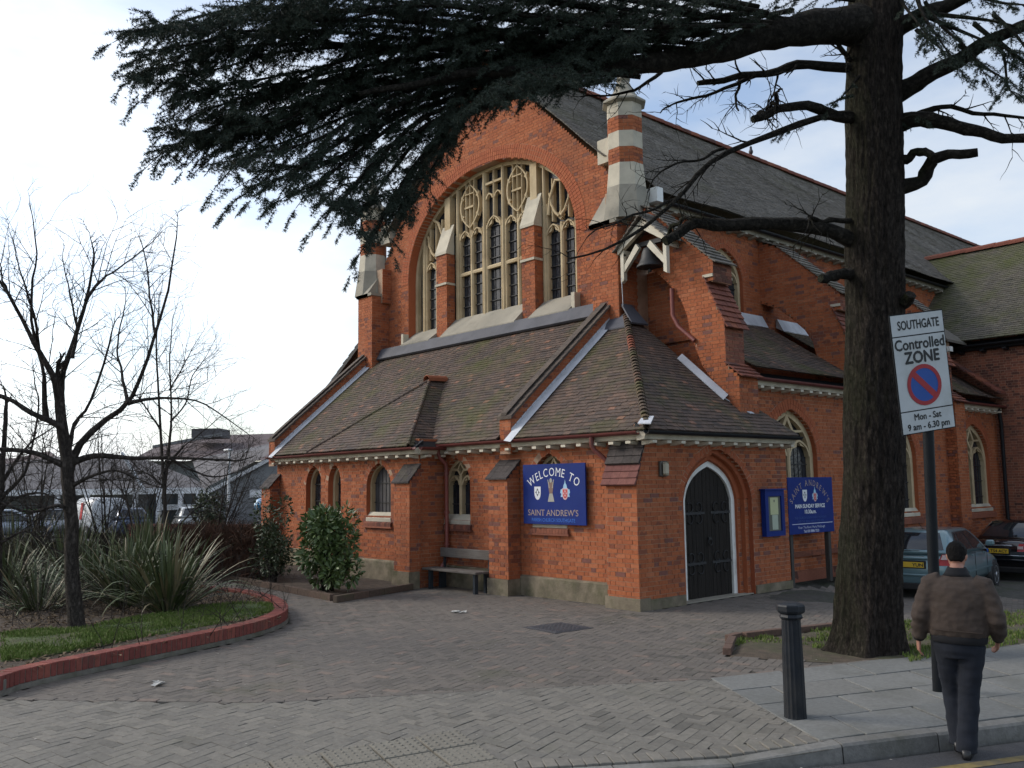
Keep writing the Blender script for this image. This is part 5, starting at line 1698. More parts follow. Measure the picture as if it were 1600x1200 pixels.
P_BLACK = flat_mat('print_black', (0.012,0.013,0.016)); P_DGREY = flat_mat('print_dark', (0.05,0.06,0.07)); P_BRN = flat_mat('print_brown', (0.20,0.12,0.10)); P_GREY = flat_mat('print_stone', (0.36,0.36,0.32))
M_SIGNBLUE = mat_simple('sign_blue_enamel', (0.006,0.024,0.175), 0.6, var=0.10, scale=5, dirt=(0.010,0.030,0.17), dscale=2, spec=.2)

def board(name, label, cat, origin, right, out_, w, h, mat, th=0.03, rot=0.0):
    """flat board whose lower left front corner stands at origin"""
    o = bpy.data.objects.new(name, None); COL.objects.link(o)
    R_ = Vector(right).normalized(); N_ = Vector(out_).normalized(); U_ = N_.cross(R_)
    M = Matrix(((R_.x,U_.x,N_.x,origin[0]),(R_.y,U_.y,N_.y,origin[1]),(R_.z,U_.z,N_.z,origin[2]),(0,0,0,1)))
    if rot: M = M @ Matrix.Rotation(rot, 4, 'Z')
    o.matrix_world = M
    tag(o, label, cat)
    mb = MB(); mb.bbox((0,0,-th),(w,h,0),0.004); mb.build('panel', mat, o)
    return o
def shield(cx, cy, s, parent, z, body=P_WHITE, cross=P_DGREY, field=None):
    p = Print(); pts = [(cx-s*.5,cy+s*.62),(cx+s*.5,cy+s*.62)] + [(cx+s*.5*math.cos(t)*1.0, cy-s*.05+s*.75*math.sin(t)*(1 if math.sin(t)>-.99 else 1)) for t in np.linspace(0,-PI,9)]
    p.poly(pts); p.build('shield', body, parent, z)
    q = Print()
    if field is not None:
        f = Print(); f.poly([(cx+(a-cx)*.78, cy+(b-cy)*.78) for a, b in pts]); f.build('shield_field', field, parent, z+.001)
    for (sx, sy) in ((0,1),(0,-1),(1,0),(-1,0)):
        a = s*.36
        tri = [(cx+sx*a, cy+sy*a*1.25), (cx+sx*.0+(.0 if sx else -a*.45)+sx*a*.35, cy+sy*a*.55+(0 if sy else a*.5)), (cx+(0 if sx else a*.45)+sx*a*.35, cy+sy*a*.55-(0 if sy else a*.5))]
        q.poly(tri)
    q.build('shield_charge', cross, parent, z+.002)
def crest(cx, cy, s, parent, z):
    p = Print(); p.poly([(cx-s*.28,cy+s*.25),(cx+s*.28,cy+s*.25),(cx+s*.2,cy+s*.62),(cx+s*.07,cy+s*.8),(cx,cy+s*1.15),(cx-s*.07,cy+s*.8),(cx-s*.2,cy+s*.62)]); p.build('crest_helm', P_LBLUE, parent, z)
    for sg in (-1,1):
        p = Print(); p.poly([(cx+sg*s*.15,cy+s*.32),(cx+sg*s*.55,cy+s*.25),(cx+sg*s*.62,cy-s*.05),(cx+sg*s*.48,cy-s*.15),(cx+sg*s*.58,cy-s*.42),(cx+sg*s*.3,cy-s*.4)]); p.build('crest_mantling', P_LBLUE, parent, z)
    shield(cx, cy-s*.10, s*.72, parent, z+.002, P_PINK, P_PINK, P_RED)

# welcome sign on the west wall
wx0, wz0, wW, wH = -2.92, 1.325, 1.62, 1.09
ws_ = board('welcome_sign', 'square blue WELCOME TO sign hung over a window of the west wall', 'sign', (wx0,0.155,wz0), (1,0,0), (0,-1,0), wW, wH, M_SIGNBLUE, 0.03)
p = Print(); p.arc('WELCOME TO', wW/2, wH*.80-1.02, 1.02, 0.215, 1.32, wk=.86); p.build('lettering', P_WHITE, ws_, .003)
shield(wW*.245, wH*.53, .17, ws_, .003)
crest(wW*.69, wH*.53, .20, ws_, .003)
p = Print(); p.poly([(wW*.465-.085,wH*.375),(wW*.465+.085,wH*.375),(wW*.465+.06,wH*.45),(wW*.465+.035,wH*.53),(wW*.465-.035,wH*.53),(wW*.465-.06,wH*.45)]); p.build('statue_plinth', P_GREY, ws_, .003)
p = Print(); p.poly([(wW*.465-.04,wH*.51),(wW*.465+.04,wH*.51),(wW*.465+.065,wH*.62),(wW*.465+.05,wH*.70),(wW*.465-.05,wH*.70),(wW*.465-.065,wH*.62)]); p.build('statue_robe', P_BRN, ws_, .004)
p = Print(); p.poly([(wW*.465+.034*math.cos(t),wH*.725+.042*math.sin(t)) for t in np.linspace(0,2*PI,10)[:-1]]); p.poly([(wW*.465-.085,wH*.74),(wW*.465-.065,wH*.74),(wW*.465-.03,wH*.60),(wW*.465-.05,wH*.60)]); p.poly([(wW*.465+.065,wH*.74),(wW*.465+.085,wH*.74),(wW*.465+.05,wH*.60),(wW*.465+.03,wH*.60)]); p.build('statue_head', P_GREY, ws_, .005)
p = Print(); p.line("SAINT ANDREW'S", wW*.485, wH*.145, .155, 1.30, serif=True); p.build('lettering', P_TAN, ws_, .003)
p = Print(); p.line("PARISH CHURCH SOUTHGATE", wW*.49, wH*.045, .088, 1.12, serif=True); p.build('lettering', P_BLUE, ws_, .003)
# the sign on two posts south of the porch
cs0, cz0, cW, cH = 4.50, 1.005, 1.68, 1.11
cs_ = board('church_sign', "blue SAINT ANDREW'S service times sign on two posts beside the cedar", 'sign', (-0.03,cs0,cz0), (0,1,0), (1,0,0), cW, cH, M_SIGNBLUE, 0.03)
p = Print(); p.arc("SAINT ANDREW'S", cW*.47, cH*.80-.72, .78, .165, 2.05, wk=.9); p.build('lettering', P_TAN, cs_, .003)
shield(cW*.36, cH*.685, .165, cs_, .003); crest(cW*.585, cH*.665, .17, cs_, .003)
p = Print(); p.line('MAIN SUNDAY SERVICE', cW*.47, cH*.455, .105, 1.10, bold=.004); p.line('10.30a.m.', cW*.47, cH*.355, .105, .42, bold=.004); p.build('lettering', P_WHITE, cs_, .003)
p = Print(); p.line('THE CHURCH IS OPEN EVERY MORNING', cW*.47, cH*.262, .062, 1.18); p.line('AND THE SMALL HALL IS FOR HIRE', cW*.47, cH*.20, .062, .98); p.build('lettering', flat_mat('print_deep_blue', (0.014,0.058,0.27)), cs_, .003)
p = Print(); p.poly([(cW*.06,cH*.168),(cW*.96,cH*.168),(cW*.96,cH*.180),(cW*.06,cH*.180)]); p.line('Vicar: The Revd. Maria McGough', cW*.48, cH*.092, .068, 1.0); p.line('Tel: 020 8886 7523', cW*.47, cH*.022, .068, .56, bold=.003); p.build('lettering', flat_mat('print_pale_blue', (0.50,0.53,0.68)), cs_, .003)
M_POST = mat_simple('weathered_post', (0.055,0.048,0.042), 0.8, var=0.4, scale=6, bump=0.3, stretch=(8,8,.6))
for u in (0.12, cW-.14):
    mb = MB(); mb.bbox((u-.05,-cz0,-.13),(u+.05,.95,-.032),.006); mb.build('post', M_POST, cs_)
# notice case by the door
nb = board('notice_case', 'dark blue glazed notice case with pale yellow papers beside the church door', 'notice board', (0.085,3.49,1.02), (0,1,0), (1,0,0), .64, .86, M_SIGNBLUE, .07)
M_CASE = mat_simple('case_lining', (0.10,0.105,0.085), .6, var=.1); M_YPAPER = mat_simple('yellow_paper', (0.50,0.52,0.30), .8, var=.05); M_GPAPER = mat_simple('grey_paper', (0.40,0.45,0.36), .8, var=.05)
mb = MB(); mb.box((.11,.10,.001),(.53,.74,.006)); mb.build('lining', M_CASE, nb)
for nm, a, b in (('frame',(0,0,0),(.10,.86,.03)),('frame',(.54,0,0),(.64,.86,.03)),('frame',(.10,0,0),(.54,.09,.03)),('frame',(.10,.75,0),(.54,.86,.03))):
    mb = MB(); mb.box(a, b); mb.build(nm, M_SIGNBLUE, nb)
mb = MB(); mb.box((-.04,.86,-.07),(.68,.885,.06)); mb.build('top_ledge', M_SIGNBLUE, nb)
mb = MB(); mb.box((.19,.40,.007),(.45,.72,.010)); mb.build('paper', M_YPAPER, nb)
mb = MB(); mb.box((.24,.12,.007),(.43,.395,.010)); mb.build('paper', M_GPAPER, nb)
p = Print()
p.poly([(.32+.018*math.cos(t),.655+.026*math.sin(t)) for t in np.linspace(0,2*PI,9)[:-1]]); p.build('emblem', P_DGREY, nb, .0115)
# small blue plaque
sp = board('small_plaque', 'tiny blue plaque on the brick pier left of the far aisle window', 'plaque', (-0.475,13.40,1.42), (0,1,0), (1,0,0), .36, .36, M_SIGNBLUE, .02)
p = Print()
for k, (y, w) in enumerate(((.30,.22),(.20,.26),(.15,.28),(.10,.2))): p.poly([(.18-w/2,y),(.18+w/2,y),(.18+w/2,y+.025),(.18-w/2,y+.025)])
p.build('lettering', P_LBLUE, sp, .003)
# bulkhead lamp (unlit)
lp = empty('wall_lamp', (0.0,0.66,2.28)); tag(lp, 'small unlit bulkhead lamp on the brick wall left of the church door', 'lamp')
mb = MB(); mb.bbox((0.0,-.10,-.13),(.05,.10,.13),.012); mb.build('base', mat_simple('grey_plastic', (.09,.085,.075), .5), lp)
mb = MB(); mb.bbox((.051,-.07,-.11),(.11,.075,.11),.03); mb.build('diffuser', mat_simple('lamp_diffuser', (.40,.36,.27), .3, var=.08), lp)

# bench against the wall
bn = empty('bench', (-4.50,0.0,0.0)); tag(bn, 'weathered grey wooden bench against the west wall under the window', 'bench')
M_BW = mat_simple('weathered_bench_wood', (0.115,0.098,0.085), .85, var=.35, scale=7, bump=.4, bscale=30, stretch=(.5,6,6), dirt=(.17,.155,.14), dscale=2.5)
M_BL = mat_simple('bench_steel', (0.025,0.033,0.042), .5, var=.3)
mb = MB(); mb.bbox((-.78,-.02,.615),(.78,.03,.80),.008); mb.build('back_board', M_BW, bn)
mb = MB(); mb.bbox((-.92,-.38,.37),(.80,-.20,.415),.008); mb.build('seat_board', M_BW, bn)
mb = MB(); mb.bbox((-.92,-.19,.37),(.80,-.02,.415),.008); mb.build('seat_board', M_BW, bn)
for x in (-.72,.70):
    mb = MB(); mb.box((x-.03,-.34,0),(x+.03,-.26,.369)); mb.build('leg', M_BL, bn)
    mb = MB(); mb.box((x-.03,-.08,0),(x+.03,.035 - .01,.369)); mb.box((x-.025,.032,.0),(x+.025,.07,.74)); mb.build('leg', M_BL, bn)

# bollard
bp = on_ground(1243,1121)
bl_ = empty('bollard', (bp.x,bp.y,gz(bp.x,bp.y)), .3); tag(bl_, 'black fluted cast iron bollard with a wide cap at the edge of the crossing', 'bollard')
M_BOL = mat_simple('bollard_paint', (0.014,0.017,0.022), .45, var=.35, scale=10, bump=.15, bscale=60, dirt=(.030,.030,.031), dscale=4, spec=.25)
mb = MB(); n = 32; rings = []
for (z, r) in ((0.0,.098),(.03,.096),(.5,.090),(.84,.082)):
    rings.append([Vector((math.cos(2*PI*k/n),math.sin(2*PI*k/n),0))*(r*(1-.055*(k%2)))+Z1*z for k in range(n)])
mb.loft(rings, smooth=False); mb.build('shaft', M_BOL, bl_)
mb = MB(); mb.lathe([(.085,.838),(.100,.85),(.104,.862),(.098,.875),(.094,.885),(.118,.90),(.126,.915),(.126,.955),(.120,.968),(.06,.985),(0,.99)], 8, None, False); mb.build('cap', M_BOL, bl_)

# controlled zone sign on its pole
pp = on_ground(1466,1081)
zs_ = empty('parking_sign', (pp.x,pp.y,0)); tag(zs_, 'white SOUTHGATE Controlled ZONE parking sign on a black pole by the cedar', 'sign')
dist = (pp-CAMP).dot(CF)
top = at(1438, 520, dist); px_top = at(1449, 640, dist)
M_POLE = mat_simple('black_pole', (0.010,0.012,0.015), .5, var=.25, spec=.2)
mb = MB(); mb.tube([(0,0,-.05),(px_top.x-pp.x,px_top.y-pp.y,px_top.z),(px_top.x-pp.x,px_top.y-pp.y,px_top.z+.9)], .052, 14); mb.build('pole', M_POLE, zs_)
# plate corners fitted to the plate in the photo; the plate is flat, slightly leaning
c0, c1, c2, c3 = [at(u,v,dist-.07) for u, v in ((1399,679),(1495,671),(1484,479),(1388,496))]
ex = ((c1-c0)+(c2-c3)).normalized(); wP = ((c1-c0).length+(c2-c3).length)/2; hP = ((c3-c0).length+(c2-c1).length)/2
ey_ = ((c3-c0)+(c2-c1)).normalized(); yaw_ = 0.42
ex = (ex + CF*0.30).normalized(); wP *= 1.045
ez = ex.cross(ey_).normalized(); ey = ez.cross(ex).normalized()
cc_ = (c0+c1+c2+c3)/4
pl_ = bpy.data.objects.new('sign_plate', None); COL.objects.link(pl_); pl_.parent = zs_
Mw = Matrix(((ex.x,ey.x,ez.x,cc_.x),(ex.y,ey.y,ez.y,cc_.y),(ex.z,ey.z,ez.z,cc_.z),(0,0,0,1)))
pl_.matrix_local = Matrix.Translation(-Vector(zs_.location)) @ Mw
M_PLATE = mat_simple('white_sign_face', (0.50,0.53,0.55), .4, var=.05, scale=4, dirt=(.40,.42,.42), dscale=3)
sh = 0.09     # the plate hangs a little crooked: its rows rise to the right
def rowz(y0, y1, x): return y0
W2, H2 = wP/2, hP/2
def skew_quad(x0, x1, y0, y1, s0, s1): return [(x0,y0-s0),(x1,y0+s0),(x1,y1+s1),(x0,y1-s1)]
mb = MB(); mb.prism([(x,y,-.012) for x,y in [(-W2,-H2),(W2,-H2),(W2,H2),(-W2,H2)]], (0,0,.012)); mb.build('backing', M_POLE, pl_)
bands = ((-H2+.010, -H2+.185*hP), (-H2+.195*hP, H2-.192*hP), (H2-.182*hP, H2-.010))
for (a, b) in bands:
    mb = MB(); mb.prism([(x,y,.001) for x,y in [(-W2+.010,a),(W2-.010,a),(W2-.010,b),(-W2+.010,b)]], (0,0,.003)); mb.build('face', M_PLATE, pl_)
p = Print()
p.line('SOUTHGATE', 0.01, H2-.132*hP, .105*hP, wP*.77, bold=.003)
p.line('Controlled', 0.0, H2-.300*hP, .125*hP, wP*.92, bold=.004)
p.line('ZONE', 0.01, H2-.415*hP, .135*hP, wP*.64, bold=.006)
p.line('Mon - Sat', 0.0, -H2+.112*hP, .075*hP, wP*.50, bold=.0025)
p.line('9 am - 6.30 pm', 0.0, -H2+.032*hP, .075*hP, wP*.78, bold=.0025)
p.build('lettering', P_BLACK, pl_, .0055)
rr = .172*hP; cy_ = -.105*hP
p = Print(); p.mb.strip([(rr*math.cos(t),cy_+rr*math.sin(t),0) for t in np.linspace(0,2*PI,41)],[(rr*.80*math.cos(t),cy_+rr*.80*math.sin(t),0) for t in np.linspace(0,2*PI,41)],(0,0,.001))
a = rr*.82/math.sqrt(2); w = .030/math.sqrt(2)
p.poly([(-a-w,cy_+a-w),(-a+w,cy_+a+w),(a+w,cy_-a+w),(a-w,cy_-a-w)])
p.build('red_ring', flat_mat('sign_red', (0.33,0.018,0.028)), pl_, .0075)
p = Print(); p.poly([(rr*.82*math.cos(t),cy_+rr*.82*math.sin(t)) for t in np.linspace(0,2*PI,41)[:-1]]); p.build('blue_disc', flat_mat('sign_blue', (0.012,0.072,0.33)), pl_, .006)

# pigeon on the ridge
pg = at(1174,254,1.0)-CAMP
t_ = (gx-CAMP.x)/pg.x; q = CAMP+pg*t_
pz = prof_nave(5.58)+.17
bird = MB()
def ell(mb, c, r, n=8, m=6):
    rings = []
    for i in range(m+1):
        t = -PI/2+PI*i/m
        rings.append([Vector((c[0]+r[0]*math.cos(t)*math.cos(a),c[1]+r[1]*math.cos(t)*math.sin(a),c[2]+r[2]*math.sin(t))) for a in np.linspace(0,2*PI,n,endpoint=False)])
    mb.loft(rings)
ell(bird,(0,0,.12),(.08,.15,.10)); ell(bird,(0,-.09,.25),(.045,.05,.05)); ell(bird,(0,.17,.07),(.04,.12,.03)); bird.tube([(0,-.07,.14),(0,-.085,.24)],[.055,.04],8); bird.tube([(0,-.13,.25),(0,-.17,.24)],[.012,.003],5); bird.tube([(.03,0,.04),(.03,0,-.02)],.008,5); bird.tube([(-.03,0,.04),(-.03,0,-.02)],.008,5)
bo_ = bird.build('pigeon', mat_simple('pigeon_grey', (.06,.06,.075), .7, var=.3)); bo_.location = (gx,q.y,pz); bo_.rotation_euler = (0,0,.6); tag(bo_, 'grey pigeon perched on the ridge of the nave roof', 'bird')
# ------------------------------------------------------------------ the walking man and the cars
def fused(name, mb, vox, mat, parent=None, smooth=3, disp=None):
    """closed shapes grown together into one continuous surface"""
    me = mb.mesh(name, mat)
    o = bpy.data.objects.new(name, me); COL.objects.link(o)
    r = o.modifiers.new('r', 'REMESH'); r.mode = 'VOXEL'; r.voxel_size = vox; r.use_smooth_shade = True
    s = o.modifiers.new('s', 'SMOOTH'); s.iterations = smooth; s.factor = 0.5
    bpy.context.view_layer.update()
    m2 = bpy.data.meshes.new_from_object(o.evaluated_get(bpy.context.evaluated_depsgraph_get()))
    bpy.data.objects.remove(o); bpy.data.meshes.remove(me)
    m2.name = name
    if not m2.materials: m2.materials.append(mat)
    if disp:
        for v in m2.vertices: v.co += disp(v.co, v.normal)
    for p in m2.polygons: p.use_smooth = True
    return link(name, m2, parent)

def rings_el(spec, n=16):
    """stack of ellipses: (cx, cy, z, rx, ry)"""
    return [[Vector((cx+rx*math.cos(2*PI*k/n), cy+ry*math.sin(2*PI*k/n), z)) for k in range(n)] for cx, cy, z, rx, ry in spec]

MSC = 0.945
mp_ = on_ground(1505, 1181, ROADZ)
vd = (mp_-CAMP); man_rz = math.atan2(vd.y, vd.x)-PI/2-0.10
man = empty('person', (mp_.x,mp_.y,ROADZ), man_rz); man.scale = (MSC,MSC,MSC); man.rotation_euler = (0,0.028,man_rz)
tag(man, 'man in a brown jacket and dark trousers walking away along the kerb, seen from behind', 'person')
M_SKIN = mat_simple('skin', (0.36,0.17,0.115), .55, var=.12, scale=20)
M_JACK = mat_simple('brown_jacket_cloth', (0.060,0.042,0.032), .9, var=.14, scale=14, bump=.35, bscale=180, dirt=(.053,.037,.030), dscale=5)
M_TROU = mat_simple('dark_trouser_cloth', (0.009,0.012,0.020), .95, var=.2, scale=10, bump=.25, bscale=220)
M_HAIR = mat_simple('dark_hair', (0.006,0.005,0.0045), .7, var=.4, scale=40, bump=.7, bscale=120, stretch=(1,1,.35), spec=.15)
M_SHOE = mat_simple('black_shoe', (0.010,0.010,0.011), .35, var=.2)
M_KNIT = mat_simple('black_ribbing', (0.009,0.009,0.011), .95, var=.2)
# joints
hipz = .90
L_h, R_h = Vector((-.095,0,hipz)), Vector((.095,0,hipz))
L_k, R_k = Vector((-.075,.13,.49)), Vector((.060,.02,.49))
L_a, R_a = Vector((-.035,.10,.11)), Vector((.035,-.04,.09))
L_s, R_s = Vector((-.185,-.01,1.41)), Vector((.185,-.01,1.41))
L_e, R_e = Vector((-.285,-.05,1.13)), Vector((.295,-.05,1.13))
L_w, R_w = Vector((-.315,.02,.915)), Vector((.285,.13,.955))
body = MB()
# trunk, neck, head in one
body.loft(rings_el([(0,0,.84,.12,.09),(0,0,.92,.155,.105),(0,0,1.05,.14,.10),(0,-.01,1.22,.165,.11),(0,-.015,1.36,.17,.105),(0,-.01,1.44,.10,.075),(0,.0,1.48,.058,.058),(0,.02,1.55,.055,.058),(0,.03,1.58,.05,.05)]))
HC = Vector((0,.055,1.635)); tilt = Matrix.Rotation(-.32,3,'X')
def hd_pt(v): return HC + tilt @ Vector(v)
hr = []
for z, rx, ry, oy in ((-.115,.030,.035,.045),(-.10,.045,.06,.03),(-.06,.062,.082,.012),(-.01,.072,.094,.0),(.04,.075,.098,-.005),(.075,.068,.088,-.008),(.10,.045,.058,-.01),(.112,.015,.02,-.01)):
    hr.append([hd_pt((rx*math.cos(2*PI*k/18), oy+ry*math.sin(2*PI*k/18), z)) for k in range(18)])
body.loft(hr)
body.tube([hd_pt((0,.088,.012)),hd_pt((0,.112,-.022)),hd_pt((0,.105,-.034))],[.008,.014,.010],8)      # nose
body.tube([hd_pt((-.022,.084,-.058)),hd_pt((0,.094,-.058)),hd_pt((.022,.084,-.058))],[.006,.010,.006],8)   # mouth
for sg in (-1,1):
    body.tube([hd_pt((sg*.018,.085,.028)),hd_pt((sg*.045,.074,.028))],[.008,.008],8)                   # brow
    ear = [hd_pt((sg*.072,-.004+.018*math.cos(t),.0+.031*math.sin(t))) for t in np.linspace(0,2*PI,10)]
    body.tube(ear,.008,6); body.tube([hd_pt((sg*.066,-.004,.0)),hd_pt((sg*.078,-.012,.0))],[.024,.018],8)
for h, k, a in ((L_h,L_k,L_a),(R_h,R_k,R_a)): body.tube([h+Z1*.04,h.lerp(k,.5),k,k.lerp(a,.35),a],[.085,.072,.052,.052,.036],12)
for s_, e, w in ((L_s,L_e,L_w),(R_s,R_e,R_w)): body.tube([s_,s_.lerp(e,.5),e,e.lerp(w,.4),w],[.058,.048,.040,.038,.027],12)
# hands: palm, four fingers of different lengths with bends, thumb from the side of the palm
def hand(w, fdir, palm_n, thumb_dir):
    fdir = Vector(fdir).normalized(); pn = Vector(palm_n); pn = (pn-fdir*pn.dot(fdir)).normalized(); sd = Vector(thumb_dir); sd = (sd-fdir*sd.dot(fdir)-pn*sd.dot(pn)).normalized()
    n = 12; rr_ = []
    for t, a, b in ((-.01,.025,.020),(.02,.032,.019),(.055,.040,.018),(.085,.041,.016),(.095,.037,.013)):
        c = w+fdir*t; rr_.append([c+sd*(a*math.cos(2*PI*k/n))+pn*(b*math.sin(2*PI*k/n)) for k in range(n)])
    body.loft(rr_)
    for i, (o, ln) in enumerate(((.029,.066),(.010,.075),(-.010,.070),(-.028,.055))):
        b0 = w+fdir*.078+sd*o; d1 = (fdir+pn*.30+sd*(o*1.2)).normalized(); d2 = (fdir+pn*.85).normalized(); d3 = (fdir+pn*1.3).normalized()
        p1 = b0+d1*ln*.50; p2 = p1+d2*ln*.32; p3 = p2+d3*ln*.26
        body.tube([b0-fdir*.02,b0,p1,p2,p3],[.010,.0098,.0090,.0082,.0062],8)
    t0 = w+fdir*.022+sd*.028; t1 = t0+(sd*.55+fdir*.75+pn*.25).normalized()*.040; t2 = t1+(fdir+pn*.25+sd*.1).normalized()*.030
    body.tube([t0-sd*.015,t0,t1,t2],[.013,.013,.0105,.0075],8)
hand(L_w, (-.02,.10,-1), (.9,.25,0), (.15,1,0))
hand(R_w, (-.15,.55,-.8), (-.9,.1,-.3), (.1,.8,.5))
fused('body', body, .0068, M_SKIN, man, 2)
# hair: cap with a cut line at the nape
hb = MB(); hr = []
for z, rx, ry, oy in ((-.062,.046,.040,-.048),(-.03,.066,.062,-.034),(.02,.080,.090,-.016),(.06,.082,.100,-.010),(.095,.062,.080,-.010),(.12,.030,.042,-.010),(.127,.008,.010,-.01)):
    hr.append([hd_pt((rx*math.cos(2*PI*k/20), oy+ry*math.sin(2*PI*k/20), z)) for k in range(20)])
hb.loft(hr)
fused('hair', hb, .008, M_HAIR, man, 1, lambda c, n: n*(.004*mnoise.noise(Vector((c.x*70,c.y*70,c.z*30)))))
# jacket
jk = MB()
jk.loft(rings_el([(0,-.005,.975,.225,.150),(0,-.01,1.05,.238,.160),(0,-.012,1.16,.236,.160),(0,-.02,1.28,.235,.155),(0,-.022,1.37,.228,.140),(0,-.015,1.43,.18,.115),(0,0,1.475,.105,.090),(0,.012,1.50,.078,.078)],20))
for s_, e, w, sg in ((L_s,L_e,L_w,-1),(R_s,R_e,R_w,1)):
    jk.tube([s_+Vector((-sg*.05,0,.0)),s_+Vector((sg*.012,0,-.01)),s_.lerp(e,.45)+Vector((sg*.01,0,0)),e,e.lerp(w,.45),w+(e-w)*.10],[.085,.092,.084,.074,.068,.056],14)
def folds(c, n):
    d = .010*mnoise.noise(Vector((c.x*8,c.y*8,c.z*13)))+.006*mnoise.noise(Vector((c.x*26,c.y*26,c.z*30+5)))
    if abs(c.x) > .235: d += .006*math.sin(c.z*75+c.x*20)*.6
    return n*d
fused('jacket', jk, .0125, M_JACK, man, 3, folds)
mb = MB(); mb.loft(rings_el([(0,-.005,.925,.205,.137),(0,-.005,.93,.215,.146),(0,-.005,.985,.222,.150),(0,-.005,1.0,.20,.13)],20)); mb.build('hem', M_KNIT, man)
mb = MB(); mb.loft(rings_el([(0,-.002,1.475,.108,.094),(0,.006,1.50,.090,.088),(0,.014,1.53,.078,.080),(0,.018,1.545,.073,.077),(0,.018,1.54,.060,.064),(0,.01,1.49,.060,.06)],20)); mb.build('collar', M_KNIT, man)
for e, w in ((L_e,L_w),(R_e,R_w)):
    mb = MB(); d = (e-w).normalized(); mb.tube([w+d*.002,w+d*.01,w+d*.045],[.040,.046,.050],14); mb.build('cuff', M_KNIT, man)
for dy in (0,):
    mb = MB(); mb.tube([(x,-.172+.02*(x/.2)**2,1.035) for x in np.linspace(-.19,.19,13)],.0035,5); mb.tube([(x,-.160+.055*(x/.2)**2,1.345) for x in np.linspace(-.19,.19,13)],.003,5); mb.build('seam', M_JACK, man)
# trousers
tr = MB()
tr.loft(rings_el([(0,0,.80,.15,.115),(0,-.005,.86,.178,.130),(0,-.005,.92,.182,.132),(0,0,.985,.17,.12)],18))
for h, k, a, sg in ((L_h,L_k,L_a,-1),(R_h,R_k,R_a,1)):
    tr.tube([h+Z1*.02,h.lerp(k,.4),k,k.lerp(a,.45),a+Z1*.0,a-Z1*.045],[.108,.098,.083,.080,.080,.084],14)
fused('trousers', tr, .0115, M_TROU, man, 3, lambda c, n: n*(.009*mnoise.noise(Vector((c.x*10,c.y*10,c.z*11)))+.004*mnoise.noise(Vector((c.x*4,c.y*4,c.z*26)))))
for a, fwd in ((L_a,.0),(R_a,.0)):
    mb = MB(); rr_ = []
    for y, w, h0_, h1_ in ((-.095,.020,.004,.05),(-.08,.036,.001,.085),(-.02,.040,.001,.10),(.05,.043,.001,.075),(.12,.048,.001,.055),(.17,.038,.002,.042),(.195,.014,.006,.026)):
        rr_.append([Vector((a.x+w*math.copysign(abs(math.cos(t))**.6,math.cos(t)), a.y+y, (a.z-.095)+(h0_+h1_)/2+(h1_-h0_)/2*math.copysign(abs(math.sin(t))**.6,math.sin(t)))) for t in np.linspace(0,2*PI,12,endpoint=False)])
    mb.loft(rr_); mb.build('shoe', M_SHOE, man)

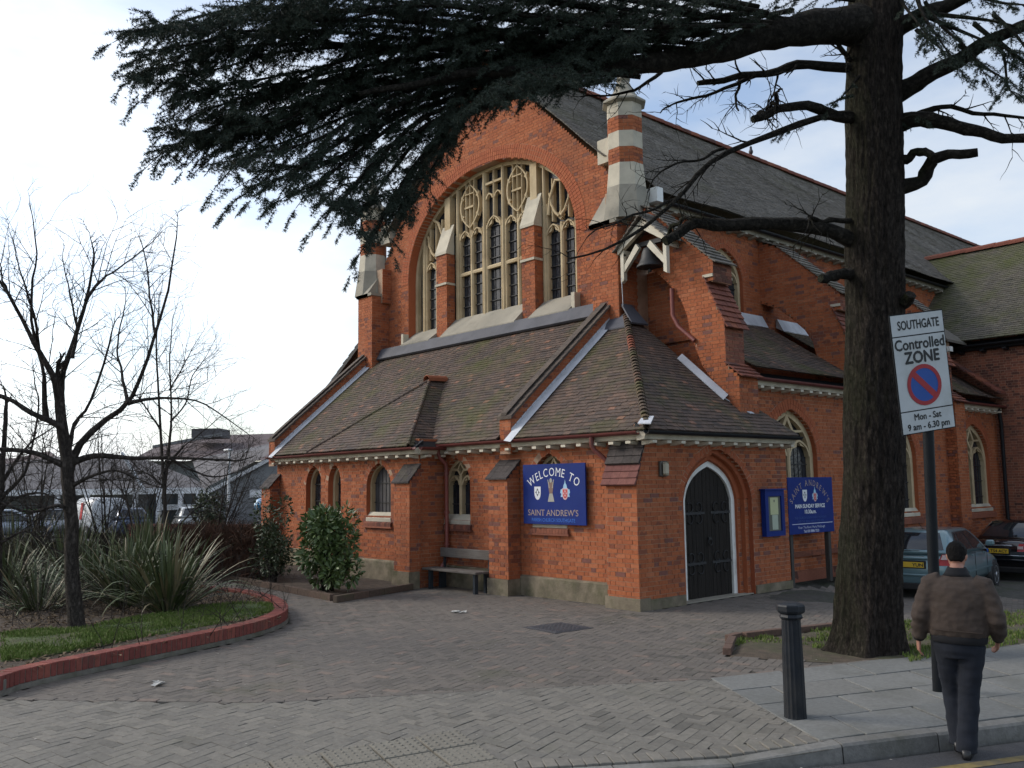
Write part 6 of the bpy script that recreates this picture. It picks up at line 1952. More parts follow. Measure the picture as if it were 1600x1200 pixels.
# ---- cars. local frame: x right, y forward, z up, origin on the ground under the middle
M_TYRE = mat_simple('tyre_rubber', (0.013,0.013,0.014), .9, var=.2)
M_RIM = mat_simple('alloy_rim', (0.42,0.43,0.45), .35, metal=.7, var=.08)
M_CARGLASS = mat_simple('car_glass', (0.018,0.022,0.026), .04, var=.3, scale=3, spec=.8)
M_REDL = mat_simple('tail_light_red', (0.38,0.016,0.016), .2, var=.1); M_CLEARL = mat_simple('clear_light', (0.55,0.42,0.40), .2, var=.1)
M_PLATEY = mat_simple('yellow_plate', (0.62,0.40,0.030), .45, var=.05)
M_CHROME = mat_simple('chrome', (0.60,0.60,0.62), .15, metal=.9, var=.05)
M_TRIM = mat_simple('black_trim', (0.011,0.011,0.012), .5, var=.2)
def car(name, label, paint, kind='hatch', plate='', group=None, L=4.2, detail=True):
    t = empty(name); tag(t, label, 'car', group)
    hl = L/2
    if kind == 'hatch':
        st = [(-hl,.66,.40,.74),(-hl+.03,.78,.33,.86),(-hl+.10,.83,.25,.98),(-hl+.35,.85,.21,1.00),(-.6,.855,.20,.985),(.5,.855,.20,.955),(1.05,.85,.20,.92),(1.45,.83,.21,.85),(hl-.18,.76,.24,.75),(hl-.04,.66,.30,.66),(hl,.55,.36,.58)]
        gb = (-hl+.10, 1.02, .80, .965); gt = (-hl+.62, .05, .585, 1.43)
    elif kind == 'saloon':
        st = [(-hl,.66,.40,.78),(-hl+.03,.80,.34,.92),(-hl+.12,.85,.25,1.00),(-hl+.5,.87,.21,1.01),(-.6,.87,.20,.985),(.5,.87,.20,.955),(1.05,.86,.20,.92),(1.5,.84,.21,.84),(hl-.18,.77,.24,.74),(hl-.04,.66,.30,.66),(hl,.55,.36,.58)]
        gb = (-hl+.62, 1.05, .81, .975); gt = (-hl+1.28, .10, .59, 1.42)
    else:  # van
        st = [(-hl,.80,.30,1.9),(-hl+.05,.86,.26,1.98),(.6,.87,.25,2.0),(1.0,.86,.25,1.65),(1.4,.85,.25,1.15),(hl-.2,.80,.27,.95),(hl,.7,.32,.8)]
        gb = None
    bd = MB(); rr_ = []
    for y, w, z0, z1 in st:
        zc, hz = (z0+z1)/2, (z1-z0)/2; r = []
        for k in range(24):
            a = 2*PI*k/24; ca, sa = math.cos(a), math.sin(a)
            wx = w*math.copysign(abs(ca)**.38, ca)*(1-.05*max(sa,0)**2-(0.05 if sa < -.5 else 0))
            r.append(Vector((wx, y, zc+hz*math.copysign(abs(sa)**.62, sa))))
        rr_.append(r)
    bd.loft(rr_); bd.build('body', paint, t)
    if gb:
        b0, b1, bw, bz = gb; t0, t1, tw_, tz = gt
        C_ = lambda x, y, z: Vector((x,y,z))
        BL, BR_, FL, FR = C_(-bw,b0,bz), C_(bw,b0,bz), C_(-bw,b1,bz-.04), C_(bw,b1,bz-.04)
        tl, trr, fl, fr = C_(-tw_,t0,tz), C_(tw_,t0,tz), C_(-tw_,t1,tz), C_(tw_,t1,tz)
        mid = lambda a, b, bul: (a+b)/2+bul
        gh = MB(); rings = []
        for f in np.linspace(0,1,6):
            e = f; k_ = math.sin(f*PI/2)
            def mixp(a, b): p_ = a.lerp(b, f); p_.z = a.z+(b.z-a.z)*(k_*.35+f*.65); return p_
            q = [mixp(BL,tl),mixp(BR_,trr),mixp(FR,fr),mixp(FL,fl)]
            ring = []
            for i in range(4):
                a, b = q[i], q[(i+1)%4]
                for s_ in (.06,.25,.5,.75,.94):
                    p_ = a.lerp(b,s_); o = 0.035*math.sin(PI*s_)
                    n_ = (b-a).cross(Z1).normalized()*(o*(1.6 if i in (0,2) else .6)); ring.append(p_+n_)
            rings.append(ring)
        top = [v_.copy() for v_ in rings[-1]]; c_ = sum(top, Vector())/len(top)
        rings.append([c_+(v_-c_)*.86+Z1*.028 for v_ in top]); rings.append([c_+(v_-c_)*.45+Z1*.042 for v_ in top])
        gh.loft(rings); gh.build('cabin', paint, t)
        def surf(i, s_, f):
            q = [(BL,tl),(BR_,trr),(FR,fr),(FL,fl)]; k_ = math.sin(f*PI/2)
            def mixp(a, b): p_ = a.lerp(b, f); p_.z = a.z+(b.z-a.z)*(k_*.35+f*.65); return p_
            a, b = mixp(*q[i]), mixp(*q[(i+1)%4]); o = .035*math.sin(PI*s_)
            n_ = (b-a).cross(Z1).normalized(); return a.lerp(b,s_)+n_*(o*(1.6 if i in (0,2) else .6)+.008)
        def glass(nm, i, pts, mat=M_CARGLASS):
            m = MB(); N_ = 6
            # pts: corner (s, f) list of a quad or triangle; fan of small quads
            g = [[None]*(N_+1) for _ in range(N_+1)]; p4 = pts if len(pts) == 4 else [pts[0],pts[1],pts[2],pts[2]]
            vs = []
            for a in range(N_+1):
                for b in range(N_+1):
                    u, v = a/N_, b/N_
                    s_ = (p4[0][0]*(1-u)+p4[1][0]*u)*(1-v)+(p4[3][0]*(1-u)+p4[2][0]*u)*v
                    f = (p4[0][1]*(1-u)+p4[1][1]*u)*(1-v)+(p4[3][1]*(1-u)+p4[2][1]*u)*v
                    vs.append(surf(i,s_,f))
            m.add(vs, [(a*(N_+1)+b,(a+1)*(N_+1)+b,(a+1)*(N_+1)+b+1,a*(N_+1)+b+1) for a in range(N_) for b in range(N_)], True)
            m.build(nm, mat, t)
        glass('rear_window', 0, [(.09,.16),(.91,.16),(.88,.90),(.12,.90)])
        glass('windscreen', 2, [(.07,.06),(.93,.06),(.90,.92),(.10,.92)])
        for i, fl_ in ((1,False),(3,True)):
            S_ = (lambda s_: 1-s_) if fl_ else (lambda s_: s_)
            glass('window_surround', i, [(S_(.10),.10),(S_(.90),.06),(S_(.86),.93),(S_(.16),.93)], M_TRIM)
            for nm, q in (('quarter_window',[(.12,.14),(.22,.14),(.25,.86),(.20,.86)]),('side_window',[(.245,.13),(.53,.12),(.52,.89),(.275,.88)]),('side_window',[(.555,.12),(.87,.10),(.83,.88),(.545,.89)])):
                m_ = [(S_(a),b) for a, b in q]
                g0 = surf
                def surf(i_, s_, f, g0=g0): return g0(i_, s_, f)+((BR_-BL).normalized()*(.006 if not fl_ else -.006) if i_ in (1,3) else Vector((0,0,0)))
                glass(nm, i, m_); surf = g0
    wy = (-hl+.82, hl-.86)
    for y in wy:
        for sg in (-1,1):
            mw = Matrix.Translation((sg*.83,y,.31)) @ Matrix.Rotation(sg*PI/2,4,'Y')
            m = MB(); m.lathe([(.345,-.12),(.345,.022),(.335,.030)], 24, mw); m.build('wheel_arch', M_TRIM, t)
            w = bpy.data.objects.new('wheel', None); COL.objects.link(w); w.parent = t; w.matrix_local = mw
            m = MB(); m.lathe([(.20,-.14),(.29,-.13),(.308,-.10),(.308,.03),(.295,.05),(.225,.058),(.20,.05)], 28); m.build('tyre', M_TYRE, w)
            m = MB(); m.lathe([(.21,.0),(.212,.05),(.195,.052),(.185,.03),(.18,.012)], 24)
            for k in range(7):
                m.box((.03,-.020,.020),(.195,.020,.050), Matrix.Rotation(2*PI*k/7,4,'Z'))
            m.lathe([(.06,.02),(.06,.058),(.02,.062)], 12); m.build('rim', M_RIM, w)
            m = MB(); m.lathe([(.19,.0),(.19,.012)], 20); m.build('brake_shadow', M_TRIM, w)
    if not detail: return t
    zb = .80 if kind != 'van' else 1.0
    # rear: lights, plate, bumper strips
    for sg in (-1,1):
        m = MB(); m.prism([(sg*.50,-hl-.012,.74),(sg*.80,-hl+.05,.74),(sg*.82,-hl+.10,.97),(sg*.62,-hl+.055,.97)] if kind == 'hatch' else [(sg*.46,-hl-.015,.74),(sg*.79,-hl+.04,.74),(sg*.81,-hl+.09,.93),(sg*.50,-hl+.03,.93)], (0,-.012,0)); m.build('tail_light', M_REDL, t)
        m = MB(); m.prism([(sg*.60,-hl+.02,.865),(sg*.805,-hl+.06,.865),(sg*.815,-hl+.085,.96),(sg*.635,-hl+.04,.96)] if kind == 'hatch' else [(sg*.48,-hl-.02,.80),(sg*.60,-hl+.0,.80),(sg*.60,-hl+.0,.87),(sg*.48,-hl-.02,.87)], (0,-.018,0)); m.build('light_lens', M_CLEARL, t)
        m = MB(); m.bbox((sg*.80-.02,.80,1.0),(sg*.80+sg*.17+.0,.92,1.13) if sg > 0 else (sg*.80+.02,.92,1.13),.03) if sg > 0 else m.bbox((-.97,.80,1.0),(-.78,.92,1.13),.03); m.build('door_mirror', paint, t)
        for y in (-.70,.25):
            m = MB(); m.bbox((sg*.862-.012,y,.86),(sg*.862+.014,y+.17,.895),.008); m.build('door_handle', paint, t)
        for y in (-.40,.62):
            m = MB(); m.box((sg*.852-.004,y-.004,.30),(sg*.852+.0055,y+.004,.93)); m.build('door_gap', M_TRIM, t)
        m = MB(); m.box((sg*.858-.010,-1.0,.52),(sg*.858+.008,1.0,.56)); m.build('rubbing_strip', paint, t)
    m = MB(); m.bbox((-.66,-hl-.025,.50),(.66,-hl+.06,.545),.012); m.build('bumper_strip', paint, t)
    m = MB(); m.bbox((-.62,-hl+.0,.20),(.62,-hl+.14,.36),.03); m.build('lower_bumper', M_TRIM, t)
    py = -hl-.008
    m = MB(); m.bbox((-.30,py-.012,.66),(.30,py+.03,.83),.01); m.build('plate_recess', paint if kind != 'hatch' else M_TRIM, t)
    if plate is not None:
        pt = bpy.data.objects.new('number_plate', None); COL.objects.link(pt); pt.parent = t; pt.location = (0,py-.014,.685)
        m = MB(); m.box((-.26,-.004,0),(.26,.004,.112)); m.build('plate', M_PLATEY, pt)
        p = Print()
        if kind == 'hatch': p.line(plate, .135, .020, .10, .215, bold=.003)
        else: p.line(plate, .01, .020, .10, .44, bold=.003)
        lo = p.build('lettering', P_BLACK, pt, 0); lo.rotation_euler = (PI/2,0,0); lo.location = (0,-.0055,0)
        if kind != 'hatch':
            m = MB(); m.box((-.26,-.0052,.002),(-.215,-.0042,.110)); m.build('blue_band', P_BLUE, pt)
    m = MB(); m.bbox((-.34,-hl-.016,.855),(.34,-hl+.05,.895),.008); m.build('boot_trim', M_CHROME if kind == 'saloon' else paint, t)
    if kind == 'saloon':
        m = MB(); m.bbox((-.70,-hl-.02,.625),(.70,-hl+.06,.645),.006); m.build('chrome_strip', M_CHROME, t)
        m = MB(); m.prism([(-.045,-hl+.04,.965),(.045,-hl+.04,.965),(.0,-hl+.045,1.0)], (0,-.05,0)); m.build('badge', M_CHROME, t)
    else:
        m = MB(); m.tube([(.05,-hl+.80,1.45),(.02,-hl+.62,1.60)],.006,5); m.bbox((.02,-hl+.77,1.44),(.08,-hl+.86,1.47),.008); m.build('aerial', M_TRIM, t)
        m = MB(); m.bbox((-.26,-hl+.06,.895),(.26,-hl+.10,.925),.01); m.build('tailgate_handle', M_CHROME, t)
        m = MB(); m.box((-.45,-hl+.14,1.02),(.15,-hl+.10,1.035)); m.build('rear_wiper', M_TRIM, t)
    return t
M_CARBLUE = mat_simple('pale_blue_paint', (0.135,0.225,0.255), .28, metal=.35, var=.04, coat=.8)
M_CARBLACK = mat_simple('black_car_paint', (0.006,0.006,0.009), .2, metal=.2, var=.05, coat=1.0)
CSC = .945
c1_ = car('parked_car', 'pale blue hatchback parked by the church, half hidden by the cedar trunk', M_CARBLUE, 'hatch', 'YUN')
c1_.scale = (CSC,)*3; c1_.location = (0.83, 9.05, gz(1.02,9.2)-.01); c1_.rotation_euler = (0,0,.14)
c2_ = car('parked_car', 'black saloon parked beyond the pale blue hatchback, cut by the frame', M_CARBLACK, 'saloon', 'LT54 ACY', L=4.5)
c2_.scale = (CSC,)*3; c2_.location = (1.0, 13.9, gz(1.3,14.6)-.01)
c1_['group'] = c2_['group'] = 'cars parked beside the church'
# ------------------------------------------------------------------ trees and plants
def mat_leaf(name, lo, hi, rough=.6, trans=0.25, spec=.3):
    m, t, b = new_mat(name)
    rnd, pos, g = rand_piece(t)
    n = noise_node(t, 1.7, 3, .5, pos)
    f = math_n(t, 'ADD', math_n(t, 'MULTIPLY', rnd, .55), math_n(t, 'MULTIPLY', n.outputs['Fac'], .5), True)
    r = ramp(t, [(0.15, lo), (0.85, hi)]); t.links.new(f, r.inputs['Fac'])
    t.links.new(r.outputs['Color'], b.inputs['Base Color'])
    b.inputs['Roughness'].default_value = rough; b.inputs['Specular IOR Level'].default_value = spec
    return m
M_NEEDLE = mat_leaf('cedar_needles', (0.018,0.031,0.024), (0.056,0.074,0.054), .7)
def mat_bark(name, lo, hi, moss=None, sc=(9,9,1.6)):
    m, t, b = new_mat(name)
    g = _n(t, 'ShaderNodeNewGeometry'); mpn = _n(t, 'ShaderNodeMapping'); mpn.inputs['Scale'].default_value = sc
    t.links.new(g.outputs['Position'], mpn.inputs['Vector'])
    n = noise_node(t, 2.2, 8, .7, mpn.outputs['Vector']); r = ramp(t, [(.35, lo), (.68, hi)]); t.links.new(n.outputs['Fac'], r.inputs['Fac'])
    c = r.outputs['Color']
    if moss is not None:
        n2 = noise_node(t, 1.1, 5, .65, g.outputs['Position'])
        sx = _n(t, 'ShaderNodeSeparateXYZ'); t.links.new(g.outputs['Normal'], sx.inputs[0])
        side = math_n(t, 'MULTIPLY', math_n(t, 'ADD', math_n(t, 'MULTIPLY', sx.outputs['X'], -.6), math_n(t, 'MULTIPLY', sx.outputs['Y'], -.5)), .35)
        r2 = ramp(t, [(.58, 0.0), (.85, .6)]); t.links.new(math_n(t, 'ADD', n2.outputs['Fac'], side), r2.inputs['Fac'])
        c = mixc(t, r2.outputs['Color'], c, moss)
    t.links.new(c, b.inputs['Base Color']); b.inputs['Roughness'].default_value = .95; b.inputs['Specular IOR Level'].default_value = .15
    bp = _n(t, 'ShaderNodeBump'); bp.inputs['Strength'].default_value = .9; bp.inputs['Distance'].default_value = .02
    n3 = noise_node(t, 6, 6, .7, mpn.outputs['Vector'])
    vo = _n(t, 'ShaderNodeTexVoronoi'); vo.feature = 'DISTANCE_TO_EDGE'; vo.inputs['Scale'].default_value = 3.0
    wv = _n(t, 'ShaderNodeVectorMath'); wv.operation = 'ADD'; t.links.new(mpn.outputs['Vector'], wv.inputs[0]); t.links.new(n3.outputs['Color'], wv.inputs[1]); t.links.new(wv.outputs['Vector'], vo.inputs['Vector'])
    rv_ = ramp(t, [(0.0, 0.55), (0.14, 1.0)]); t.links.new(vo.outputs['Distance'], rv_.inputs['Fac'])
    c2_ = mixc(t, 1.0, c, rv_.outputs['Color'], 'MULTIPLY'); t.links.new(c2_, b.inputs['Base Color'])
    hh_ = math_n(t, 'ADD', math_n(t, 'MULTIPLY', rv_.outputs['Color'], 1.2), n3.outputs['Fac']); t.links.new(hh_, bp.inputs['Height']); t.links.new(bp.outputs['Normal'], b.inputs['Normal'])
    return m
M_BARK = mat_bark('cedar_bark', (0.015,0.012,0.011), (0.075,0.060,0.050), (0.030,0.034,0.016), (11,11,3.2))
M_LIMB = mat_bark('limb_bark', (0.018,0.016,0.014), (0.055,0.048,0.040), (0.035,0.045,0.018), (5,5,5))
M_BARE = mat_bark('bare_tree_bark', (0.045,0.038,0.034), (0.115,0.098,0.086), (0.060,0.062,0.038), (6,6,2.5))

def curve(pts, n):
    """smooth line through points (Catmull-Rom)"""
    P_ = [np.array(p, float) for p in pts]; P_ = [2*P_[0]-P_[1]]+P_+[2*P_[-1]-P_[-2]]
    o = []; m = len(P_)-3
    for i in range(n):
        u = i/(n-1)*m; k = min(int(u), m-1); t = u-k
        a, b, c, d = P_[k:k+4]
        o.append(.5*((2*b)+(-a+c)*t+(2*a-5*b+4*c-d)*t*t+(-a+3*b-3*c+d)*t**3))
    return o
TD = 12.45
def pl3(px, d0, d1=None):
    d1 = d0 if d1 is None else d1
    return [np.array(at(p[0], p[1], d0+(d1-d0)*i/max(len(px)-1,1))) for i, p in enumerate(px)]

cb = on_ground(1353, 1026)
TDc = (cb-CAMP).dot(CF)+.35
cedar = empty('cedar_tree', (at(1353,1020,TDc).x, at(1353,1020,TDc).y, 0)); tag(cedar, 'big dark cedar with a bare lower trunk and wide needle-laden limbs over the forecourt', 'tree')
Oc = np.array(cedar.location)
tp = curve([tuple(np.array(p)) for p in pl3([(1351,1034),(1356,990),(1360,900),(1363,780),(1366,600),(1367,400),(1366,200),(1368,40),(1371,-160),(1373,-420)], TDc)], 240)
trad = np.interp(np.linspace(0,1,240), np.array([0,.03,.07,.13,.22,.36,.5,.64,.78,.9,1.0]), np.array([70,60,53,49,46,42.5,41,40,38.5,35,26]))*TDc/FPX
N_ = 120; vs = []
for i, (p, r) in enumerate(zip(tp, trad)):
    for k in range(N_):
        a = 2*PI*k/N_; z = p[2]
        rid = mnoise.noise(Vector((math.cos(a)*5.2, math.sin(a)*5.2, z*1.5)))
        rid2 = mnoise.noise(Vector((math.cos(a)*13, math.sin(a)*13, z*3.4+7)))
        fl = max(0.0, 1-z/.9)**2
        root = fl*.22*(max(0, math.sin(a*5+.8))**1.5-.25+.3*mnoise.noise(Vector((math.cos(a)*2,math.sin(a)*2,3))))
        rr_ = r*(1+root)+.020*(1-abs(rid)*2.2)+.012*(1-abs(rid2)*2)+.022*mnoise.noise(Vector((math.cos(a)*1.2,math.sin(a)*1.2,z*.8)))
        vs.append((p[0]+rr_*math.cos(a)-Oc[0], p[1]+rr_*math.sin(a)-Oc[1], z))
mb = MB(); mb.add(vs, [(i*N_+k, i*N_+(k+1)%N_, (i+1)*N_+(k+1)%N_, (i+1)*N_+k) for i in range(239) for k in range(N_)], True)
mb.build('trunk', M_BARK, cedar)

def limb(name, px, d0, d1, r0, r1, parent, mat=M_LIMB, n=26, sides=9, rough=.10):
    """woody limb through photo points, radii in photo pixels at its depth"""
    pts = curve([tuple(p-Oc) for p in pl3(px, d0, d1)], n)
    rad = [(r0+(r1-r0)*(i/(n-1))**.8)*(d0+(d1-d0)*i/(n-1))/FPX*(1+rough*mnoise.noise(Vector((i*.7,r0,d0)))*2) for i in range(n)]
    pts = [p+np.array([mnoise.noise(Vector((i*.35,r0*3,1))),mnoise.noise(Vector((i*.35,r0*3,5))),mnoise.noise(Vector((i*.35,r0*3,9)))])*.04 for i, p in enumerate(pts)]
    mb = MB(); mb.tube([Vector(p) for p in pts], rad, sides); mb.build(name, mat, parent)
    return pts, rad
# live limbs
limb('limb', [(1366,42),(1290,40),(1200,56),(1120,78),(1040,96),(950,106),(850,110),(700,120),(560,150)], TDc, TDc-2.2, 33, 4, cedar, n=40, sides=12)
limb('limb', [(1395,150),(1450,120),(1520,78),(1600,40),(1680,10),(1820,-20),(1960,-10)], TDc, TDc-.9, 17, 2.5, cedar)
limb('limb', [(1385,196),(1440,186),(1500,200),(1560,212),(1640,222),(1780,238),(1920,225)], TDc, TDc-1.2, 15, 3, cedar)
limb('limb', [(1400,45),(1450,20),(1520,-10),(1600,-40),(1740,-90),(1860,-110)], TDc, TDc-.8, 16, 2.5, cedar)
# dead and bare limbs
dead = [([(1350,108),(1290,104),(1230,104),(1180,118),(1130,125),(1090,130)], 9, 4, -.4), ([(1350,112),(1316,80),(1300,50)], 5, 3, -.3),
 ([(1348,186),(1300,180),(1270,165),(1215,170),(1178,188)], 10, 6, -.5), ([(1345,188),(1290,182),(1220,205),(1150,232),(1100,262),(1060,310),(1000,360),(940,392),(890,404)], 7, 1.5, -1.4),
 ([(1180,118),(1130,140),(1060,160),(1030,175)], 4, 1, -.7), ([(1345,382),(1290,358),(1210,350),(1130,350),(1085,352),(1060,362),(1040,378)], 14, 7, -.8),
 ([(1345,346),(1280,344),(1266,338)], 5, 3, -.4), ([(1385,300),(1430,286),(1450,262),(1462,247),(1490,240),(1528,240)], 13, 7, -.5), ([(1395,252),(1420,246),(1440,236),(1460,246)], 8, 6, -.5),
 ([(1390,185),(1440,176),(1470,168),(1520,176),(1570,180),(1640,190)], 6, 2, -.5), ([(1340,428),(1300,430),(1284,436)], 10, 7, -.4), ([(1400,480),(1416,470),(1422,462)], 12, 9, -.4),
 ([(1215,170),(1212,150),(1220,138)], 4, 1.5, -.5), ([(1178,188),(1196,172),(1214,160)], 5, 2, -.5), ([(1060,310),(1010,330),(960,348),(915,370)], 3, 1, -1.2), ([(1130,232),(1090,250),(1040,262),(1010,300)], 3, 1, -.9),
 ([(1160,120),(1150,150),(1152,172)], 3, 1.5, -.5), ([(980,115),(1060,90),(1085,84)], 3, 1, -.5), ([(1065,85),(1010,130),(960,148),(905,150)], 4, 1, -.9), ([(1040,378),(1060,345),(1100,340)], 5, 2, -.8)]
twigs = MB()
def twig(p, d, ln, r, depth=0, mb=None, par=None, droop=0.0):
    """short crooked twig with side twigs"""
    n = 5; pts = [np.array(p)]; d = np.array(d, float); d /= np.linalg.norm(d)
    for i in range(n):
        d = d+NR.uniform(-.22,.22,3)+np.array([0,0,droop]); d /= np.linalg.norm(d); pts.append(pts[-1]+d*ln/n)
    mb.tube([Vector(q) for q in pts], [r*(1-.75*i/n) for i in range(n+1)], 4, caps=False)
    if depth > 0:
        for i in range(1, n+1):
            if NR.uniform() < .75:
                s = NR.uniform(-1,1,3); s -= d*s.dot(d); s /= np.linalg.norm(s)
                twig(pts[i], d*.75+s*.75, ln*NR.uniform(.3,.6), r*.55, depth-1, mb, None, droop)
for px, r0, r1, dd in dead:
    pts, rad = limb('dead_limb', px, TDc, TDc+dd, r0, r1, cedar, n=16, sides=7, rough=.14)
    for i in range(5, 16):
        if NR.uniform() < .8 and r1 < 5.5:
            t_ = pts[min(i+1,15)]-pts[i-1]; t_ /= np.linalg.norm(t_)+1e-9
            s = NR.uniform(-1,1,3); s -= t_*s.dot(t_); s /= np.linalg.norm(s)
            twig(pts[i], t_*.7+s*.8+np.array([0,0,-.15]), NR.uniform(.18,.55), rad[i]*.35+.002, 1, twigs, None, -.03)
twigs.build('dead_twigs', M_LIMB, cedar, 'stuff')

# needle sprays
ND = []; TW = MB()
def needles_along(P_, rad=.034, per=8, gap=.025, lean=.65):
    """clusters of needles along a twig: centres and axis"""
    seg = np.diff(P_, axis=0); L_ = np.linalg.norm(seg, axis=1); tot = L_.sum()
    n = max(2, int(tot/gap)); cum = np.concatenate([[0],np.cumsum(L_)])
    s = np.linspace(0,tot,n); i = np.clip(np.searchsorted(cum,s)-1,0,len(L_)-1)
    c = P_[i]+seg[i]*((s-cum[i])/np.maximum(L_[i],1e-6))[:,None]
    ax = seg[i]/np.maximum(L_[i],1e-6)[:,None]
    c = np.repeat(c,per,0); ax = np.repeat(ax,per,0)
    d = NR.normal(size=c.shape); d /= np.linalg.norm(d,axis=1)[:,None]
    d = d+ax*lean; d /= np.linalg.norm(d,axis=1)[:,None]
    ND.append((c, d, NR.uniform(.7,1.25,len(c))*rad))
def branchlet(p, d, ln, droop, woody=.004, sub=True):
    n = 5; pts = [np.array(p)]; d = d/np.linalg.norm(d)
    for i in range(n):
        d = d+NR.uniform(-.13,.13,3)+np.array([0,0,droop]); d /= np.linalg.norm(d); pts.append(pts[-1]+d*ln/n)
    A = np.array(pts); TW.tube([Vector(q) for q in pts[::2]], [woody,woody*.7,woody*.4], 3, caps=False)
    needles_along(A)
    if sub:
        for i in range(1,n):
            for sg in (-1,1):
                if NR.uniform() < .8:
                    s = np.cross(d,[0,0,1.0]); s /= np.linalg.norm(s)+1e-6
                    branchlet(pts[i], d*.75+s*sg*.7+np.array([0,0,NR.uniform(-.35,.1)]), ln*NR.uniform(.25,.45)*(1-i/(n+2)*.5), droop, .002, False)
def bough(px, d0, d1, jit=0.0, dens=1.0, ln=(.22,.46), tip=.5, r0=4.5, droop=-.05, side=True, slen=(.45,1.0)):
    j = lambda s: NR.uniform(-s,s)
    q = [(p[0]+j(jit),p[1]+j(jit)*.7) for p in px]
    pts = curve([tuple(p-Oc) for p in pl3(q, d0+j(jit*.012), d1+j(jit*.02))], 30)
    BP.extend(pts)
    grow(pts, r0*d0/FPX, dens, ln, tip, droop, side, slen)
BP = []
def grow(pts, r0, dens, ln, tip, droop, side, slen):
    m = len(pts)-1
    tot = sum(np.linalg.norm(pts[i+1]-pts[i]) for i in range(m)); n = max(3,int(tot/.10*dens))
    TW.tube([Vector(p) for p in pts[::2]], [max(.003,r0*(1-i/(m/2+1))) for i in range(len(pts[::2]))], 4, caps=False)
    nxt = .22; s_acc = 0
    for k in range(n):
        u = (k+NR.uniform())/n; f = u*m; i = min(int(f),m-1); p = pts[i]+(pts[i+1]-pts[i])*(f-i)
        t_ = pts[i+1]-pts[i]; t_ /= np.linalg.norm(t_)+1e-9
        s = np.cross(t_,[0,0,1.0]); s /= np.linalg.norm(s)+1e-6; sg = 1 if k%2 else -1
        l = NR.uniform(*ln)*(1-(1-tip)*u)
        branchlet(p, t_*.8+s*sg*NR.uniform(.3,1.0)+np.array([0,0,NR.uniform(-.45,.25)]), l, droop)
    if side:
        n2 = max(2,int(tot/.30*dens))
        for k in range(n2):
            u = (k+NR.uniform())/n2; f = u*m; i = min(int(f),m-1); p = pts[i]+(pts[i+1]-pts[i])*(f-i)
            if u < .18: continue
            t_ = pts[i+1]-pts[i]; t_ /= np.linalg.norm(t_)+1e-9
            s = np.cross(t_,[0,0,1.0]); s /= np.linalg.norm(s)+1e-6; sg = 1 if k%2 else -1
            l = NR.uniform(*slen)*(1-.5*u); d = t_*.8+s*sg*NR.uniform(.5,.9)+np.array([0,0,NR.uniform(-.30,.05)]); d /= np.linalg.norm(d); c = [p]
            for _ in range(7): d = d+NR.uniform(-.1,.1,3)+np.array([0,0,-.06]); d /= np.linalg.norm(d); c.append(c[-1]+d*l/7)
            grow(c, .007, dens, (ln[0]*.7,ln[1]*.7), .45, droop, False, slen)
    branchlet(pts[-1], pts[-1]-pts[-3], ln[0], droop)
D0, D1 = TDc-1.2, TDc-3.0
left = [[(1000,100),(700,40),(430,30),(290,40),(200,48)], [(980,105),(650,75),(400,70),(290,95),(212,114)], [(950,108),(620,110),(420,150),(330,200),(252,238)],
 [(940,108),(640,130),(480,190),(380,212),(290,208)], [(930,110),(660,150),(520,230),(450,272),(398,290)], [(930,110),(690,170),(590,250),(545,300),(528,325)],
 [(930,112),(730,180),(650,255),(610,320),(585,372)], [(940,110),(780,140),(712,200),(675,265),(645,325)], [(950,110),(830,118),(785,130),(752,155)], [(960,108),(880,105),(840,108),(815,118)],
 [(1000,105),(940,112),(905,118)], [(1150,60),(900,10),(620,-10),(460,10),(360,20)], [(1200,20),(900,-30),(600,-50),(420,-15)], [(1200,40),(950,40),(700,10),(520,20),(400,55)],
 [(1100,50),(850,60),(640,70),(490,108),(370,130),(280,150)], [(1000,80),(800,90),(650,110),(510,150),(420,185),(350,185)]]
fill = []
for a_, b_ in ((0,1),(1,14),(14,2),(15,3),(2,3),(3,4),(4,5),(5,6),(6,7),(7,8),(11,12),(12,13),(0,13),(1,13),(14,15),(8,9),(9,10),(4,15)):
    A_, B_ = curve([(*p,0) for p in left[a_]], 5), curve([(*p,0) for p in left[b_]], 5); k_ = NR.uniform(.75,.97)
    q = [tuple(((a+b)/2)[:2]) for a, b in zip(A_,B_)]; q[-1] = (q[-2][0]+(q[-1][0]-q[-2][0])*k_, q[-2][1]+(q[-1][1]-q[-2][1])*k_); fill.append(q)
for k, px in enumerate(fill): bough(px, D0+.2, D1+(k%5)*.4, 8, .62)
for k, px in enumerate(left):
    bough(px, D0, D1+(k%4)*.35, 0, .9)
for px in left[:6]+left[11:]+[left[0],left[3],left[14],left[15],left[12],left[13]]:
    bough(px[:-1]+[((px[-2][0]+px[-1][0])/2,(px[-2][1]+px[-1][1])/2)], D0+.4, D1+.9, 30, .42)
for px in ([(1330,0),(1200,-20),(1050,20),(965,55)], [(1300,-40),(1150,-30),(1010,10),(930,60)], [(1250,20),(1120,40),(1020,55),(960,85)], [(1050,60),(900,45),(800,50),(720,75)], [(1000,30),(860,20),(740,40),(660,90)],
           [(900,70),(800,90),(730,125),(690,180)], [(1100,20),(950,-10),(820,0),(700,40)], [(860,90),(760,130),(640,165),(570,215)], [(960,30),(880,60),(850,80),(830,95)], [(1080,50),(980,65),(920,85),(880,95)]):
    bough(px, TDc-.6, TDc-1.9, 12, .9, tip=.7)
